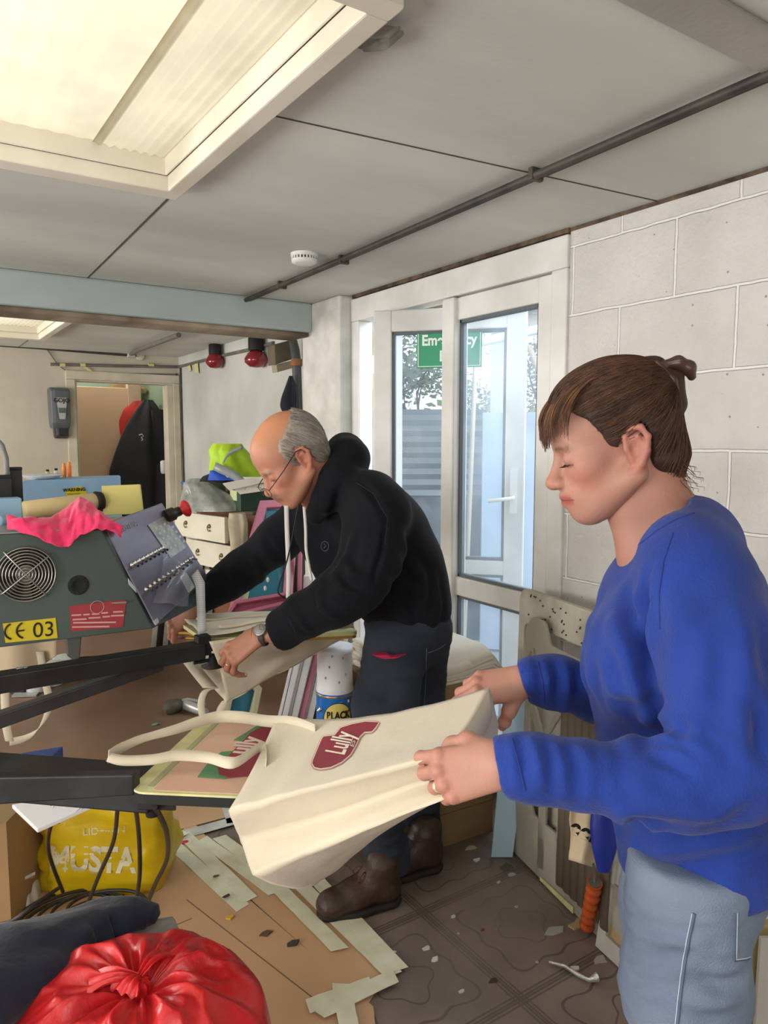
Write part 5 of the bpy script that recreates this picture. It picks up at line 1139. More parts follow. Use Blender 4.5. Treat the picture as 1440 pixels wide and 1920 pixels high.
# inner carrier plate with slot and diagonal struts
o2 = fn*.035; du, dv = (fb1-fb0)/uw, (ft0-fb0)/vh
def F2(u, v): return fb0+o2+du*(u+.05)+dv*v
t = thing('carrier_plate', 'grey cut-out carrier plate with handle slot standing in front of the spattered frame', 'plate', F2(.1, 0))
hs = vh
w2 = uw*1.4
MB().ring_slab(rpoly([F2(.07, hs*.86-.10), F2(w2, hs*.86-.14), F2(w2, hs*.86-.02), F2(.20, hs*.86-.02), F2(.17, hs*.86+.05), F2(.09, hs*.86+.05), F2(.05, hs*.86)], .02), rpoly([F2(.105, hs*.86-.075), F2(.112, hs*.86-.078), F2(.118, hs*.86-.07), F2(.118, hs*.86-.06), F2(.115, hs*.86-.055), F2(.108, hs*.86-.055), F2(.104, hs*.86-.06)], .002), -fn*.012).build('plate_head', lo_m, t, bevel=.003)
for (u0, v0, u1, v1, ww) in ((.075, .26, .085, hs*.86-.07, .032), (.10, hs*.60, .26, hs*.33, .035), (.27, hs*.62, .12, hs*.40, .02), (.33, .2, .33, hs*.86-.1, .05), (.19, .03, .19, hs*.32, .04), (.30, .03, .30, hs*.32, .05)):
    p, q = F2(u0, v0), F2(u1, v1); s_ = (q-p).normalized().cross(fn)*ww/2
    MB().slab([p-s_, p+s_, q+s_, q-s_], -fn*.010).build('plate_strut', lo_m, t, bevel=.002)
MB().slab([F2(.01, .0), F2(w2, .0), F2(w2, hs*.20), F2(.14, hs*.20), F2(.09, hs*.27), F2(.01, hs*.27)], -fn*.012).build('plate_foot', lo_m, t, bevel=.003)
MB().slab([F2(.20, .001)+fn*.006, F2(.38, .001)+fn*.006, F2(.38, .02)+fn*.006, F2(.20, .012)+fn*.006], -fn*.003).build('tape_edge', tape_m, t)
dbx = thing('ribbed_board', 'brown-grey fluted board behind the sleeve cuff, leaning on the frames', 'board', F2(.4, 0))
g = MB(); g.grid(lambda u, v: F2(.30+.25*u, .05+hs*.70*v)+fn*(.012+.006*abs(math.sin(u*22))), 44, 1); g.build('board_sheet', mat('fluted_brown_board', '6f6353', .6, var='5f5445', vs=4), dbx, solid=.003)
# bottom right of the row: paper bag, blue cloth, orange tool, framed board
pb = thing('paper_bag', 'cream paper bag printed with black letters hanging on the frames below the sleeve', 'paper bag', P(1100, 1560, 2.0))
pd = 2.02
g = MB(); g.grid(lambda u, v: P(1066+60*u+4*math.sin(v*3)+12*(v-.5)*0, 1500+v*(112+18*u)-10*u*0, pd+.02*math.sin(u*7+v*2))+fn*.006*noise.noise(Vector((u*4, v*4, 2))), 16, 16)
g.build('bag_paper', mat('cream_kraft', 'd3c3a6', .8, var='c4b395', vs=5), pb, solid=.003)
text_mesh('bag_lettering', 'eek', .060, P(1093, 1572, pd-.065), Vector(RT)-Vector(UPV)*.45, Vector(UPV), blk_ink, pb, bold=.002)
sack('blue_plastic_bag', 'dark blue plastic bag hanging beside the printed paper bag', 'plastic bag', [(P(1135, 1515, 1.95), .035, .02), (P(1137, 1550, 1.95), .04, .02), (P(1136, 1590, 1.95), .035, .02), (P(1133, 1632, 1.95), .018, .012)], mat('deep_blue_plastic', '1c2f8c', .4), .3)
ot = thing('orange_handled_tool', 'tool with ribbed orange-brown handle leaning by the paper bag', 'tool', PL(1105, 1728, 2, 0))
hb0 = PL(1100, 1738, 2, .018); hb1 = P(1115, 1655, (hb0-Vector(CAM)).dot(Vector(FW))-.085); n9 = 26
MB().tube([hb0*(1-k/n9)+hb1*(k/n9) for k in range(n9+1)], [.019+.0033*math.sin(k*1.5) for k in range(n9+1)], 14).build('ribbed_handle', mat('orange_brown_handle', 'b4501f', .4), ot)
MB().tube([hb1, hb1+Vector((0, 0, .03)), hb1+Vector((-.01, 0, .06))], [.006, .005, .004], 8).lathe(hb1, [(.018, -.004), (.018, .004)], 14, (hb1-hb0).normalized()).build('tool_shank', mat('rusty_steel', '7a756c', .5, .7), ot)
pf = thing('picture_frame', 'white framed brown board leaning on the wall beside the pale jeans', 'framed board', P(1160, 1800, 1.5))
fa, fb_ = PL(1116, 1773, 2, .003), PL(1236, 1885, 2, .003); da_ = (fa-Vector(CAM)).dot(Vector(FW)); db_ = (fb_-Vector(CAM)).dot(Vector(FW)); fc_, fd_ = P(1275, 1640, db_+.05), P(1150, 1560, da_+.02)
nr_ = (fb_-fa).cross(fd_-fa).normalized(); nr_ = nr_ if nr_.dot(Vector(CAM)-fa) > 0 else -nr_
ii = [fa*.72+fb_*.13+fd_*.15, fb_*.77+fa*.1+fc_*.13, fc_, fd_*.84+fc_*.12+fa*.04]
MB().ring_slab([fa, fb_, fc_, fd_], ii, -nr_*.03).build('frame_border', mat('off_white_frame', 'b9b7ae', .5, var='a5a39a', vs=6), pf, bevel=.002)
MB().slab([p-nr_*.012 for p in ii], -nr_*.006).build('backing_board', mat('tan_backing', 'a58a63', .7, var='94794f', vs=5), pf)
MB().slab([ii[0]*.55+ii[3]*.45-nr_*.011, ii[0]*.55+ii[3]*.45+(ii[1]-ii[0])*.35-nr_*.011, ii[3]+(ii[1]-ii[0])*.42-nr_*.011, ii[3]-nr_*.011], nr_*.002).build('inner_card', mat('grey_white_card', 'adaa9f', .7), pf)
for k, (px, m_, lb) in enumerate((((1385, 1450, 1440, 1905), 'c', 'olive-tan board standing behind the pale jeans'), ((1425, 1470, 1440, 1905), 'w', 'off-white board edge standing behind the jeans at the frame edge'))):
    pass
tag(MB().slab([P(1335, 2050, 1.45), P(1500, 2050, 1.45), P(1500, 1700, 1.5), P(1390, 1760, 1.5)], Vector(FW)*.015).build('tan_board', mat('olive_tan_board', 'a0895a', .7, var='8f7a4d', vs=4), bevel=.002), 'olive-tan board standing behind the pale jeans', 'board')
tag(MB().slab([P(1408, 2050, 1.42), P(1440, 2050, 1.42), P(1470, 1760, 1.46), P(1428, 1760, 1.46)], Vector(FW)*.012).build('white_board', mat('off_white_frame', 'b9b7ae', .5), bevel=.002), 'off-white narrow board in front of the olive-tan board', 'board')

# ------------------------------------------------------------------ smoke alarm
sm = Vector((1.364, 2.60, H)); t = thing('smoke_alarm', 'white round smoke alarm on the ceiling', 'smoke alarm', sm)
MB().lathe(sm, [(.052, 0), (.052, -.012), (.046, -.014)], 36).build('alarm_base', mat('white_alarm_plastic', 'dcdcd8', .4), t)
MB().lathe(sm, [(.044, -.012), (.044, -.024)], 36).build('alarm_grille', mat('alarm_slots', '3a3b3b', .7), t)
g = MB()
for k in range(24):
    a_ = 2*math.pi*k/24; g.box((.042, -.0028, -.026), (.05, .0028, -.012), Matrix.Translation(sm) @ Matrix.Rotation(a_, 4, 'Z'))
g.lathe(sm, [(.05, -.024), (.048, -.034), (.036, -.04), (.001, -.041)], 36)
g.build('alarm_cover', mat('white_alarm_plastic', 'dcdcd8', .4), t)
# torn tape and cable tag at the skylight corner, marks
sack('torn_tape', 'torn grey tape hanging at the skylight frame corner', 'tape', [(Vector((.735, 1.16, H-.02)), .02, .02), (Vector((.74, 1.13, H-.03)), .03, .02), (Vector((.75, 1.10, H-.02)), .025, .02)], mat('grey_tape', '8f8c86', .6, var='6f6c66', vs=20), .5)

# ------------------------------------------------------------------ floor coverings
hb = mat('tan_hardboard', 'cfa984', .6, var='bf9873', vs=1.6, det=8, bump=.05)
g0p = lambda x, y, z=0: PL(x, y, 2, z)
def sheet(pts, z, th, name, label, m_, cat='board', group=None):
    return tag(MB().slab([g0p(x, y, z) for x, y in pts], (0, 0, th)).build(name, m_), label, cat, group)
sheet([(240, 1640), (330, 1570), (700, 1890), (740, 2300), (-400, 2300), (-500, 1800)], .001, .004, 'floor_board', 'tan hardboard sheet taped to the floor in front of the cables', hb)
sheet([(335, 1565), (360, 1540), (450, 1640), (560, 1640), (720, 1830), (690, 1885)], .001, .0035, 'floor_board', 'narrow tan hardboard strip between the tape bands', hb)
sheet([(270, 1545), (305, 1490), (400, 1480), (470, 1490), (440, 1530), (325, 1560)], .001, .004, 'floor_board', 'small tan board under the near pallet', hb)
mk = mat('floor_masking_tape', 'dfdec6', .7, var='cfcdb0', vs=14, bump=.15, bs=50)
mkw = mat('white_floor_tape', 'c9c8c0', .7, var='aeada4', vs=12, bump=.15)
TL = ['outer one of the band below the pink scrap', 'second one of the band below the pink scrap', 'third one of the band below the pink scrap', 'innermost one under the open end of the tote bag', 'long one running from the tote bag to the corner, inner edge', 'long one under the toe of the brown boot', 'short one between the two diagonal bands', 'across the lower corner of the tan board', 'doubled across the corner below the boot', 'running towards the camera from the lower corner', 'short piece beside the yellow bag']
strips = [((318, 1580), (455, 1705), 26), ((345, 1568), (470, 1690), 22), ((380, 1578), (520, 1680), 24), ((410, 1572), (545, 1672), 22), ((560, 1660), (740, 1835), 30), ((590, 1650), (752, 1826), 26), ((520, 1668), (640, 1790), 22), ((575, 1895), (700, 1850), 30), ((600, 1905), (745, 1835), 26), ((640, 1850), (655, 1940), 36), ((300, 1590), (345, 1565), 26)]
for k, (p, q, wpx) in enumerate(strips):
    A1, B1 = g0p(*p), g0p(*q); d_ = (B1-A1).normalized(); s_ = Vector((-d_.y, d_.x, 0))*.024; n_s = 10; g = MB()
    zl = .0062+.0007*k; L1_, R1_ = [], []
    for i in range(n_s+1):
        f = i/n_s; j1 = random.uniform(-.002, .002); L1_.append(A1+(B1-A1)*f+s_*(1+j1*20)+Vector((0, 0, zl))); R1_.append(A1+(B1-A1)*f-s_*(1-j1*20)+Vector((0, 0, zl)))
    L1_[0] += d_*random.uniform(-.02, .02); R1_[-1] += d_*random.uniform(-.02, .02)
    tag(MB().slab(L1_+R1_[::-1], (0, 0, .0006)).build('masking_tape', mk), 'cream masking tape strip, ' + TL[k], 'tape', 'masking tape strips on the floor')
for p, q in (((330, 1572), (452, 1538)), ((425, 1500), (440, 1545)), ((280, 1575), (330, 1560))):
    A1, B1 = g0p(*p), g0p(*q); d_ = (B1-A1).normalized(); s_ = Vector((-d_.y, d_.x, 0))*.028
    tag(MB().slab([A1-s_+Vector((0, 0, .006)), B1-s_+Vector((0, 0, .006)), B1+s_+Vector((0, 0, .006)), A1+s_+Vector((0, 0, .006))], (0, 0, .001)).build('white_tape', mkw), 'grubby white tape strip on the floor, ' + ['long one left of the tote bag', 'short one behind the tote bag', 'one nearest the yellow bag'][[330, 425, 280].index(p[0])], 'tape', 'white tape strips under the near pallet')
# creases of the board
for p, q in (((350, 1690), (600, 1885)), ((60, 1665), (330, 1610)), ((300, 1750), (360, 1725))):
    A1, B1 = g0p(*p), g0p(*q); d_ = (B1-A1).normalized(); s_ = Vector((-d_.y, d_.x, 0))*.0018
    tag(MB().slab([A1-s_+Vector((0, 0, .0051)), B1-s_+Vector((0, 0, .0051)), B1+s_+Vector((0, 0, .0051)), A1+s_+Vector((0, 0, .0051))], (0, 0, .0004)).build('board_joint', mat('dark_crease', '7d5f42', .8)), 'dark joint line in the tan floor boards, ' + ['long one below the boot', 'one by the cables', 'short one beside the red bag'][[350, 60, 300].index(p[0])], 'joint line', 'joint lines of the floor boards')
# litter: scraps of paper, film and dirt, each its own piece
lit = [(883, 1590, 'b7a78c', .022, 'cream torn paper scrap near the cardboard box'), (893, 1613, 'd2d2cc', .015, 'white paper scrap in front of the cardboard box'), (948, 1628, '5a554e', .03, 'dark curled strip on the floor left of the frames'), (960, 1640, 'b3b0a8', .018, 'pale curled shaving under the dark curled strip'),
       (1040, 1745, 'a9a8a4', .03, 'grey triangular film scrap near the orange handle'), (1085, 1733, 'b09a6c', .03, 'ochre torn tape scrap at the foot of the orange handle'), (800, 1778, 'c9c6bf', .014, 'small white scrap on the tiles below the shoe'), (815, 1800, 'd6d3cc', .014, 'small white scrap just below its neighbour on the tiles'), (1078, 1818, 'd3d0ca', .016, 'small white scrap above the long foil strip'),
       (1125, 1800, 'a39c92', .025, 'pale grey scrap beside the framed board'), (738, 1788, 'ccc9c0', .01, 'tiny white crumb on the tiles near the tape'), (430, 1722, 'd2a93a', .013, 'yellow paint spot on the tan board'), (405, 1643, '53483c', .012, 'dark fleck on the cream tape band'), (498, 1752, '5d4b39', .018, 'dark brown smudge on the tan board'), (548, 1770, '4a3d30', .02, 'dark straight splinter on the tan board'),
       (345, 1580, 'e0305f', .016, 'bright pink cloth scrap on the tape corner'), (292, 1358, '5c9a7d', .02, 'green paper scrap on the brown floor'), (505, 1245, 'c9c5bd', .01, 'tiny pale crumb on the brown floor'), (425, 1680, '40382f', .012, 'black fleck beside the tape band'), (935, 1655, 'c0bcb4', .009, 'tiny pale crumb left of the frames'), (905, 1745, '8f4040', .006, 'tiny red crumb on the tiles'), (968, 1700, 'b5b1a8', .008, 'tiny grey crumb on the tiles by the frames'), (700, 1708, 'c4c1b8', .008, 'tiny white crumb by the shoe toe'), (850, 1720, 'cfccc6', .009, 'tiny white crumb behind the shoe'), (925, 1838, '3f3530', .016, 'dark smear on the tile groove'), (865, 1860, 'bdb9b0', .008, 'tiny pale crumb low on the tiles')]
for k, (x, y, c_, s_, lb) in enumerate(lit):
    q = g0p(x, y, .0001 if x > 620 else .0145 if 380 < x < 620 and y < 1700 else .006); r_ = random.Random(k); n9 = r_.randint(5, 8); pts = []
    for i in range(n9):
        a_ = 2*math.pi*i/n9+r_.uniform(-.3, .3); rr = s_*r_.uniform(.5, 1.1); pts.append(q+Vector((rr*math.cos(a_)*1.2, rr*math.sin(a_)*.7, 0)))
    tag(MB().slab(pts, (0, 0, .0015+.002*(k % 3))).build('floor_scrap', mat('scrap_'+c_, c_, .7)), lb, 'scrap')
tag(MB().tube([g0p(1030, 1804, .01), g0p(1060, 1812, .012), g0p(1085, 1828, .01), g0p(1105, 1838, .014), g0p(1120, 1832, .02)], [(.003, .008), (.005, .01), (.006, .008), (.005, .01), (.012, .02)], 8).build('foil_strip', mat('crumpled_silver', 'c9c8c4', .3, .5, bump=.6, bs=80)), 'crumpled silvery strip lying on the tiles near the pale jeans', 'strip')

# ------------------------------------------------------------------ yellow bag, papers and cables in the lower left corner
YBm = mat('yellow_printed_plastic', 'd6b80f', .35, var='c4a60c', vs=6, bump=.5, bs=14, det=6)
yb = thing('yellow_shopper', 'yellow shopping bag with worn white lettering standing among the cables', 'shopping bag', g0p(185, 1690))
YC = g0p(185, 1672); yd = (YC-Vector(CAM)).dot(Vector(FW))
def ybf(k, u):   # silhouette rings
    pass
sx_ = Vector(RT); sy_ = Vector((FW[0], FW[1], 0)).normalized()
def yring(z, xl, xr, dep, sq=.38, fold=0):
    ring = []; cx, hw = (xl+xr)/2, (xr-xl)/2
    for k in range(64):
        t = 2*math.pi*k/64; cx_, sn_ = math.cos(t), math.sin(t)
        px_ = math.copysign(abs(cx_)**sq, cx_)*hw; py_ = math.copysign(abs(sn_)**sq, sn_)*dep
        f = .022*noise.noise(Vector((px_*16, z*14, py_*10)))+.009*noise.noise(Vector((px_*40, z*35, 3)))
        ring.append(YC+sx_*(px_+cx)+sy_*(py_+dep*.7+f)+Vector((0, 0, z))+sx_*f)
    return ring
prof = [(.004, -.185, .19, .10), (.02, -.205, .20, .115), (.08, -.185, .225, .12), (.15, -.18, .215, .115), (.22, -.19, .20, .11), (.28, -.185, .175, .10), (.33, -.165, .15, .085), (.345, -.155, .145, .08)]
rr_ = []
for i in range(len(prof)-1):
    for s_ in range(4): rr_.append(yring(*[prof[i][j]*(1-s_/4)+prof[i+1][j]*s_/4 for j in range(4)]))
rr_.append(yring(*prof[-1]))
g = MB(); g.loft(rr_, cap=False); g.add(rr_[0], [tuple(range(64))])
ybo = g.build('bag_body', YBm, yb, solid=.002)
yc_cast = decal_caster(ybo)
def surf_text(cast, s, size, x0, y0, dxp, upp, name, m_, parent, depth_fallback, bold=.0, shear=0):
    c = bpy.data.curves.new(name, 'FONT'); c.body = s; c.size = 1; c.offset = bold; c.shear = shear; c.align_x = 'LEFT'
    t = bpy.data.objects.new(name, c); COL.objects.link(t); me = bpy.data.meshes.new_from_object(t.evaluated_get(bpy.context.evaluated_depsgraph_get())); bpy.data.objects.remove(t)
    bm = bmesh.new(); bm.from_mesh(me); bmesh.ops.triangulate(bm, faces=bm.faces[:])
    for _ in range(3):
        lo = [e for e in bm.edges if e.calc_length() > .12]
        if lo: bmesh.ops.subdivide_edges(bm, edges=lo, cuts=1)
        bmesh.ops.triangulate(bm, faces=bm.faces[:])
    bm.to_mesh(me); bm.free()
    for v in me.vertices:
        r = Vector(FW + RT*(x0+dxp[0]*v.co.x+upp[0]*v.co.y-720)/FPX - UPV*(y0+dxp[1]*v.co.x+upp[1]*v.co.y-960)/FPX).normalized()
        q = cast(x0+dxp[0]*v.co.x+upp[0]*v.co.y, y0+dxp[1]*v.co.x+upp[1]*v.co.y, .002); v.co = q
    me.materials.clear(); me.materials.append(m_); o = bpy.data.objects.new(name, me); COL.objects.link(o); o.parent = parent; o.matrix_parent_inverse = Matrix.Translation(-Vector(parent.location)); return o
wornw = mat('worn_white_print', 'c9bf95', .5, var='d9d2b8', vs=9)
surf_text(yc_cast, 'MUSTA', 1, 92, 1632, (50, 1), (2, -66), 'bag_lettering', wornw, yb, 2.3, bold=.035)
surf_text(yc_cast, 'LIDEREN', 1, 155, 1566, (21, -1.5), (0, -18), 'bag_lettering', wornw, yb, 2.3, bold=.01)
ym2 = mat('yellow_handle', 'd9bd1d', .4)
ribbon([P(145, 1545, yd+.03), P(147, 1520, yd+.05), P(165, 1505, yd+.07), P(200, 1492, yd+.08), P(232, 1486, yd+.08), P(240, 1505, yd+.06), P(240, 1535, yd+.03)], [RT, RT, UPV, UPV, RT, RT], .03, 'bag_handle', ym2, yb)
ct_m = mat('striped_contents', 'b9b4bb', .6); 
for k, (c_, lb) in enumerate((('3a4a80', 'blue folder in the yellow bag, behind the striped ones'), ('e2dde0', 'white folder in the yellow bag'), ('6e2b35', 'dark red edged folder in the yellow bag'), ('d9d5d8', 'pale folder leaning at the front of the yellow bag'), ('23305e', 'navy folder in the yellow bag next to the pale one'))):
    q0 = P(160-2*k, 1552-7*k-8, yd+.06+.012*k); q1 = P(272-2*k, 1520-6*k-8, yd+.10+.012*k); q1 = q0+(q1-q0)
    tag(MB().slab([q0-Vector((0, 0, .22)), q1-Vector((0, 0, .22)), q1+Vector((0, 0, .012)), q0+Vector((0, 0, .012))], Vector(FW)*.006).build('folder', mat('folder_'+c_, c_, .6)), lb, 'folder')
tag(MB().slab([P(22, 1508, 1.98), P(70, 1554, 1.90), P(232, 1482, 2.02), P(235, 1472, 2.05)], (0, 0, -.012)).build('sketch_pad', mat('white_card', 'e9ebef', .6), bevel=.002), 'white sketch pad with pencil scribbles resting on the yellow bag', 'sketch pad')
sp_o = bpy.data.objects['sketch_pad']; spc = decal_caster(sp_o)
g = MB()
for i in range(24):
    x, y = 95+i*5, 1512-i*1.5+random.uniform(-5, 5); pts = [spc(x+j*2.4+random.uniform(-1, 1), y-j*.7+random.uniform(-3, 3), .0012) for j in range(5)]; g.tube(pts, .0006, 4)
g.build('pencil_scribble', mat('pencil_grey', '5c5c60', .7), sp_o)
for (x0, y0, x1, y1, d, c_, lb, nm, cat) in ((-30, 1545, 66, 1620, 2.35, '1f3d86', 'dark blue box left of the yellow bag', 'blue_box', 'box'), (-10, 1455, 75, 1478, 2.1, '1e2f8a', 'blue packet under the near press arm at the frame edge', 'blue_packet', 'packet')):
    p0_, p1_ = P(x0, y1, d), P(x1, y1-8, d+.05); h_ = (y1-y0)/FPX*d
    if nm == 'blue_box': hz = P(x0, y0, d).z; p0_.z = p1_.z = .004; h_ = hz-.004
    else: hz = p0_.z; p1_.z = p0_.z
    t = thing(nm, lb, cat, p0_); MB().slab([p0_, p1_, p1_+Vector((0, 0, h_)), p0_+Vector((0, 0, h_))], sy_*.16).build('packet_body', mat('dark_blue_print', c_, .4, var='26519c', vs=5), t, bevel=.003)
    if nm == 'blue_box': MB().slab([P(44, 1562, d-.01), P(62, 1560, d-.01), P(64, 1585, d-.01), P(48, 1590, d-.01)], Vector(FW)*.002).build('white_print', mat('white_card', 'e9ebef', .6), t)
    else: MB().slab([P(0, 1474, d-.03), P(30, 1461, d-.03), P(45, 1463, d-.03), P(40, 1470, d-.03), P(10, 1478, d-.03)], Vector(FW)*.002).build('white_print', mat('pale_blue_print', 'b9c3ea', .6), t)
tag(MB().slab([g0p(-60, 1760), g0p(22, 1745), g0p(22, 1745)+sy_*.3, g0p(-60, 1760)+sy_*.3], (0, 0, .33)).build('cardboard_carton', mat('tan_carton', 'a98b64', .8, var='967a55', vs=4)), 'tan cardboard carton at the frame edge left of the yellow bag', 'carton')
tag(MB().slab([g0p(20, 1672, .06), g0p(60, 1650, .06), g0p(66, 1640, .1), g0p(30, 1658, .1)], (0, 0, .01)).build('white_paper_scrap', mat('white_paper_off', 'cfccc2', .8)), 'crumpled white papers between the carton and the yellow bag', 'paper')
sack('crumpled_paper', 'crumpled pale paper under the white sheets beside the yellow bag', 'paper', [(g0p(42, 1688), .07, .06), (g0p(42, 1688)+Vector((0, 0, .04)), .06, .05), (g0p(42, 1688)+Vector((0, 0, .09)), .03, .03)], mat('white_paper_off', 'cfccc2', .8), .4)
# black cable: coils on the floor and loops up to the pallet
cb_m = mat('black_cable', '2a2623', .45)
cbl = thing('cable_coil', 'coiled black cable in front of the yellow bag, looping up to the pallet', 'cable', g0p(140, 1740))
def sm_curve(pts, seg=8):
    out = []
    for i in range(len(pts)-1):
        p0_, p1_, p2_, p3_ = pts[max(i-1, 0)], pts[i], pts[i+1], pts[min(i+2, len(pts)-1)]
        for k in range(seg):
            t = k/seg; out.append(.5*((2*p1_)+(-p0_+p2_)*t+(2*p0_-5*p1_+4*p2_-p3_)*t*t+(-p0_+3*p1_-3*p2_+p3_)*t*t*t))
    return out+[pts[-1]]
def loop_pts(cx, cy, rx, ry, n, z, ph=0, rot=-.35):
    o = []
    for k in range(n):
        t = ph+2*math.pi*k/(n-1); x = rx*math.cos(t); y = ry*math.sin(t); o.append(g0p(cx+x*math.cos(rot)-y*math.sin(rot), cy+x*math.sin(rot)+y*math.cos(rot), z+.004*math.sin(3*t+cx)))
    return o
for k, (cx, cy, rx, ry) in enumerate(((120, 1725, 120, 52), (125, 1722, 108, 44), (130, 1724, 95, 40), (150, 1712, 85, 34), (165, 1708, 72, 32), (178, 1715, 60, 26), (200, 1700, 75, 30))):
    MB().tube(sm_curve(loop_pts(cx, cy, rx, ry, 15, .012+.008*k, k*.8, -.38+.04*k), 5), .0052, 8).build('cable_loop', cb_m, cbl)
for pts in ([P(118, 1672, 2.2), P(92, 1600, 2.02), P(95, 1550, 1.95), P(112, 1540, 1.95)],
            [g0p(150, 1735, .03), P(182, 1650, 2.0), P(212, 1580, 1.9), P(220, 1520, 1.8), P(222, 1488, 1.7), P(232, 1474, 1.6)],
            [P(232, 1474, 1.6), P(250, 1500, 1.7), P(260, 1560, 1.85), P(262, 1640, 1.9), P(254, 1695, 1.95)],
            [P(290, 1512, 1.34), P(312, 1560, 1.55), P(313, 1610, 1.75), P(290, 1660, 1.9), P(275, 1698, 1.98)],
            [P(-20, 1735, 2.0), P(20, 1728, 1.98), P(60, 1700, 2.0), P(110, 1665, 2.1)]):
    MB().tube(sm_curve([Vector(p) for p in pts]), .0055, 8).build('cable_loop', cb_m, cbl)
# carton with navy trousers draped over it, red rubbish bag in front
cz = .34
gq = P(250, 1760, 1.62)
tag(MB().slab([P(178, 1790, 1.52), P(330, 1765, 1.62), P(345, 1800, 1.62), P(300, 1880, 1.5), P(190, 1880, 1.45)], (0, 0, .06)).slab([P(255, 1722, 1.66), P(300, 1722, 1.7), P(345, 1760, 1.66), P(350, 1800, 1.6), P(262, 1780, 1.6)], (0, 0, -.2)).build('grey_carton', mat('grey_plastic_carton', '8f8d88', .5, var='a9a7a0', vs=5), bevel=.006), 'grey angular plastic carton behind the red rubbish bag', 'carton')
tag(MB().slab([P(185, 1790, 1.5), P(215, 1738, 1.58), P(262, 1738, 1.58), P(262, 1790, 1.5)], Vector(FW)*.02).build('cream_card', mat('cream_card_m', 'b5ad98', .7), bevel=.002), 'cream card corner between the navy garment and the red bag', 'card')
nv_path = []
ctl = [(-130, 1905, 1.25, .13), (-60, 1860, 1.3, .125), (20, 1815, 1.36, .10), (90, 1780, 1.42, .085), (150, 1745, 1.48, .065), (200, 1722, 1.52, .052), (250, 1715, 1.54, .045), (285, 1716, 1.55, .03), (296, 1722, 1.55, .012)]
rings = []
for i in range((len(ctl)-1)*5+1):
    k = min(i//5, len(ctl)-2); f = (i-k*5)/5; x, y, d, r = [ctl[k][j]*(1-f)+ctl[k+1][j]*f for j in range(4)]
    c_ = P(x, y, d); tdir = (P(ctl[k+1][0], ctl[k+1][1], ctl[k+1][2])-P(ctl[k][0], ctl[k][1], ctl[k][2])).normalized(); up_ = Vector((0, 0, 1)); sd2 = tdir.cross(up_).normalized(); u2 = sd2.cross(tdir)
    ring = []
    for q in range(32):
        t = 2*math.pi*q/32; nz = 1+.16*noise.noise(Vector((math.cos(t)*1.5, math.sin(t)*1.5, i*.17)))+.1*noise.noise(Vector((math.cos(t)*4, math.sin(t)*4, i*.3)))
        ring.append(c_+(sd2*math.cos(t)*r*1.15+u2*math.sin(t)*r*.6)*nz)
    rings.append(ring)
nt_ = thing('navy_trousers', 'dark navy garment lying draped over the carton behind the red bag', 'garment', P(100, 1790, 1.42))
MB().loft(rings).build('garment_body', mat('navy_garment', '111a33', .85, var='0c1326', vs=7, bump=.25, bs=50, sheen=.2), nt_, sub=1)
# ------------------------------------------------------------------ red rubbish bag
rb_c = P(242, 1900, 1.30); kn = P(262, 1852, 1.30)
red_m = mat('red_bin_liner', 'd8292e', .34, var='c01f25', vs=7, alpha=.94, bump=.5, bs=26, stretch=(1, 1, .4), coat=.12, sss=.25)
rbt = thing('rubbish_bag', 'full translucent red rubbish bag tied in a knot at the front', 'rubbish bag', Vector((rb_c.x, rb_c.y, 0)))
bx_ = Vector(RT); by_ = Vector((FW[0], FW[1], 0)).normalized()
def red_pt(th, s):
    """th angle round the knot, s 0 at the knot .. 1 at the floor"""
    n1 = noise.noise(Vector((math.cos(th)*1.1+3, math.sin(th)*1.1, s*1.5)))
    pl = math.sin(th*15+4*noise.noise(Vector((math.cos(th)*2, math.sin(th)*2, 0)))+s*2)
    pl2 = noise.noise(Vector((math.cos(th)*6, math.sin(th)*6, s*2.0)))
    gather = max(0, 1-s*2.2)
    if s < .55:
        f = s/.55; rad = .012+.20*f**.9; z = kn.z-.012+.05*math.sin(math.pi*min(1, f*.9))-.05*f*f
    else:
        f = (s-.55)/.45; a = f*math.pi*.62; rad = .212+.03*math.sin(a*1.1); z = kn.z-.012+.05*math.sin(math.pi*.9)-.05-(kn.z-.02)*f**1.25
    crease = abs(noise.noise(Vector((math.cos(th)*2.6+7, math.sin(th)*2.6, s*4.5))))
    rad *= 1+.09*n1+.05*(crease-.25)*(1 if s > .3 else 0)
    z += (.0065*pl+.026*pl2)*gather*min(1, s*9)+.014*noise.noise(Vector((math.cos(th)*2.4, math.sin(th)*2.4, s*5)))*min(1, s*3)-.034*crease*min(1, s*3)*(1 if s < .7 else .3)
    cx = kn+(rb_c-kn)*min(1, s*1.3); ang = th
    ex = 1.03+.06*max(0, math.cos(th))
    return Vector((cx.x, cx.y, max(z, .0045)))+bx_*math.cos(ang)*rad*ex+by_*math.sin(ang)*rad*.95
g = MB(); nth, ns = 220, 90
vs = [red_pt(2*math.pi*i/nth, j/ns) for j in range(ns+1) for i in range(nth)]
fs = [(j*nth+i, j*nth+(i+1) % nth, (j+1)*nth+(i+1) % nth, (j+1)*nth+i) for j in range(ns) for i in range(nth)]
g.add(vs, fs, True); g.add([vs[ns*nth+i] for i in range(nth)], [tuple(range(nth))])
g.build('bag_body', red_m, rbt)
kb = MB(); 
def kring(c_, r, z, ph, amp): return [Vector((c_.x, c_.y, z))+bx_*math.cos(2*math.pi*i/48)*r*(1+amp*math.sin(9*2*math.pi*i/48+ph))+by_*math.sin(2*math.pi*i/48)*r*(1+amp*math.sin(9*2*math.pi*i/48+ph)) for i in range(48)]
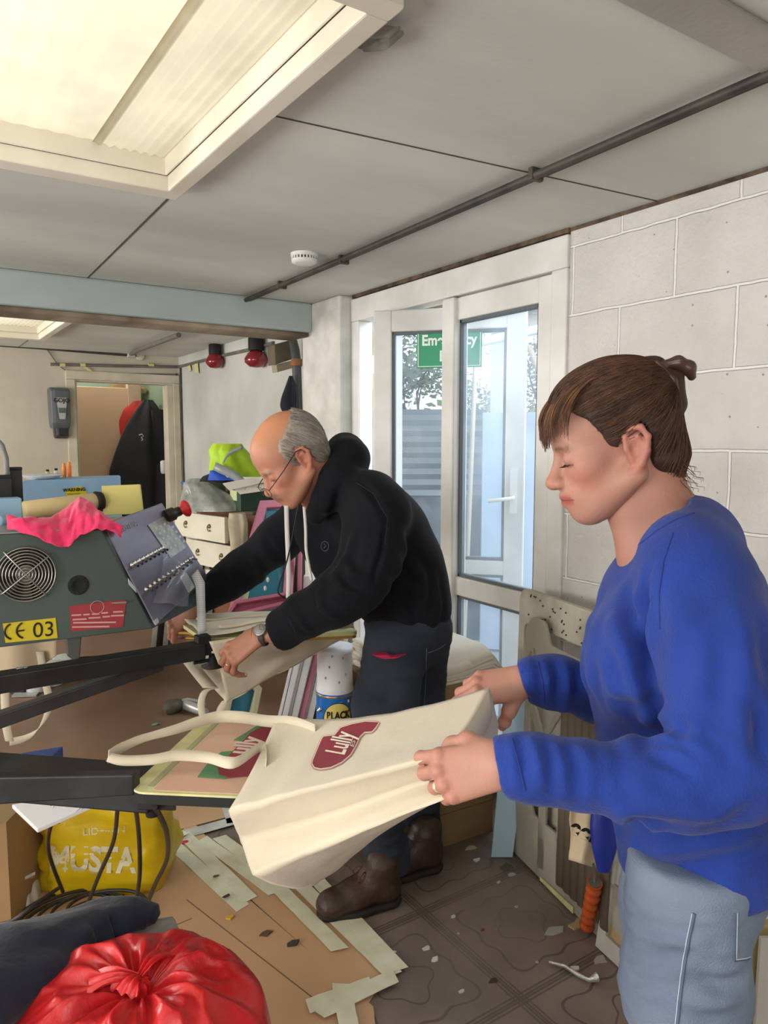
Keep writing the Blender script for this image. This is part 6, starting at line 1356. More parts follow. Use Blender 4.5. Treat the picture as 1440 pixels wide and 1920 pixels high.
kb.loft([kring(kn, .022, kn.z-.02, 0, .1), kring(kn, .016, kn.z-.004, .5, .2), kring(kn, .02, kn.z+.008, 1, .25), kring(kn, .012, kn.z+.016, 1.5, .2), kring(kn, .014, kn.z+.02, 2, .3)])
for a_, l_ in ((3.4, .085), (1.25, .07), (4.3, .04)):
    d_ = bx_*math.cos(a_)+by_*math.sin(a_); sd_2 = Vector((-d_.y, d_.x, 0))
    kb.grid(lambda u, v: kn+d_*(l_*u)+sd_2*((v-.5)*(.012+.05*u))+Vector((0, 0, .02+.018*math.sin(u*2.6)-.012*u+.005*math.sin(v*18+u*3))), 14, 16)
kb.build('knot', red_m, rbt, sub=1)
# ------------------------------------------------------------------ distance-field modelling for bodies and clothes
class Field:
    """list of rounded solids blended together, meshed into one continuous surface"""
    def __init__(s): s.p = []
    def cone(s, a, b, ra, rb, k=.02, sub=False, flat=None):
        """tapered limb from a to b; flat=(axis, factor) thins it along an axis"""
        s.p.append(('c', np.array(a, float), np.array(b, float), ra, rb, k, sub, flat)); return s
    def chain(s, pts, rs, k=.02, flat=None):
        for i in range(len(pts)-1): s.cone(pts[i], pts[i+1], rs[i], rs[i+1], k if i else k, False, flat)
        return s
    def ell(s, c, r, k=.02, R=None, sub=False):
        s.p.append(('e', np.array(c, float), np.array(r, float), None if R is None else np.array(R, float), None, k, sub, None)); return s
    def _d(s, q, X):
        if q[0] == 'c':
            _, a, b, ra, rb, k, sub, fl = q
            if fl is not None:
                ax_ = np.array(fl[0], float); ax_ /= np.linalg.norm(ax_); f = fl[1]
                S = lambda V: V + np.outer(V @ ax_, ax_)*(1/f-1) if V.ndim == 2 else V + (V @ ax_)*ax_*(1/f-1)
                Y = S(X-a); B = S(b-a)
            else: Y = X-a; B = b-a; f = 1
            t = np.clip(Y @ B/max(B @ B, 1e-12), 0, 1); d = np.linalg.norm(Y-t[:, None]*B, axis=1)-(ra+(rb-ra)*t)
            return d*(f if fl is not None and f < 1 else 1)
        _, c, r, R, _, k, sub, _2 = q
        Y = X-c
        if R is not None: Y = Y @ R
        k0 = np.linalg.norm(Y/r, axis=1); k1 = np.linalg.norm(Y/(r*r), axis=1)+1e-9
        return k0*(k0-1)/k1
    def bound(s, q):
        if q[0] == 'c':
            m_ = max(q[3], q[4])+q[5]; return np.minimum(q[1], q[2])-m_, np.maximum(q[1], q[2])+m_
        m_ = max(q[2])+q[5]; return q[1]-m_, q[1]+m_
    @staticmethod
    def _mix(D, d, k, sub):
        if sub:
            d = -d; h = np.maximum(k-np.abs(D-d), 0)/k; return np.maximum(D, d)+h*h*k*.25
        h = np.maximum(k-np.abs(D-d), 0)/k; return np.minimum(D, d)-h*h*k*.25
    def at(s, X):
        D = np.full(len(X), 1.0)
        for q in s.p: D = s._mix(D, s._d(q, X), q[5], q[6])
        return D
    def mesh(s, h, lo=None, hi=None, post=None):
        """surface nets over a regular grid of cell size h"""
        los, his = zip(*[s.bound(q) for q in s.p if not q[6]])
        lo_ = np.min(los, 0)-2*h; hi_ = np.max(his, 0)+2*h
        if lo is not None: lo_ = np.maximum(lo_, lo)
        if hi is not None: hi_ = np.minimum(hi_, hi)
        n = np.ceil((hi_-lo_)/h).astype(int)+1
        D = np.full(n, 1.0)
        xs = [lo_[i]+h*np.arange(n[i]) for i in range(3)]
        for q in s.p:
            a, b = s.bound(q); i0 = np.clip(np.floor((a-lo_)/h).astype(int)-2, 0, n); i1 = np.clip(np.ceil((b-lo_)/h).astype(int)+3, 0, n)
            if np.any(i1 <= i0): continue
            G = np.stack(np.meshgrid(*[xs[i][i0[i]:i1[i]] for i in range(3)], indexing='ij'), -1); sh = G.shape[:3]
            d = s._d(q, G.reshape(-1, 3)).reshape(sh); sl = tuple(slice(i0[i], i1[i]) for i in range(3))
            D[sl] = s._mix(D[sl], d, q[5], q[6])
        if post is not None:
            G = np.stack(np.meshgrid(*xs, indexing='ij'), -1); D = post(G, D)
        # clip planes are closed by the border
        D[0], D[-1], D[:, 0], D[:, -1], D[:, :, 0], D[:, :, -1] = [np.maximum(x, h*.5) for x in (D[0], D[-1], D[:, 0], D[:, -1], D[:, :, 0], D[:, :, -1])]
        S = D < 0
        cs = S[:-1, :-1, :-1].astype(np.int8)
        for i, j, k in ((1, 0, 0), (0, 1, 0), (0, 0, 1), (1, 1, 0), (1, 0, 1), (0, 1, 1), (1, 1, 1)):
            cs = cs+S[i:n[0]-1+i, j:n[1]-1+j, k:n[2]-1+k]
        act = (cs > 0) & (cs < 8); idx = np.full(act.shape, -1); c = np.argwhere(act); idx[act] = np.arange(len(c))
        acc = np.zeros((len(c), 3)); cnt = np.zeros(len(c))
        cor = [(i, j, k) for i in (0, 1) for j in (0, 1) for k in (0, 1)]
        for a in cor:
            for ax_ in range(3):
                if a[ax_]: continue
                b = list(a); b[ax_] = 1
                da = D[c[:, 0]+a[0], c[:, 1]+a[1], c[:, 2]+a[2]]; db = D[c[:, 0]+b[0], c[:, 1]+b[1], c[:, 2]+b[2]]
                m_ = (da < 0) != (db < 0); t = np.where(m_, da/(da-db+1e-20), 0)
                p = np.array(a, float)[None]+np.zeros((len(c), 3)); p[:, ax_] += t; acc[m_] += p[m_]; cnt[m_] += 1
        V = lo_+h*(c+acc/np.maximum(cnt, 1)[:, None]); F_ = []
        for ax_ in range(3):
            a = [slice(1, -1)]*3; a[ax_] = slice(0, -1); b = [slice(1, -1)]*3; b[ax_] = slice(1, None)
            S0 = S[tuple(a)]; S1 = S[tuple(b)]; o1, o2 = [(1, 2), (2, 0), (0, 1)][ax_]
            for sgn_ in (True, False):
                e = np.argwhere((S0 & ~S1) if sgn_ else (~S0 & S1))
                base = e.copy(); base[:, [i for i in range(3) if i != ax_]] += 1
                def cell(u, v): q = base.copy(); q[:, o1] -= u; q[:, o2] -= v; return idx[q[:, 0], q[:, 1], q[:, 2]]
                f = np.stack([cell(1, 1), cell(0, 1), cell(0, 0), cell(1, 0)], 1); F_.append(f if sgn_ else f[:, ::-1])
        return V, np.concatenate(F_)
def relax(V, F_, it=3, lam=.5):
    E_ = np.concatenate([F_[:, [0, 1]], F_[:, [1, 2]], F_[:, [2, 3]], F_[:, [3, 0]]]); E_ = np.concatenate([E_, E_[:, ::-1]])
    deg = np.bincount(E_[:, 0], minlength=len(V)).astype(float)
    for i in range(it):
        A = np.stack([np.bincount(E_[:, 0], V[E_[:, 1], k], minlength=len(V)) for k in range(3)], 1)/np.maximum(deg, 1)[:, None]
        V = V+(A-V)*(lam if i % 2 == 0 else -lam*.9 if it > 3 else lam)
    return V
def vnormals(V, F_):
    n = np.cross(V[F_[:, 2]]-V[F_[:, 0]], V[F_[:, 3]]-V[F_[:, 1]]); N_ = np.zeros_like(V)
    for k in range(4): 
        for j in range(3): N_[:, j] += np.bincount(F_[:, k], n[:, j], minlength=len(V))
    return N_/(np.linalg.norm(N_, axis=1)[:, None]+1e-12)
def noise3(X, f=1.0, seed=0):
    """smooth value noise on arrays"""
    X = X*f+seed*17.3; i = np.floor(X).astype(np.int64); t = X-i; t = t*t*(3-2*t)
    def hsh(a): 
        q = (a[:, 0]*73856093) ^ (a[:, 1]*19349663) ^ (a[:, 2]*83492791); q = (q ^ (q >> 13))*1274126177 & 0x7fffffff; return (q % 10007)/10007*2-1
    r = 0
    for dx in (0, 1):
        for dy in (0, 1):
            for dz in (0, 1):
                w_ = (t[:, 0] if dx else 1-t[:, 0])*(t[:, 1] if dy else 1-t[:, 1])*(t[:, 2] if dz else 1-t[:, 2]); r = r+w_*hsh(i+np.array([dx, dy, dz]))
    return r
def np_mesh(name, V, F_, material, parent, col=None, extra=None):
    me = bpy.data.meshes.new(name); me.vertices.add(len(V)); me.vertices.foreach_set('co', np.ascontiguousarray(V, dtype=np.float32).ravel())
    me.loops.add(F_.size); me.loops.foreach_set('vertex_index', np.ascontiguousarray(F_, dtype=np.int32).ravel())
    me.polygons.add(len(F_)); me.polygons.foreach_set('loop_start', np.arange(0, F_.size, F_.shape[1], dtype=np.int32))
    me.update(calc_edges=True); me.polygons.foreach_set('use_smooth', np.ones(len(F_), bool)); me.validate()
    if col is not None:
        a = me.color_attributes.new('Col', 'FLOAT_COLOR', 'POINT'); c4 = np.ones((len(V), 4), np.float32); c4[:, :3] = col; a.data.foreach_set('color', c4.ravel())
    me.materials.append(material); o = bpy.data.objects.new(name, me); COL.objects.link(o)
    if parent is not None: o.parent = parent; o.matrix_parent_inverse = Matrix.Translation(-Vector(parent.location))
    return o
def merge(parts):
    Vs, Fs, n = [], [], 0
    for V, F_ in parts: Vs.append(V); Fs.append(F_+n); n += len(V)
    return np.concatenate(Vs), np.concatenate(Fs)
def rotm(axis, deg): return np.array(Matrix.Rotation(math.radians(deg), 3, axis))
def A_(v): return np.array(v, float)

# ---- head in its own frame: x forward, y to the person's left, z up, origin between the ears (metres)
def head_field(F, kind):
    w_ = kind == 'w'
    e = F.ell
    e((-.012 if not w_ else -.004, 0, .052), (.093 if not w_ else .086, .072, .082), .03)             # cranium
    e((-.045 if not w_ else -.030, 0, .030), (.062 if not w_ else .058, .066, .066), .03)             # occiput
    e((.045, 0, .045), (.050, .060, .060), .03)              # forehead
    e((.050, 0, -.020), (.042, .052, .055), .03)             # mid face
    e((.058, .032, -.012), (.026, .026, .024), .02); e((.058, -.032, -.012), (.026, .026, .024), .02)   # cheekbones
    jx = .052 if w_ else .058; F.cone((jx, .022, -.075), (-.005, .058, -.040), .021, .018, .03); F.cone((jx, -.022, -.075), (-.005, -.058, -.040), .021, .018, .03)   # jaw
    F.cone((.062, 0, -.080), (.010, 0, -.058), .026, .036, .03)   # under chin
    e((.080 if not w_ else .071, 0, -.090 if not w_ else -.085), (.017, .020, .016), .02)                # chin
    e((.076, 0, -.052), (.026, .030, .026), .02)              # muzzle
    F.cone((.088, .014, .020), (.086, .038, .018), .008, .007, .015); F.cone((.088, -.014, .020), (.086, -.038, .018), .008, .007, .015)   # brow
    e((.100, .031, .003), (.017, .019, .012), .018, sub=True); e((.100, -.031, .003), (.017, .019, .013), .018, sub=True)   # sockets
    e((.077, .031, .003), (.0155, .0165, .0140), .004); e((.077, -.031, .003), (.0155, .0165, .0150), .004)                 # closed lids over the eyes
    # nose
    F.cone((.090, 0, .010), (.109, 0, -.028), .0078, .0100, .010); e((.110, 0, -.031), (.0125, .0115, .0108), .008)
    e((.102, .0125, -.033), (.011, .0075, .0080), .006); e((.102, -.0125, -.033), (.011, .0075, .0080), .006)
    e((.106, .007, -.042), (.0045, .0034, .003), .003, sub=True); e((.106, -.007, -.042), (.0045, .0034, .003), .003, sub=True)
    # lips
    F.cone((.099, 0, -.0555), (.082, .025, -.059), .0055, .0030, .006); F.cone((.099, 0, -.0555), (.082, -.025, -.059), .0055, .0028, .006)
    F.cone((.0965, 0, -.0660), (.086, .018, -.0625), .0065, .0030, .006); F.cone((.0965, 0, -.0660), (.086, -.018, -.0625), .0065, .0030, .006)
    F.cone((.106, .020, -.0610), (.106, -.020, -.0610), .0012, .0012, .003, sub=True) if False else None
    F.cone((.1035, 0, -.0605), (.083, .028, -.0615), .0018, .0014, .002, sub=True); F.cone((.1035, 0, -.0605), (.083, -.028, -.0615), .0016, .0012, .002, sub=True)
    # ears
    for s_ in (1, -1):
        y = .070*s_
        pts = [(-.002, y*.985, -.022), (.004, y*1.03, .0), (.004, y*1.06, .018), (-.006, y*1.10, .030), (-.020, y*1.17, .028), (-.027, y*1.20, .012), (-.022, y*1.15, -.008), (-.012, y*1.05, -.026), (-.004, y*1.0, -.034)]
        F.chain(pts, [.005, .0045, .004, .0042, .0045, .0045, .0045, .0058, .0062], .004)
        e((-.011, y*1.03, .004), (.014, .006, .022), .005, R=rotm('Z', -12*s_))
        F.chain([(-.002, y*1.06, .012), (-.014, y*1.12, .016), (-.018, y*1.11, .0), (-.010, y*1.06, -.012)], [.0025, .003, .003, .003], .003)
        e((-.006, y*1.13, -.001), (.006, .006, .008), .004, sub=True)
def head_colors(V, kind):
    """natural colouring of the face: lips, cheeks, brows, lids"""
    x, y, z = V.T
    base = A_(rgb('a87a6a' if kind == 'w' else 'b57f68')[:3]); C_ = np.tile(base, (len(V), 1))
    def blend(c, wgt): 
        nonlocal C_
        C_ = C_*(1-wgt[:, None])+A_(rgb(c)[:3])*wgt[:, None]
    g_ = lambda cx, cy, cz, rx, ry, rz: np.exp(-(((x-cx)/rx)**2+((np.abs(y)-cy)/ry)**2+((z-cz)/rz)**2))
    blend('b8705f', .45*g_(.07, .045, -.03, .03, .03, .025)); blend('b86a5a', .5*g_(.115, 0, -.03, .012, .012, .012))
    blend('a85f52', .45*(np.abs(y) > .068)*(x < .01)*(x > -.035)*(np.abs(z) < .04))
    lipw = np.clip(1.4*np.exp(-(((z+.0610)/.0078)**2)**1.5), 0, 1)*(x > .078)*(np.abs(y) < .027)
    blend('9c4b47' if kind == 'w' else 'a0604f', .8*lipw)
    blend('6b2f2c', np.clip(np.exp(-((z+.0608)/.0014)**2), 0, 1)*(x > .076)*(np.abs(y) < .029)*.85)
    brow = np.exp(-((z-.021-.25*np.maximum(0, .03-np.abs(np.abs(y)-.028))*.2)/.0038)**2)*(np.abs(y) > .012)*(np.abs(y) < .047)*(x > .06)
    blend('6b4a3a' if kind == 'w' else '8d8075', brow*.85)
    lash = np.exp(-((z+.0045+.10*np.abs(np.abs(y)-.031))/.0019)**2)*(np.abs(np.abs(y)-.031) < .0175)*(x > .068)
    blend('3a241c', lash*.9); blend('a87564', .5*g_(.09, .031, -.001, .02, .018, .010))
    if kind == 'm':
        blend('86705f', .75*np.clip(np.exp(-((z+.049)/.006)**2)*(x > .085)*(np.abs(y) < .028), 0, 1)); blend('a98d7e', .35*np.clip(1-(z+.06)/-.02, 0, 1)*(z < -.06)*(x > .03))
        blend('d08f62', .55*np.clip((z-.07)/.05, 0, 1))
    return C_
# ---- hand in its own frame: x towards the fingertips, y to the thumb side, z out of the back; origin at the wrist
def hand_points(curl, spread=0.0, thumb=None, lens=1.0):
    base = [(.088, .026, .000), (.092, .006, .003), (.088, -.014, .001), (.080, -.031, -.004)]
    ln = [(.042, .026, .021), (.046, .030, .022), (.043, .027, .021), (.034, .021, .019)]
    out = []
    for i in range(4):
        p = A_(base[i])*lens; a = 0; sp_ = math.radians((1.5-i)*(4+spread)); pts = [p]
        for j in range(3):
            a += math.radians(curl[i][j]); d = A_((math.cos(a)*math.cos(sp_), math.cos(a)*math.sin(sp_), -math.sin(a))); p = p+d*ln[i][j]*lens; pts.append(p)
        out.append(pts)
    th = thumb or [(.020, .022, -.010), (.052, .046, -.022), (.080, .050, -.036), (.102, .046, -.048)]
    out.append([A_(q)*lens for q in th]); return out
def hand_field(F, M, s_, curl, thumb=None, spread=0, fore=None, scale=1.0):
    """M 4x4 frame; s_=+1 keeps y, -1 mirrors it"""
    def T(p): p = A_(p)*scale; q = M @ Vector((p[0], p[1]*s_, p[2])); return A_(q)
    pts = hand_points(curl, spread, thumb); W_ = T((0, 0, 0)); nz = A_((M.to_3x3() @ Vector((0, 0, 1))).normalized())
    k = .010*scale
    for i, (b, r) in enumerate(zip([(.088, .026, -.002), (.092, .006, .000), (.088, -.014, -.002), (.080, -.031, -.006)], (.0125, .013, .0125, .0115))):
        F.cone(T((.004, (b[1])*.55, 0)), T(b), .0165*scale, r*scale, .011*scale, flat=(nz, .78))
    for i in range(4):
        q = [T(p) for p in pts[i]]; r0 = (.0098, .0100, .0094, .0084)[i]*scale
        F.chain(q, [r0*1.06, r0*.98, r0*.86, r0*.70], .0028*scale)
        F.ell(q[0]+nz*.003*scale, (r0*.95,)*3, .007*scale); F.ell(q[1], (r0*1.03,)*3, .004*scale)
    q = [T(p) for p in pts[4]]; F.chain(q, [.0150*scale, .0125*scale, .0105*scale, .0082*scale], .010*scale)
    F.cone(W_, T((.040, .016, -.008)), .017*scale, .014*scale, .015*scale)
    return pts, T
# ------------------------------------------------------------------ people
FH = Vector((FW[0], FW[1], 0)).normalized(); RV = Vector(RT); ZV = Vector((0, 0, 1))
def Q(x, y, dh):
    """world point in direction (x, y) at horizontal distance dh along the heading"""
    r = Vector(FW + RT*(x-720)/FPX - UPV*(y-960)/FPX); return Vector(CAM)+r*(dh/r.dot(FH))
def project(V):
    q = V-CAM; z = q @ FW; return np.stack([720+FPX*(q @ RT)/z, 960-FPX*(q @ UPV)/z, z], 1)
def wrinkle(V, N_, lines, maxd=None):
    """presses folds into cloth; each line = ([(x,y)...], width m, height m (+ridge, -groove))"""
    pr = project(V); front = (N_ @ FW) < .15; Vn = V.copy()
    for pts, wd, ht in lines:
        P3 = []
        for x, y in pts:
            d2 = (pr[:, 0]-x)**2+(pr[:, 1]-y)**2; ok = front & (d2 < 14**2)
            if not ok.any(): continue
            cand = np.where(ok)[0]; j = cand[np.argmin(pr[cand, 2]+d2[cand]*2e-4)]; P3.append(V[j])
        if len(P3) < 2: continue
        best = np.full(len(V), 9.0); par = np.zeros(len(V))
        for i in range(len(P3)-1):
            a, b = P3[i], P3[i+1]; B = b-a; t = np.clip((V-a) @ B/max(B @ B, 1e-9), 0, 1); d = np.linalg.norm(V-a-t[:, None]*B, axis=1); m_ = d < best
            best[m_] = d[m_]; par[m_] = (i+t[m_])/(len(P3)-1)
        amp = np.exp(-(best/wd)**2)-.55*np.exp(-((best-1.7*wd)/wd)**2); amp *= np.sin(np.pi*np.clip(par*.9+.05, 0, 1))**.6
        Vn += N_*(ht*amp)[:, None]
    return Vn
def head_matrix(origin, yaw_away, pitch, roll=0, s_=1.0):
    f = (-RV*math.cos(math.radians(yaw_away))+FH*math.sin(math.radians(yaw_away))); left = ZV.cross(f).normalized()
    p = math.radians(pitch); fw_ = f*math.cos(p)-ZV*math.sin(p); up = f*math.sin(p)+ZV*math.cos(p)
    if roll: r_ = math.radians(roll); left, up = left*math.cos(r_)+up*math.sin(r_), up*math.cos(r_)-left*math.sin(r_)
    return Matrix(((fw_.x*s_, left.x*s_, up.x*s_, origin.x), (fw_.y*s_, left.y*s_, up.y*s_, origin.y), (fw_.z*s_, left.z*s_, up.z*s_, origin.z), (0, 0, 0, 1)))
def xf(M, V): Mn = np.array(M); return V @ Mn[:3, :3].T+Mn[:3, 3]
def inv_xf(M, V): Mi = np.array(M.inverted()); return V @ Mi[:3, :3].T+Mi[:3, 3]
def poly_sd(px_, pz_, poly):
    """signed distance (negative inside) to a 2-D polygon"""
    d = np.full(px_.shape, 9.0); ins = np.zeros(px_.shape, bool); n = len(poly)
    for i in range(n):
        (x1, z1), (x2, z2) = poly[i], poly[(i+1) % n]; ex, ez = x2-x1, z2-z1
        t = np.clip(((px_-x1)*ex+(pz_-z1)*ez)/(ex*ex+ez*ez), 0, 1); d = np.minimum(d, np.hypot(px_-x1-t*ex, pz_-z1-t*ez))
        ins ^= ((z1 > pz_) != (z2 > pz_)) & (px_ < (x2-x1)*(pz_-z1)/((z2-z1) or 1e-9)+x1)
    return np.where(ins, -d, d)
def skin_material(name):
    M = mat(name, 'ffffff', .52, attr='Col', sss=.12, bump=.12, bs=260, spec=.4); return M
skin_w, skin_m = skin_material('skin_fair'), skin_material('skin_ruddy')
def strands_mesh(paths, r0, r1, name, m_, parent, cols=None):
    """paths array (n, k, 3) -> thin three-sided hairs"""
    n, k, _ = paths.shape; T = np.gradient(paths, axis=1); T /= np.linalg.norm(T, axis=2)[:, :, None]+1e-9
    ref = np.array([.31, .52, .79]); U = np.cross(T, ref); U /= np.linalg.norm(U, axis=2)[:, :, None]+1e-9; W_ = np.cross(T, U)
    rad = np.linspace(r0, r1, k)[None, :, None]; V = np.stack([paths+U*rad*math.cos(a)+W_*rad*math.sin(a) for a in (0, 2.094, 4.189)], 2).reshape(-1, 3)
    i = np.arange(n)[:, None, None]*k*3+np.arange(k-1)[None, :, None]*3; j = np.arange(3)[None, None, :]; j2 = (j+1) % 3
    F_ = np.stack([i+j, i+j2, i+3+j2, i+3+j], -1).reshape(-1, 4)
    c3 = None if cols is None else np.repeat(cols, k*3, axis=0)
    return np_mesh(name, V, F_, m_, parent, col=c3)
def flow_strands(field, starts, target, steps, ds, lift, seed, jitter=.0006, curve=None):
    r_ = np.random.default_rng(seed); X = starts.copy(); out = []; off = lift*r_.random(len(X))
    def grad(X): 
        e = .0015; return np.stack([(field.at(X+np.eye(3)[i]*e)-field.at(X-np.eye(3)[i]*e))/(2*e) for i in range(3)], 1)
    tj = target+r_.normal(0, .008, X.shape)
    for s in range(steps):
        G = grad(X); G /= np.linalg.norm(G, axis=1)[:, None]+1e-9; X = X-G*(field.at(X)-off)[:, None]; out.append(X.copy())
        D = (tj-X) if curve is None else curve(X, tj); D = D-G*np.sum(D*G, 1)[:, None]; L_ = np.linalg.norm(D, axis=1)[:, None]+1e-9
        X = X+D/L_*np.minimum(ds, L_)+r_.normal(0, jitter, X.shape)
    return np.stack(out, 1)
hair_w = mat('brown_hair', 'ffffff', .58, attr='Col', var='c9b8a8', vs=40, stretch=(1, 1, 1), spec=.5)
hair_m = mat('grey_hair', 'ffffff', .55, attr='Col')
def cloth(name, c1_, c2_, bump=.25, bs=220, rough=.85, sheen=.3, vs=5):
    return mat(name, c1_, rough, var=c2_, vs=vs, bump=bump, bs=bs, sheen=sheen, spec=.22)

# ================= woman in the blue sweatshirt
WH = head_matrix(Q(1158, 840, 1.14), 4, 14, s_=.97)
wm_t = thing('person', 'woman in a blue sweatshirt and pale jeans pulling a tote bag off the near pallet', 'person', Vector((Q(1290, 825, 1.12).x, Q(1290, 825, 1.12).y, 0)))
F = Field(); head_field(F, 'w')
V1, F1 = F.mesh(.0022)
V1 = relax(V1, F1, 2, .4); C1 = head_colors(V1, 'w'); V1 = xf(WH, V1)
wt = lambda p: A_(xf(WH, A_([p]))[0])
F = Field()
nb = A_(Q(1262, 1030, 1.14))
F.cone(wt((-.030, 0, -.035)), nb, .050, .060, .03); F.cone(wt((.012, 0, -.055)), A_(Q(1200, 1030, 1.13)), .030, .032, .03)
F.cone(A_(Q(1290, 1000, 1.14)), A_(Q(1300, 1060, 1.03)), .040, .03, .04); F.cone(A_(Q(1285, 1010, 1.16)), A_(Q(1270, 1060, 1.26)), .040, .03, .04)
F.ell(A_(Q(1262, 1090, 1.13)), (.070, .13, .08), .05, R=np.stack([RT, np.array(FH), [0, 0, 1]], 1))
F.chain([A_(Q(1270, 1090, 1.13)), A_(Q(1322, 1090, 1.0)), A_(Q(1365, 1440, .885)), A_(Q(1090, 1450, .905)), A_(Q(960, 1434, .922))], [.05, .04, .034, .026, .020], .02)
F.chain([A_(Q(1260, 1090, 1.16)), A_(Q(1240, 1095, 1.27)), A_(Q(1195, 1318, 1.33)), A_(Q(1060, 1286, 1.27)), A_(Q(1002, 1277, 1.25))], [.05, .04, .034, .026, .020], .02)
F.chain([A_(Q(1270, 1100, 1.13)), A_(Q(1285, 1400, 1.12)), A_(Q(1300, 1650, 1.12))], [.07, .08, .045], .03)
for dh_ in (1.04, 1.21): F.chain([A_(Q(1312, 1650, 1.12)), A_(Vector((Q(1280, 825, dh_).x, Q(1280, 825, dh_).y, .6))), A_(Vector((Q(1272, 825, dh_).x, Q(1272, 825, dh_).y, .44))), A_(Vector((Q(1285, 825, dh_).x, Q(1285, 825, dh_).y, .07)))], [.045, .04, .03, .025], .02)
V2, F2_ = F.mesh(.005); V2 = relax(V2, F2_, 3)
# hands
WL_w = Q(942, 1432, .925); lx = (-RV*.90-ZV*.28+FH*.22).normalized(); lz = (-FH*.90-RV*.20+ZV*.42); lz = (lz-lx*lz.dot(lx)).normalized(); ly = lz.cross(lx)
ML = Matrix(((lx.x, ly.x, lz.x, WL_w.x), (lx.y, ly.y, lz.y, WL_w.y), (lx.z, ly.z, lz.z, WL_w.z), (0, 0, 0, 1)))
FL_ = Field(); wl_pts, wl_T = hand_field(FL_, ML, -1, [(34, 42, 25), (46, 50, 28), (54, 55, 32), (58, 58, 36)], thumb=[(.018, .022, -.008), (.046, .040, -.018), (.074, .040, -.030), (.094, .030, -.040)], scale=.93)
FL_.cone(A_(WL_w), A_(WL_w)-A_(lx)*.05, .023, .025, .012, flat=(lz, .8))
V3, F3 = FL_.mesh(.0020); V3 = relax(V3, F3, 2, .4)
WR_w = Q(984, 1276, 1.245); rx_ = (-RV*.93-ZV*.20+FH*.05).normalized(); rz = (ZV*.80-FH*.60); rz = (rz-rx_*rz.dot(rx_)).normalized(); ry = rz.cross(rx_)
MR = Matrix(((rx_.x, ry.x, rz.x, WR_w.x), (rx_.y, ry.y, rz.y, WR_w.y), (rx_.z, ry.z, rz.z, WR_w.z), (0, 0, 0, 1)))
FR_ = Field(); wr_pts, wr_T = hand_field(FR_, MR, 1, [(20, 22, 15), (26, 30, 20), (34, 40, 25), (40, 45, 30)], thumb=[(.018, .020, -.012), (.040, .036, -.034), (.052, .040, -.062), (.058, .036, -.086)], scale=.93)
FR_.cone(A_(WR_w), A_(WR_w)-A_(rx_)*.045, .022, .023, .012, flat=(rz, .8))
V4, F4 = FR_.mesh(.0020); V4 = relax(V4, F4, 2, .4)
hip_w = Q(1312, 825, 1.12); hw0 = Vector((hip_w.x, hip_w.y, 0))
V, F_ = merge([(V1, F1), (V2, F2_), (V3, F3), (V4, F4)])
Cw = np.concatenate([C1, np.tile(A_(rgb('a47464')[:3]), (len(V2), 1)), np.tile(A_(rgb('b08170')[:3]), (len(V3)+len(V4), 1))])
# knuckles and fingertips a little redder, chest slightly ruddy
for pts_, T_ in ((wl_pts, wl_T), (wr_pts, wr_T)):
    for f in pts_:
        for q in (f[0], f[1], f[3]):
            wgt = np.exp(-(np.linalg.norm(V-T_(q), axis=1)/.012)**2)*.45; Cw = Cw*(1-wgt[:, None])+A_(rgb('c0705e')[:3])*wgt[:, None]
wbody = np_mesh('body', V, F_, skin_w, wm_t, col=Cw)
# nails
def nails(pts, T_, s_, parent, m_, idx=range(5)):
    for i in idx:
        a, b = A_(pts[i][2]), A_(pts[i][3]); d = (b-a)/np.linalg.norm(b-a); lat = np.cross(d, [0, 1, 0] if i < 4 else [0, .6, -.8]); lat /= np.linalg.norm(lat); up = lat if i < 4 else lat
        n_ = np.cross([0, 1, 0], d) if i < 4 else np.cross([0, .3, 1], d); n_ = n_/np.linalg.norm(n_); n_ = n_ if n_[2] > 0 or i == 4 else -n_
        c_ = b-d*.001+n_*.0068; w_ = np.cross(n_, d); g = MB()
        g.grid(lambda u, v: Vector(T_(c_+d*((u-.5)*.010)+w_*((v-.5)*.009)-n_*(.0022*(2*v-1)**2+.0012*(2*u-1)**2))), 5, 5); g.build('fingernail', m_, parent)
nail_m = mat('nail_pink', 'd9ab9c', .3)
nails(wl_pts, wl_T, -1, wm_t, nail_m, range(4)); nails(wr_pts, wr_T, 1, wm_t, nail_m, range(4))
gold = mat('gold_ring', 'd8c9a8', .25, 1)
def finger_ring(pts, T_, i, parent, f=.45, r=.0104, name='finger_ring'):
    a, b = A_(T_(pts[i][0])), A_(T_(pts[i][1])); c_ = a*(1-f)+b*f; d = Vector(b-a).normalized(); u = d.orthogonal().normalized(); v = d.cross(u)
    MB().tube([Vector(c_)+(u*math.cos(t)+v*math.sin(t))*r for t in np.linspace(0, 2*math.pi, 25)], .0013, 8).build(name, gold, parent)
finger_ring(wl_pts, wl_T, 2, wm_t, .3, .0098); finger_ring(wl_pts, wl_T, 2, wm_t, .42, .0097)
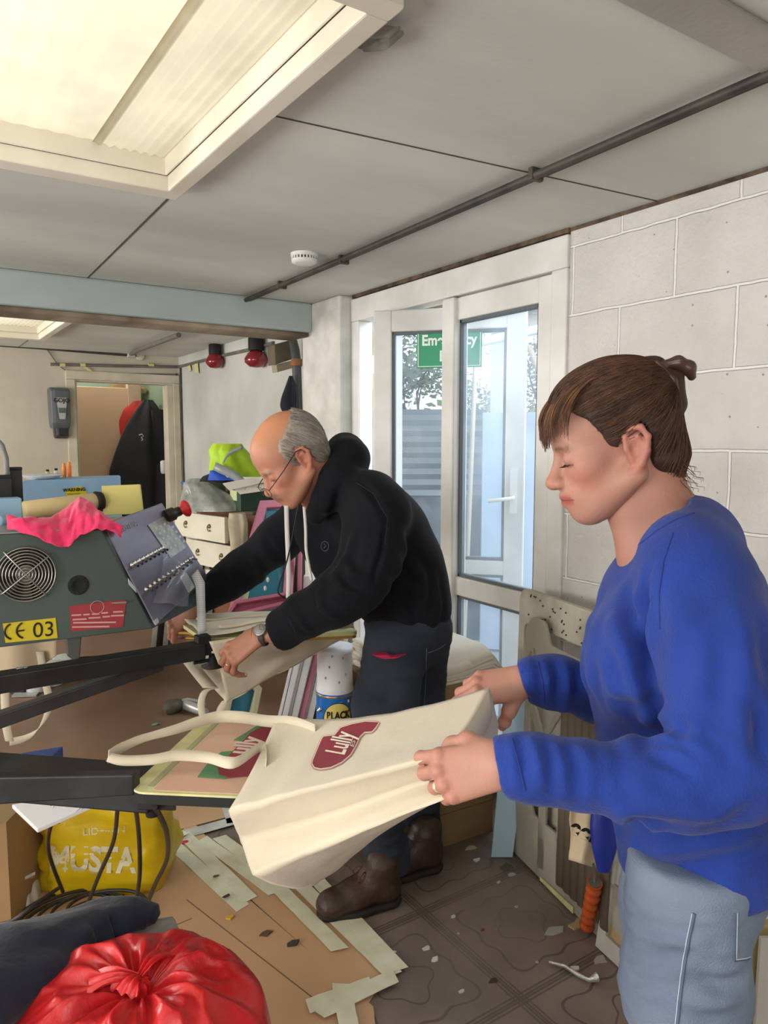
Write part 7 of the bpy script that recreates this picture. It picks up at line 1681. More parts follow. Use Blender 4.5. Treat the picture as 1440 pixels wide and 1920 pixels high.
# hair: cap, strands, fringe, twist and clip
HC = Field()
HC.ell((-.006, 0, .056), (.093, .080, .087), .02); HC.ell((-.034, 0, .030), (.064, .075, .078), .03); HC.ell((.040, 0, .055), (.056, .069, .064), .03)
HC.ell((-.050, 0, .070), (.038, .045, .050), .03); HC.cone((-.050, 0, -.03), (-.045, 0, -.07), .055, .040, .03)
hpoly = [(.092, .100), (.072, .078), (.050, .056), (.036, .032), (.026, .008), (.012, .002), (.006, .022), (-.006, .037), (-.026, .032), (-.034, .005), (-.034, -.035), (-.046, -.072), (-.066, -.092), (-.16, -.07), (-.16, .25), (.12, .25)]
def hcut(G, D):
    c_ = poly_sd(G[..., 0], G[..., 2], hpoly); k = .006; h = np.maximum(k-np.abs(D-c_), 0)/k; return np.maximum(D, c_)+h*h*k*.25
Vh, Fh = HC.mesh(.0028, post=hcut); Vh = relax(Vh, Fh, 3)
tgt = A_((-.092, 0, .082))
Nh = vnormals(Vh, Fh); dirn = tgt-Vh; ang = np.arctan2(np.cross(dirn, [1, 0, 0])[:, 1], dirn[:, 0])
az = np.arctan2(Vh[:, 1], Vh[:, 2]-.05); lum = noise3(np.stack([az*9, az*9, (Vh[:, 0])*6], 1), 1.0, 1)
Vh = Vh+Nh*(.0012*lum+.0016*noise3(np.stack([az*3.5, az*2, Vh[:, 0]*9], 1), 1.0, 2))[:, None]
ch_ = A_(rgb('38241a')[:3])*(1+.35*lum[:, None])
hair = np_mesh('hair', xf(WH, Vh), Fh, hair_w, wm_t, col=np.clip(ch_, 0, 1))
r_ = np.random.default_rng(4); okv = np.where(np.abs(HC.at(Vh)) < .0025)[0]; sel = r_.choice(okv, 2300); st = Vh[sel]
okf = np.where((np.abs(HC.at(Vh)) < .0075) & (Vh[:, 0] > -.005) & (Vh[:, 2] > .036))[0]; st = np.concatenate([st, Vh[r_.choice(okf, 1300)]])
pth = flow_strands(HC, st, tgt, 15, .0085, .0022, 5)
tone = r_.random(len(st))[:, None]; cs = A_(rgb('2e1c14')[:3])*(1-tone)+A_(rgb('6b4830')[:3])*tone
strands_mesh(xf(WH, pth.reshape(-1, 3)).reshape(pth.shape), .00055, .0003, 'hair_strands', hair_w, wm_t, cols=cs)
nF = 420; y0 = r_.uniform(-.064, .068, nF); sx = r_.uniform(0, 1, nF); K = 12; fr_p = np.zeros((nF, K, 3)); tend = r_.normal(0, .006, nF)
for k in range(K):
    u = k/(K-1); fr_p[:, k, 0] = .055+.012*sx+(.056-.012*sx)*np.sin(u*1.45)-6.5*y0**2+.004*sx*u; fr_p[:, k, 1] = y0*(1+.18*u)+tend*u; fr_p[:, k, 2] = .116-.012*sx-(.058+.016*(r_.random(nF) if k == -1 else sx)+.010*np.sin(y0*90))*u**1.35
tone = r_.random(nF)[:, None]; cs = A_(rgb('3a2418')[:3])*(1-tone)+A_(rgb('8a6142')[:3])*tone
strands_mesh(xf(WH, fr_p.reshape(-1, 3)).reshape(fr_p.shape), .0008, .0003, 'fringe', hair_w, wm_t, cols=cs)
# eyelashes on the lowered lids
lsh = []
for s_ in (1, -1):
    for k in range(16):
        a_ = -1+2*k/15; p0_ = A_((.0915-.006*a_*a_, s_*(.031+.0135*a_), -.0045-.0005*abs(a_))); lsh.append([p0_, p0_+A_((.004, s_*.0012*a_, -.0022)), p0_+A_((.0085, s_*.003*a_, -.0020))])
lsh = np.array(lsh); strands_mesh(xf(WH, lsh.reshape(-1, 3)).reshape(lsh.shape), .0005, .0002, 'eyelashes', hair_w, wm_t, cols=np.tile(A_(rgb('2a1a14')[:3]), (len(lsh), 1)))
# loose wisps at the nape
nN = 70; w0 = np.stack([r_.uniform(-.088, -.05, nN), r_.uniform(-.045, .05, nN), r_.uniform(-.07, -.02, nN)], 1); wp_ = np.zeros((nN, 8, 3))
for k in range(8):
    u = k/7; wp_[:, k] = w0+np.stack([-.012*u-.016*u*u*(r_.random(1)+.2)*np.ones(nN)*(w0[:, 1]+.05)*12, .0*u*w0[:, 1], -.055*u*np.ones(nN)*(.5+(w0[:, 0]+.09)*8)], 1)
strands_mesh(xf(WH, wp_.reshape(-1, 3)).reshape(wp_.shape), .0006, .0003, 'nape_wisps', hair_w, wm_t, cols=np.tile(A_(rgb('4f3524')[:3]), (nN, 1)))
BT = Field(); BT.chain([(-.050, .004, .116), (-.076, .002, .102), (-.092, 0, .078), (-.092, 0, .048), (-.080, 0, .020)], [.018, .024, .026, .024, .016], .012); BT.cone((-.088, .010, .098), (-.110, .012, .090), .014, .010, .006)
Vb_, Fb_ = BT.mesh(.0025); Vb_ = relax(Vb_, Fb_, 2); Nb_ = vnormals(Vb_, Fb_); lb = noise3(np.stack([Vb_[:, 1]*160, Vb_[:, 0]*30, Vb_[:, 2]*20], 1), 1., 3); Vb_ += Nb_*(.0012*lb)[:, None]
np_mesh('hair_twist', xf(WH, Vb_), Fb_, hair_w, wm_t, col=A_(rgb('3d281b')[:3])*(1+.4*lb[:, None]))
CLP = Field(); CLP.chain([(-.092, .022, .110), (-.112, .020, .108), (-.127, .016, .096), (-.130, .012, .082)], [.0065, .0095, .0105, .007], .006)
CLP.chain([(-.078, .026, .116), (-.096, .028, .083), (-.100, .024, .05)], [.004, .006, .004], .006)
Vc_, Fc_ = CLP.mesh(.0022); np_mesh('hair_clip', xf(WH, Vc_), Fc_, mat('brown_clip', '46302a', .3, coat=.4), wm_t)
# sweatshirt
R3 = np.stack([RT, np.array(FH), [0, 0, 1]], 1)
S = Field()
for (x, y, dh), r in (((1278, 1095, 1.13), (.092, .172, .070)), ((1268, 1180, 1.12), (.118, .166, .10)), ((1278, 1300, 1.12), (.134, .160, .105)), ((1292, 1420, 1.12), (.138, .160, .105)), ((1305, 1530, 1.12), (.130, .168, .10)), ((1318, 1640, 1.12), (.123, .175, .10)), ((1320, 1700, 1.12), (.118, .172, .08))):
    S.ell(A_(Q(x, y, dh)), r, .06, R=R3)
S.ell(A_(Q(1178, 1235, 1.05)), (.055, .065, .07), .06, R=R3); S.ell(A_(Q(1178, 1235, 1.19)), (.055, .065, .07), .06, R=R3)   # bust
S.cone(A_(Q(1296, 1038, 1.08)), A_(Q(1310, 1085, 1.00)), .054, .066, .05); S.cone(A_(Q(1270, 1045, 1.18)), A_(Q(1250, 1085, 1.27)), .058, .068, .05)
na = [A_(Q(*q)) for q in ((1310, 1098, .985), (1340, 1200, .94), (1358, 1330, .905), (1368, 1440, .88))]
S.chain(na, [.068, .069, .066, .060], .03)
nf_ = [A_(Q(*q)) for q in ((1368, 1445, .88), (1290, 1462, .885), (1190, 1462, .895), (1090, 1452, .905), (1010, 1440, .915), (975, 1436, .92), (940, 1431, .925))]
S.chain(nf_, [.060, .056, .050, .045, .043, .037, .036], .02)
fa_ = [A_(Q(*q)) for q in ((1240, 1090, 1.28), (1225, 1210, 1.32), (1195, 1320, 1.33), (1120, 1300, 1.30), (1045, 1284, 1.265), (1015, 1279, 1.255), (988, 1275, 1.245))]
S.chain(fa_, [.070, .062, .055, .050, .043, .035, .034], .03)
S.ell(A_(Q(1285, 1005, 1.135)), (.050, .095, .050), .04, R=R3)
S.cone(A_(Q(1300, 985, 1.12)), A_(Q(1292, 1035, 1.03)), .040, .060, .04)
S.ell(A_(Q(1205, 962, 1.12)), (.066, .075, .052), .010, R=R3 @ rotm('Y', 0), sub=True)   # neck opening
hemz = .79
def sw_post(G, D):
    lat = (G-A_(Q(1312, 825, 1.12))) @ RT; z = G[..., 2]; c_ = hemz-.068*np.clip((.12-lat)/.24, 0, 1)-z; k = .012
    h = np.maximum(k-np.abs(D-c_), 0)/k; D = np.maximum(D, c_)+h*h*k*.25
    # cuffs end flat
    for w_, dr in ((A_(WL_w), A_(lx)), (A_(WR_w), A_(rx_))):
        near = np.linalg.norm(G-w_, axis=-1) < .09; c2 = (G-w_) @ dr-.004; D = np.where(near, np.maximum(D, c2), D)
    return D
Vs, Fs = S.mesh(.0062, post=sw_post); Vs = relax(Vs, Fs, 4)
Ns = vnormals(Vs, Fs); Ns = np.stack([Ns[:, k] for k in range(3)], 1)
lines = [  # folds of the near sleeve and the side
    ([(1215, 1370), (1250, 1380), (1290, 1405), (1330, 1425)], .012, .012), ([(1225, 1400), (1270, 1415), (1310, 1440)], .008, .009), ([(1180, 1385), (1215, 1352), (1270, 1345)], .012, .011), ([(1290, 1350), (1300, 1385), (1340, 1410)], .010, .008),
    ([(1000, 1375), (1012, 1420), (1020, 1475)], .008, .008), ([(1040, 1380), (1055, 1430), (1060, 1500)], .010, .009), ([(1080, 1385), (1100, 1430), (1110, 1500)], .011, .008), ([(1130, 1395), (1135, 1450), (1150, 1510)], .012, .006), ([(970, 1378), (978, 1430), (985, 1480)], .006, -.006),
    ([(1190, 1480), (1250, 1510), (1330, 1520)], .012, .006), ([(1300, 1530), (1350, 1525), (1395, 1490)], .012, .007),
    ([(1150, 1170), (1180, 1230), (1200, 1320)], .016, .014), ([(1175, 1110), (1195, 1190), (1205, 1260)], .014, -.012), ([(1215, 1070), (1205, 1150), (1212, 1260), (1230, 1340)], .010, -.012), ([(1130, 1210), (1150, 1300), (1160, 1370)], .014, .010), ([(1110, 1250), (1125, 1330)], .012, -.008),
    ([(1240, 1005), (1225, 1060), (1215, 1120), (1222, 1180)], .003, -.003), ([(1380, 1150), (1395, 1260), (1400, 1360)], .018, .010), ([(1405, 1300), (1425, 1370), (1438, 1420)], .014, -.012),
    ([(1130, 1560), (1220, 1590), (1320, 1580), (1420, 1560)], .016, .010), ([(1150, 1600), (1240, 1635), (1340, 1625)], .014, -.009), ([(1150, 1560), (1200, 1545), (1260, 1550)], .012, -.010), ([(1180, 1640), (1260, 1670), (1380, 1668)], .012, .006), ([(1240, 1090), (1270, 1150), (1275, 1230)], .02, .005), ([(1330, 1180), (1320, 1260), (1300, 1320)], .016, .006),
    ([(1020, 1236), (1030, 1280), (1028, 1325)], .008, .007), ([(1055, 1240), (1065, 1290), (1060, 1345)], .010, .008), ([(1085, 1250), (1090, 1300)], .008, -.006)]
Vs = wrinkle(Vs, Ns, lines)
nz = noise3(Vs, 9, 5)*.0055+noise3(Vs*A_((1, 1, 1.8)), 20, 6)*.0028; Vs = Vs+Ns*nz[:, None]
Vs = relax(Vs, Fs, 1, .3)
blue = cloth('cobalt_sweatshirt', '223c8e', '1d3480', bump=.3, bs=300, vs=14, sheen=.12)
N, L, b_ = nodes_of(blue)
np_mesh('sweatshirt', Vs, Fs, blue, wm_t)
swc = decal_caster(bpy.data.objects['sweatshirt']); blue_s = mat('blue_seam', '1a2f78', .9)
seam_lines = [[(1172, 1042), (1195, 1024), (1232, 995), (1268, 974), (1302, 962)], [(1262, 1000), (1245, 1050), (1236, 1110), (1238, 1180)], [(960, 1386), (972, 1430), (985, 1482)], [(1008, 1240), (1018, 1280), (1022, 1318)]]
# ribbed collar
ce_ = Q(1240, 1000, 1.13)
def rim(field, pts, r, name, m_, parent, seg=10):
    MB().tube(sm_curve([Vector(p) for p in pts], seg), r, 8).build(name, m_, parent)
# jeans and shoes
SEAMS_W = (swc, seam_lines, blue_s)
J = Field()
def gz(x, dh, z):
    x = 720+(x-720)*(dh*.9952+(1.42-z)*.0976)/(dh/1.0047); return A_(Vector((Q(x, 825, dh).x, Q(x, 825, dh).y, z)))
J.ell(gz(1315, 1.12, .84), (.100, .150, .11), .05, R=R3); J.ell(gz(1332, 1.07, .77), (.082, .078, .088), .05, R=R3); J.ell(gz(1340, 1.17, .77), (.085, .080, .090), .05, R=R3)
nl = [gz(1295, 1.035, .78), gz(1283, 1.035, .60), gz(1275, 1.04, .44), gz(1282, 1.04, .28), gz(1290, 1.04, .09)]
fl_ = [gz(1285, 1.215, .78), gz(1268, 1.22, .60), gz(1258, 1.22, .44), gz(1270, 1.22, .28), gz(1282, 1.22, .09)]
J.chain(nl, [.092, .086, .068, .060, .058], .04); J.chain(fl_, [.098, .090, .068, .060, .058], .04)
def jp(G, D): c_ = .05-G[..., 2]; return np.maximum(np.maximum(D, c_), G[..., 2]-hemz-.022)
Vj, Fj = J.mesh(.006, post=jp); Vj = relax(Vj, Fj, 3); Nj = vnormals(Vj, Fj)
Vj = wrinkle(Vj, Nj, [([(1180, 1740), (1240, 1765), (1320, 1770)], .010, .006), ([(1175, 1785), (1230, 1800), (1290, 1790)], .010, -.005), ([(1310, 1830), (1350, 1850), (1390, 1835)], .012, -.008), ([(1260, 1870), (1320, 1885), (1370, 1875)], .012, .006), ([(1180, 1850), (1230, 1870)], .01, .005)])
Vj += Nj*(noise3(Vj, 16, 8)*.004+noise3(Vj*A_((1, 1, 3)), 34, 9)*.0018)[:, None]
Nj = vnormals(Vj, Fj)
denim = mat('pale_denim', '66748b', .85, var='7f8da3', vs=5, bump=.35, bs=420, det=8)
jo = np_mesh('jeans', Vj, Fj, denim, wm_t)
jc = decal_caster(jo)
stitch = mat('pale_stitching', 'b9c3cf', .8); dseam = mat('dark_seam_denim', '56657d', .85)
def seam_line(cast, pts, r, name, m_, parent, off=.0008):
    out = []
    for i in range(len(pts)-1):
        n = max(2, int(math.dist(pts[i], pts[i+1])/6))
        for k in range(n): out.append(cast(pts[i][0]+(pts[i+1][0]-pts[i][0])*k/n, pts[i][1]+(pts[i+1][1]-pts[i][1])*k/n, off))
    out.append(cast(*pts[-1], off)); MB().tube(out, r, 6).build(name, m_, parent)
seam_line(jc, [(1302, 1712), (1290, 1770), (1280, 1830), (1270, 1920)], .0022, 'side_seam', dseam, wm_t); seam_line(jc, [(1298, 1712), (1286, 1770), (1276, 1830), (1266, 1920)], .0008, 'seam_stitching', stitch, wm_t)
for o_ in (0, 4): seam_line(jc, [(1378+o_, 1712), (1376+o_, 1803-o_), (1400, 1800-o_), (1430, 1786-o_)], .0008, 'pocket_stitching', stitch if o_ else dseam, wm_t)
for ln in SEAMS_W[1]: seam_line(SEAMS_W[0], ln, .0011, 'seam_stitching', SEAMS_W[2], wm_t, .0003)
for nm, base in (('shoe', gz(1270, 1.04, 0)), ('shoe', gz(1262, 1.22, 0))):
    B = Field(); f = -RT; z = np.array([0, 0, 1.]); B.cone(base+z*.045-f*.03, base+z*.036+f*.12, .042, .036, .03, flat=(z, .9)); B.cone(base+z*.05-f*.02, base+z*.10-f*.02, .042, .045, .03)
    Vx, Fx = B.mesh(.006, post=lambda G, D: np.maximum(D, .002-G[..., 2])); np_mesh(nm, relax(Vx, Fx, 2), Fx, mat('dark_shoe', '2a2622', .6), wm_t)

# ================= man in the black hoodie
MH = head_matrix(Q(550, 862, 2.13), -24, 36, roll=0, s_=1.04)
mn_t = thing('person', 'bald man in a black hooded sweatshirt and glasses bending over the far pallet', 'person', Vector((Q(750, 825, 2.3).x, Q(750, 825, 2.3).y, 0)))
F = Field(); head_field(F, 'm'); F.ell((.078, 0, -.045), (.028, .034, .020), .02)
V1, F1 = F.mesh(.0026); V1 = relax(V1, F1, 2, .4); C1 = head_colors(V1, 'm'); V1 = xf(MH, V1)
mt = lambda p: A_(xf(MH, A_([p]))[0])
F = Field(); F.cone(mt((-.035, 0, -.03)), A_(Q(632, 915, 2.24)), .058, .068, .03); F.cone(mt((.015, 0, -.06)), A_(Q(600, 950, 2.24)), .036, .045, .03); F.ell(A_(Q(660, 985, 2.27)), (.06, .12, .07), .04, R=R3)
F.chain([A_(Q(660, 985, 2.27)), A_(Q(700, 950, 2.09)), A_(Q(668, 1098, 1.99)), A_(Q(575, 1152, 2.03)), A_(Q(512, 1191, 2.08))], [.06, .05, .04, .034, .026], .02)
F.chain([A_(Q(650, 985, 2.3)), A_(Q(590, 955, 2.44)), A_(Q(462, 1062, 2.52)), A_(Q(368, 1132, 2.475))], [.06, .05, .04, .026], .02)
F.chain([A_(Q(665, 985, 2.27)), A_(Q(757, 1150, 2.28))], [.08, .09], .03)
F.chain([A_(Q(757, 1150, 2.28)), A_(Q(722, 1320, 2.15)), A_(Q(712, 1420, 2.13)), A_(Q(724, 1640, 2.18))], [.08, .06, .05, .035], .03)
F.chain([A_(Q(765, 1150, 2.3)), A_(Q(778, 1320, 2.38)), A_(Q(772, 1410, 2.38)), A_(Q(791, 1590, 2.44))], [.08, .06, .05, .035], .03)
V2, F2_ = F.mesh(.007)
def hframe(o, x, z): 
    x = x.normalized(); z = (z-x*z.dot(x)).normalized(); y = z.cross(x); return Matrix(((x.x, y.x, z.x, o.x), (x.y, y.y, z.y, o.y), (x.z, y.z, z.z, o.z), (0, 0, 0, 1)))
mlw = Q(482, 1193, 2.085); mlx = (-RV*.80-ZV*.55+FH*.16).normalized(); MLh = hframe(mlw, mlx, -FH*.62+ZV*.75-RV*.2)
FL_ = Field(); ml_pts, ml_T = hand_field(FL_, MLh, -1, [(22, 38, 25), (30, 42, 28), (36, 46, 30), (40, 48, 30)], thumb=[(.018, .024, -.010), (.044, .046, -.024), (.072, .050, -.036), (.094, .042, -.044)], spread=3, scale=1.12)
FL_.cone(A_(mlw), A_(Q(535, 1180, 2.075)), .026, .029, .012, flat=(MLh.to_3x3() @ Vector((0, 0, 1)), .8)); V3, F3 = FL_.mesh(.0024); V3 = relax(V3, F3, 2, .4)
mrw = Q(360, 1140, 2.47); mrx = (-RV*.70-ZV*.62-FH*.15).normalized(); MRh = hframe(mrw, mrx, -RV*.35-FH*.8+ZV*.55)
FR_ = Field(); mr_pts, mr_T = hand_field(FR_, MRh, 1, [(45, 55, 30), (50, 60, 35), (55, 60, 38), (58, 60, 40)], thumb=[(.018, .024, -.010), (.042, .042, -.028), (.066, .042, -.048), (.084, .034, -.060)], scale=1.02)
FR_.cone(A_(mrw), A_(Q(378, 1120, 2.48)), .026, .030, .012); V4, F4 = FR_.mesh(.0028); V4 = relax(V4, F4, 2, .4)
V, F_ = merge([(V1, F1), (V2, F2_), (V3, F3), (V4, F4)])
Cm = np.concatenate([C1, np.tile(A_(rgb('b07560')[:3]), (len(V2), 1)), np.tile(A_(rgb('a87660')[:3]), (len(V3)+len(V4), 1))])
for pts_, T_ in ((ml_pts, ml_T), (mr_pts, mr_T)):
    for f in pts_:
        for q in (f[0], f[1], f[3]):
            wgt = np.exp(-(np.linalg.norm(V-T_(q), axis=1)/.013)**2)*.4; Cm = Cm*(1-wgt[:, None])+A_(rgb('a8604c')[:3])*wgt[:, None]
np_mesh('body', V, F_, skin_m, mn_t, col=Cm)
nails(ml_pts, ml_T, -1, mn_t, nail_m, range(4)); finger_ring(ml_pts, ml_T, 2, mn_t, .5, .0112)
# grey hair round the sides and back
HM = Field(); HM.ell((-.012, 0, .052), (.0975, .0765, .0865), .02); HM.ell((-.047, 0, .028), (.066, .071, .074), .03); HM.ell((.04, 0, .045), (.052, .063, .062), .03); HM.cone((-.045, 0, -.03), (-.04, 0, -.06), .052, .040, .03)
mpoly = [(.038, .050), (.024, .072), (-.010, .088), (-.045, .108), (-.085, .118), (-.16, .10), (-.16, -.07), (-.06, -.078), (-.036, -.05), (-.034, .012), (-.020, .036), (-.002, .036), (.006, .018), (.010, -.012), (.020, -.010), (.030, .018)]
def mcut(G, D):
    c_ = poly_sd(G[..., 0], G[..., 2], mpoly)+.004*np.sin(G[..., 0]*300)*np.sin(G[..., 2]*260); k = .008; h = np.maximum(k-np.abs(D-c_), 0)/k; return np.maximum(D, c_)+h*h*k*.25
Vh, Fh = HM.mesh(.0034, post=mcut); Vh = relax(Vh, Fh, 2); lum = noise3(Vh*A_((60, 60, 25)), 1., 2)
np_mesh('hair', xf(MH, Vh), Fh, hair_m, mn_t, col=np.clip(A_(rgb('8f857a')[:3])*(1+.3*lum[:, None]), 0, 1))
r_ = np.random.default_rng(8); okv = np.where(np.abs(HM.at(Vh)) < .002)[0]; sel = r_.choice(okv, 1500); st = Vh[sel]
pth = flow_strands(HM, st, A_((-.06, 0, -.10)), 6, .0052, .003, 6, curve=lambda X, t: np.stack([-.7*np.ones(len(X)), 0*X[:, 1], -1*np.ones(len(X))], 1))
tone = r_.random(len(st))[:, None]; cs = A_(rgb('7a7068')[:3])*(1-tone)+A_(rgb('c9c4bd')[:3])*tone
strands_mesh(xf(MH, pth.reshape(-1, 3)).reshape(pth.shape), .0007, .0003, 'hair_strands', hair_m, mn_t, cols=cs)
# glasses
gm_ = mat('dark_wire', '2a2622', .35, .6); gp = thing('x', None, None) if False else None
hv_ = lambda x, y, z: Vector(mt((x, y, z)))
g = MB()
for s_ in (1, -1):
    g.tube([hv_(.122-.006*abs(math.cos(t)), s_*(.033+.024*math.cos(t)), -.020+.015*math.sin(t)) for t in np.linspace(0, 2*math.pi, 25)], .0008, 6)
    g.tube([hv_(.116, s_*.057, -.014), hv_(.108, s_*.066, -.010), hv_(.055, s_*.075, .008), hv_(.0, s_*.082, .030), hv_(-.018, s_*.084, .026)], .0014, 6)
g.tube([hv_(.119, .010, -.014), hv_(.124, 0, -.011), hv_(.119, -.010, -.014)], .0009, 6)
gf = g.build('glasses', gm_, mn_t)
g = MB()
for s_ in (1, -1): 
    ring = [hv_(.1215-.006*abs(math.cos(t)), s_*(.033+.0235*math.cos(t)), -.020+.0145*math.sin(t)) for t in np.linspace(0, 2*math.pi, 24, endpoint=False)]; g.add(ring, [tuple(range(24))])
lens_m = bpy.data.materials.new('spectacle_lens'); lens_m.use_nodes = True; nn_ = lens_m.node_tree; nn_.nodes.remove(nn_.nodes['Principled BSDF']); tpn = nn_.nodes.new('ShaderNodeBsdfTransparent'); gln = nn_.nodes.new('ShaderNodeBsdfGlossy'); gln.inputs['Roughness'].default_value = .02; mxs = nn_.nodes.new('ShaderNodeMixShader'); mxs.inputs[0].default_value = .12
nn_.links.new(tpn.outputs[0], mxs.inputs[1]); nn_.links.new(gln.outputs[0], mxs.inputs[2]); nn_.links.new(mxs.outputs[0], nn_.nodes['Material Output'].inputs[0])
lo_ = g.build('lens', lens_m, mn_t)
# hoodie
pel, che = Q(757, 1140, 2.28), Q(655, 945, 2.26); aup = (che-pel).normalized(); wax = (Q(705, 945, 2.07)-Q(588, 950, 2.45)); wax = (wax-aup*wax.dot(aup)).normalized(); fax = wax.cross(aup).normalized()
if fax.dot(RV) > 0: fax = -fax
Rm = np.stack([np.array(fax), np.array(wax), np.array(aup)], 1)
S = Field()
for (x, y, dh), r in (((762, 1140, 2.28), (.125, .175, .12)), ((742, 1080, 2.27), (.150, .18, .12)), ((712, 1020, 2.26), (.150, .19, .12)), ((690, 975, 2.26), (.130, .20, .10)), ((664, 940, 2.26), (.095, .19, .07))): S.ell(A_(Q(x, y, dh)), r, .07, R=Rm)
S.cone(A_(Q(600, 1000, 2.32)), A_(Q(650, 1090, 2.28)), .075, .08, .07); S.ell(A_(Q(618, 985, 2.38)), (.09, .08, .10), .06)
S.chain([A_(Q(*q)) for q in ((690, 935, 2.10), (708, 960, 2.07), (697, 1040, 2.03), (668, 1098, 1.99), (628, 1125, 1.99), (575, 1152, 2.03), (535, 1178, 2.07), (520, 1187, 2.078), (508, 1192, 2.082))], [.080, .085, .082, .074, .068, .060, .049, .041, .040], .04)
S.chain([A_(Q(*q)) for q in ((600, 950, 2.42), (585, 955, 2.46), (520, 1015, 2.50), (462, 1062, 2.52), (425, 1092, 2.51), (390, 1114, 2.49), (372, 1128, 2.475))], [.075, .080, .072, .064, .058, .047, .042], .04)
# hood lying on the shoulders and round the neck
S.chain([A_(Q(*q)) for q in ((606, 935, 2.10), (632, 892, 2.12), (652, 858, 2.18), (646, 850, 2.26), (620, 870, 2.34), (580, 925, 2.36))], [.034, .046, .052, .055, .046, .032], .03)
S.ell(A_(Q(650, 864, 2.22)), (.065, .09, .052), .03, R=R3); S.cone(A_(Q(606, 935, 2.10)), A_(Q(590, 965, 2.16)), .036, .03, .03); S.cone(A_(Q(580, 925, 2.36)), A_(Q(575, 965, 2.30)), .032, .03, .03)
S.ell(A_(Q(618, 862, 2.22)), (.030, .045, .020), .02, R=R3, sub=True)
hmz = Q(757, 1207, 2.2).z
cl_, cr_ = A_(Q(520, 1187, 2.078)), A_(Q(367, 1132, 2.473)); dl_a = A_((Q(503, 1194, 2.083)-Q(535, 1178, 2.07)).normalized()); dr_a = A_((Q(367, 1132, 2.473)-Q(390, 1114, 2.49)).normalized())
def hd_post(G, D):
    c_ = hmz-G[..., 2]+.02*np.sin((G @ RT)*9); far_ = ((G-A_(Q(757, 1140, 2.28))) @ RT) > -.25; k = .012; h = np.maximum(k-np.abs(D-c_), 0)/k; D = np.where(far_ & (c_ > -.1), np.maximum(D, c_)+h*h*k*.25, D)
    for w_, dr in ((cl_, dl_a), (cr_, dr_a)):
        near = np.linalg.norm(G-w_, axis=-1) < .08; D = np.where(near, np.maximum(D, (G-w_) @ dr), D)
    return D
Vs, Fs = S.mesh(.0085, post=hd_post); Vs = relax(Vs, Fs, 3); Ns = vnormals(Vs, Fs)
Vs = wrinkle(Vs, Ns, [([(640, 1050), (660, 1075), (690, 1085)], .014, .012), ([(620, 1075), (640, 1105), (670, 1120)], .014, .010), ([(590, 1110), (600, 1140), (625, 1160)], .012, .009), ([(545, 1140), (560, 1165), (575, 1185)], .010, .008), ([(675, 900), (700, 930), (728, 975)], .010, -.008), ([(728, 975), (715, 1040), (700, 1090)], .008, -.010), ([(640, 910), (625, 960), (622, 1030)], .012, -.010), ([(660, 1000), (650, 1040), (625, 1070)], .014, .009), ([(760, 1010), (790, 1080), (800, 1150)], .02, .010), ([(735, 1080), (770, 1130), (790, 1180)], .018, -.010), ([(820, 1080), (825, 1130), (815, 1180)], .014, .008), ([(470, 1040), (490, 1075), (500, 1100)], .014, .009), ([(430, 1070), (440, 1100), (450, 1125)], .012, .008), ([(500, 1010), (530, 1050)], .014, -.008)])
Vs = Vs+Ns*(noise3(Vs, 8, 3)*.006+noise3(Vs, 18, 4)*.003)[:, None]
hood_m = cloth('black_navy_fleece', '070910', '0c0f17', bump=.2, bs=200, vs=6, sheen=.03)
ho = np_mesh('hooded_sweatshirt', Vs, Fs, hood_m, mn_t)
hc = decal_caster(ho)
for ln in ([(668, 905), (700, 925), (727, 972), (722, 1020)], [(540, 1158), (552, 1180), (560, 1205)]): seam_line(hc, ln, .0012, 'seam_stitching', mat('hood_seam', '1c222c', .9), mn_t, .0004)
# badge, drawstrings
bd = [hc(610+9*math.cos(t)*.8, 1024+9*math.sin(t), .002) for t in np.linspace(0, 2*math.pi, 17)]
MB().tube(bd, .0009, 5).build('chest_badge', mat('grey_badge', '5b6068', .6), mn_t); MB().tube([hc(608, 1019, .002), hc(612, 1023, .002), hc(608, 1028, .002)], .0012, 5).build('chest_badge', mat('grey_badge', '5b6068', .6), mn_t)
lace = mat('white_lace', 'c9c8c3', .8)
ribbon([Q(537, 948, 2.10), Q(538, 990, 2.12), Q(540, 1040, 2.13), Q(541, 1085, 2.13), Q(540, 1128, 2.13)], RV, .013, 'drawstring', lace, mn_t, th=.002)
ribbon([Q(570, 950, 2.05), Q(573, 990, 2.02), Q(574, 1030, 2.01), Q(579, 1060, 2.0), Q(584, 1088, 1.99)], RV*.9+FH*.3, .008, 'drawstring', lace, mn_t, th=.002)
MB().tube(sm_curve([Q(560, 945, 2.06), Q(541, 1040, 2.06), Q(524, 1095, 2.07), Q(522, 1112, 2.07), Q(536, 1122, 2.08)]), .0022, 6).build('glasses_cord', dark_rubber, mn_t)
# jeans
J = Field()
zq = lambda x, y, dh: A_(Q(x, y, dh))
J.ell(zq(762, 1165, 2.28), (.125, .165, .12), .05, R=Rm); J.ell(zq(780, 1190, 2.28), (.105, .15, .10), .05, R=R3)
J.chain([zq(742, 1210, 2.19), zq(722, 1320, 2.15), zq(712, 1420, 2.13), zq(718, 1520, 2.16), zq(724, 1590, 2.18), zq(724, 1632, 2.18)], [.098, .092, .076, .068, .064, .062], .04)
J.chain([zq(788, 1210, 2.36), zq(778, 1320, 2.38), zq(772, 1410, 2.38), zq(782, 1500, 2.42), zq(790, 1560, 2.44), zq(791, 1590, 2.44)], [.098, .092, .076, .068, .064, .062], .04)
J.ell(zq(726, 1622, 2.18), (.070, .066, .045), .02); J.ell(zq(792, 1575, 2.44), (.068, .066, .045), .02)
Vj, Fj = J.mesh(.0085, post=lambda G, D: np.maximum(D, .085-G[..., 2])); Vj = relax(Vj, Fj, 2); Nj = vnormals(Vj, Fj)
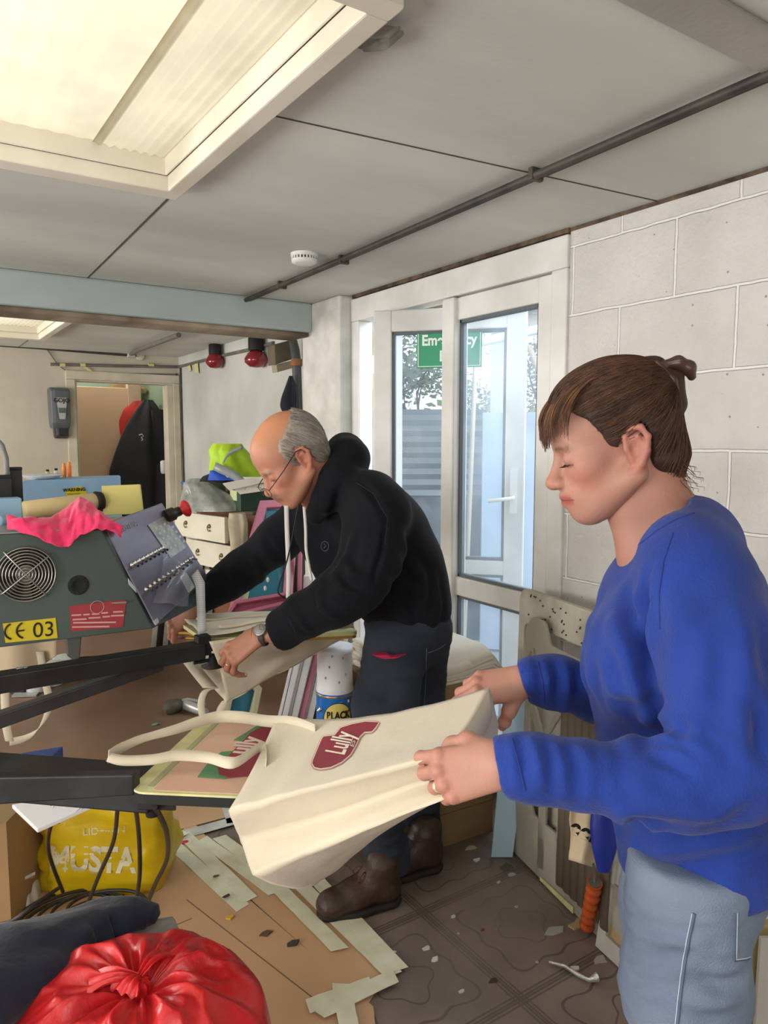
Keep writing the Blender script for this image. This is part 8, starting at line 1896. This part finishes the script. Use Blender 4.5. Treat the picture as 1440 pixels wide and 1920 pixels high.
Vj = wrinkle(Vj, Nj, [([(685, 1600), (720, 1612), (750, 1600)], .008, .010), ([(690, 1625), (722, 1635), (748, 1622)], .007, .009), ([(695, 1575), (725, 1585), (752, 1572)], .009, .009), ([(760, 1545), (790, 1555), (820, 1545)], .009, .009), ([(770, 1572), (795, 1580), (822, 1570)], .008, .008), ([(700, 1250), (740, 1270), (790, 1262)], .012, .008), ([(700, 1300), (735, 1310)], .012, -.008)])
Vj += Nj*(noise3(Vj, 14, 4)*.004+noise3(Vj*A_((1, 1, 2)), 40, 7)*.002)[:, None]
jm = np_mesh('jeans', Vj, Fj, mat('dark_denim', '1b212b', .85, var='2e3746', vs=4, bump=.3, bs=300, det=8), mn_t)
jmc = decal_caster(jm)
seam_line(jmc, [(800, 1215), (798, 1270), (795, 1330)], .0016, 'side_seam', mat('faded_seam', '4a5463', .85), mn_t); seam_line(jmc, [(802, 1224), (820, 1218), (835, 1208)], .0016, 'pocket_edge', mat('faded_seam', '4a5463', .85), mn_t)
sack('pink_rag', 'dark pink rag hanging from the jeans pocket of the man', 'rag', [(Q(708, 1224, 2.07), .012, .01), (Q(716, 1226, 2.06), .025, .014), (Q(730, 1234, 2.06), .02, .012), (Q(745, 1230, 2.06), .016, .01), (Q(758, 1227, 2.08), .008, .006)], mat('dark_pink_rag', 'b0204f', .85), .5)
# boots
leather = mat('brown_leather', '33211a', .45, var='44302a', vs=10, bump=.3, bs=60); sole_m = mat('dark_sole', '1c1613', .7)
def boot(toe, heel, nm, label):
    toe, heel = A_(toe), A_(heel); f = (toe-heel); L_ = np.linalg.norm(f); f /= L_; z = np.array([0, 0, 1.]); s = np.cross(z, f)
    B = Field(); c = lambda x, y, h: heel+f*x*L_/.29+s*y+z*h
    B.cone(c(.045, 0, .060), c(.17, .0, .052), .040, .042, .03); B.cone(c(.17, 0, .050), c(.245, .004, .040), .044, .036, .03); B.ell(c(.245, .004, .040), (.045, .045, .032), .03)
    B.cone(c(.05, 0, .06), c(.055, 0, .135), .042, .048, .03); B.cone(c(.12, 0, .075), c(.075, 0, .125), .036, .042, .03)
    B.cone(c(.075, 0, .145), c(.04, 0, .145), .03, .03, .015, sub=False)
    Vx, Fx = B.mesh(.0055, post=lambda G, D: np.maximum(D, .018-G[..., 2])); Vx = relax(Vx, Fx, 2); Nx = vnormals(Vx, Fx); Vx += Nx*(noise3(Vx, 40, 2)*.0018)[:, None]
    bt = np_mesh(nm, Vx, Fx, leather, mn_t)
    S_ = Field(); S_.cone(c(.045, 0, .014), c(.16, 0, .014), .046, .044, .02, flat=(z, .45)); S_.cone(c(.16, 0, .014), c(.25, .004, .016), .045, .043, .02, flat=(z, .45))
    Vx, Fx = S_.mesh(.005, post=lambda G, D: np.maximum(np.maximum(D, .001-G[..., 2]), G[..., 2]-.026)); o = np_mesh('boot_sole', Vx, Fx, sole_m, bt); o.matrix_parent_inverse = Matrix.Translation(-Vector(mn_t.location)); o.matrix_parent_inverse = Matrix.Identity(4)
    bt2 = MB()
    for k in range(6):
        x = .105+.017*k; h = .125-.0105*k; w_ = .024+.001*k
        bt2.tube([Vector(c(x, -w_, h-.010)), Vector(c(x+.006, -w_*.4, h+.004)), Vector(c(x+.012, w_*.4, h+.003)), Vector(c(x+.016, w_, h-.012))], .003, 6)
        bt2.tube([Vector(c(x+.012, -w_, h-.012)), Vector(c(x+.006, 0, h+.005)), Vector(c(x+.002, w_, h-.008))], .003, 6)
    for s_ in (1, -1): bt2.tube(sm_curve([Vector(c(.115, 0, .118)), Vector(c(.14, s_*.02, .125)), Vector(c(.16, s_*.03, .108)), Vector(c(.145, s_*.014, .100)), Vector(c(.12, 0, .122))], 5), .0022, 6)
    lo = bt2.build('boot_laces', mat('brown_laces', '5a3524', .8)); lo.parent = bt
boot(PL(598, 1722, 2, 0), PL(748, 1688, 2, 0), 'boot', ''); boot(PL(690, 1655, 2, 0), PL(826, 1625, 2, 0), 'boot', '')
# wristwatch and bracelet
wn_ = (MLh.to_3x3() @ Vector((0, 0, 1))).normalized(); wx_ = mlx
wc = Vector(Q(510, 1194, 2.07)); axd = (Q(528, 1186, 2.075)-mlw).normalized()
wu = wn_-axd*wn_.dot(axd); wu.normalize(); wv_ = axd.cross(wu)
wcn = mlw+axd*.020
wt_ = MB().lathe(wcn+wu*.026+wv_*.0, [(.019, 0), (.020, .002), (.020, .007), (.0185, .009), (.017, .0092), (.001, .0092)], 32, wu).build('wristwatch', mat('watch_steel', 'a9a8a6', .3, .9), mn_t)
fd = MB().lathe(wcn+wu*.0353, [(.0168, 0), (.0168, .0004), (.001, .0004)], 32, wu).build('watch_face', mat('watch_face_grey', '8d8b88', .4), wt_); fd.matrix_parent_inverse = Matrix.Identity(4)
hh_ = MB().tube([wcn+wu*.0362, wcn+wu*.0362+axd*.009+wv_*.004], .0007, 5).tube([wcn+wu*.0362, wcn+wu*.0362-wv_*.012], .0005, 5).build('watch_hands', blk_ink, wt_); hh_.matrix_parent_inverse = Matrix.Identity(4)
st_ = MB(); st_.tube([wcn+wu*.027*math.cos(t)+wv_*.031*math.sin(t) for t in np.linspace(.35, 2*math.pi-.35, 26)], [(.0018, .009)]*26, 10, flat=wu); so = st_.build('watch_strap', mat('dark_brown_strap', '3a2a22', .6), wt_); so.matrix_parent_inverse = Matrix.Identity(4)
MB().tube([mlw-axd*.008+wu*.024*math.cos(t)+wv_*.029*math.sin(t) for t in np.linspace(0, 2*math.pi, 26)], .0013, 6).build('bracelet', mat('copper_bracelet', 'b0764c', .4, .7), mn_t)
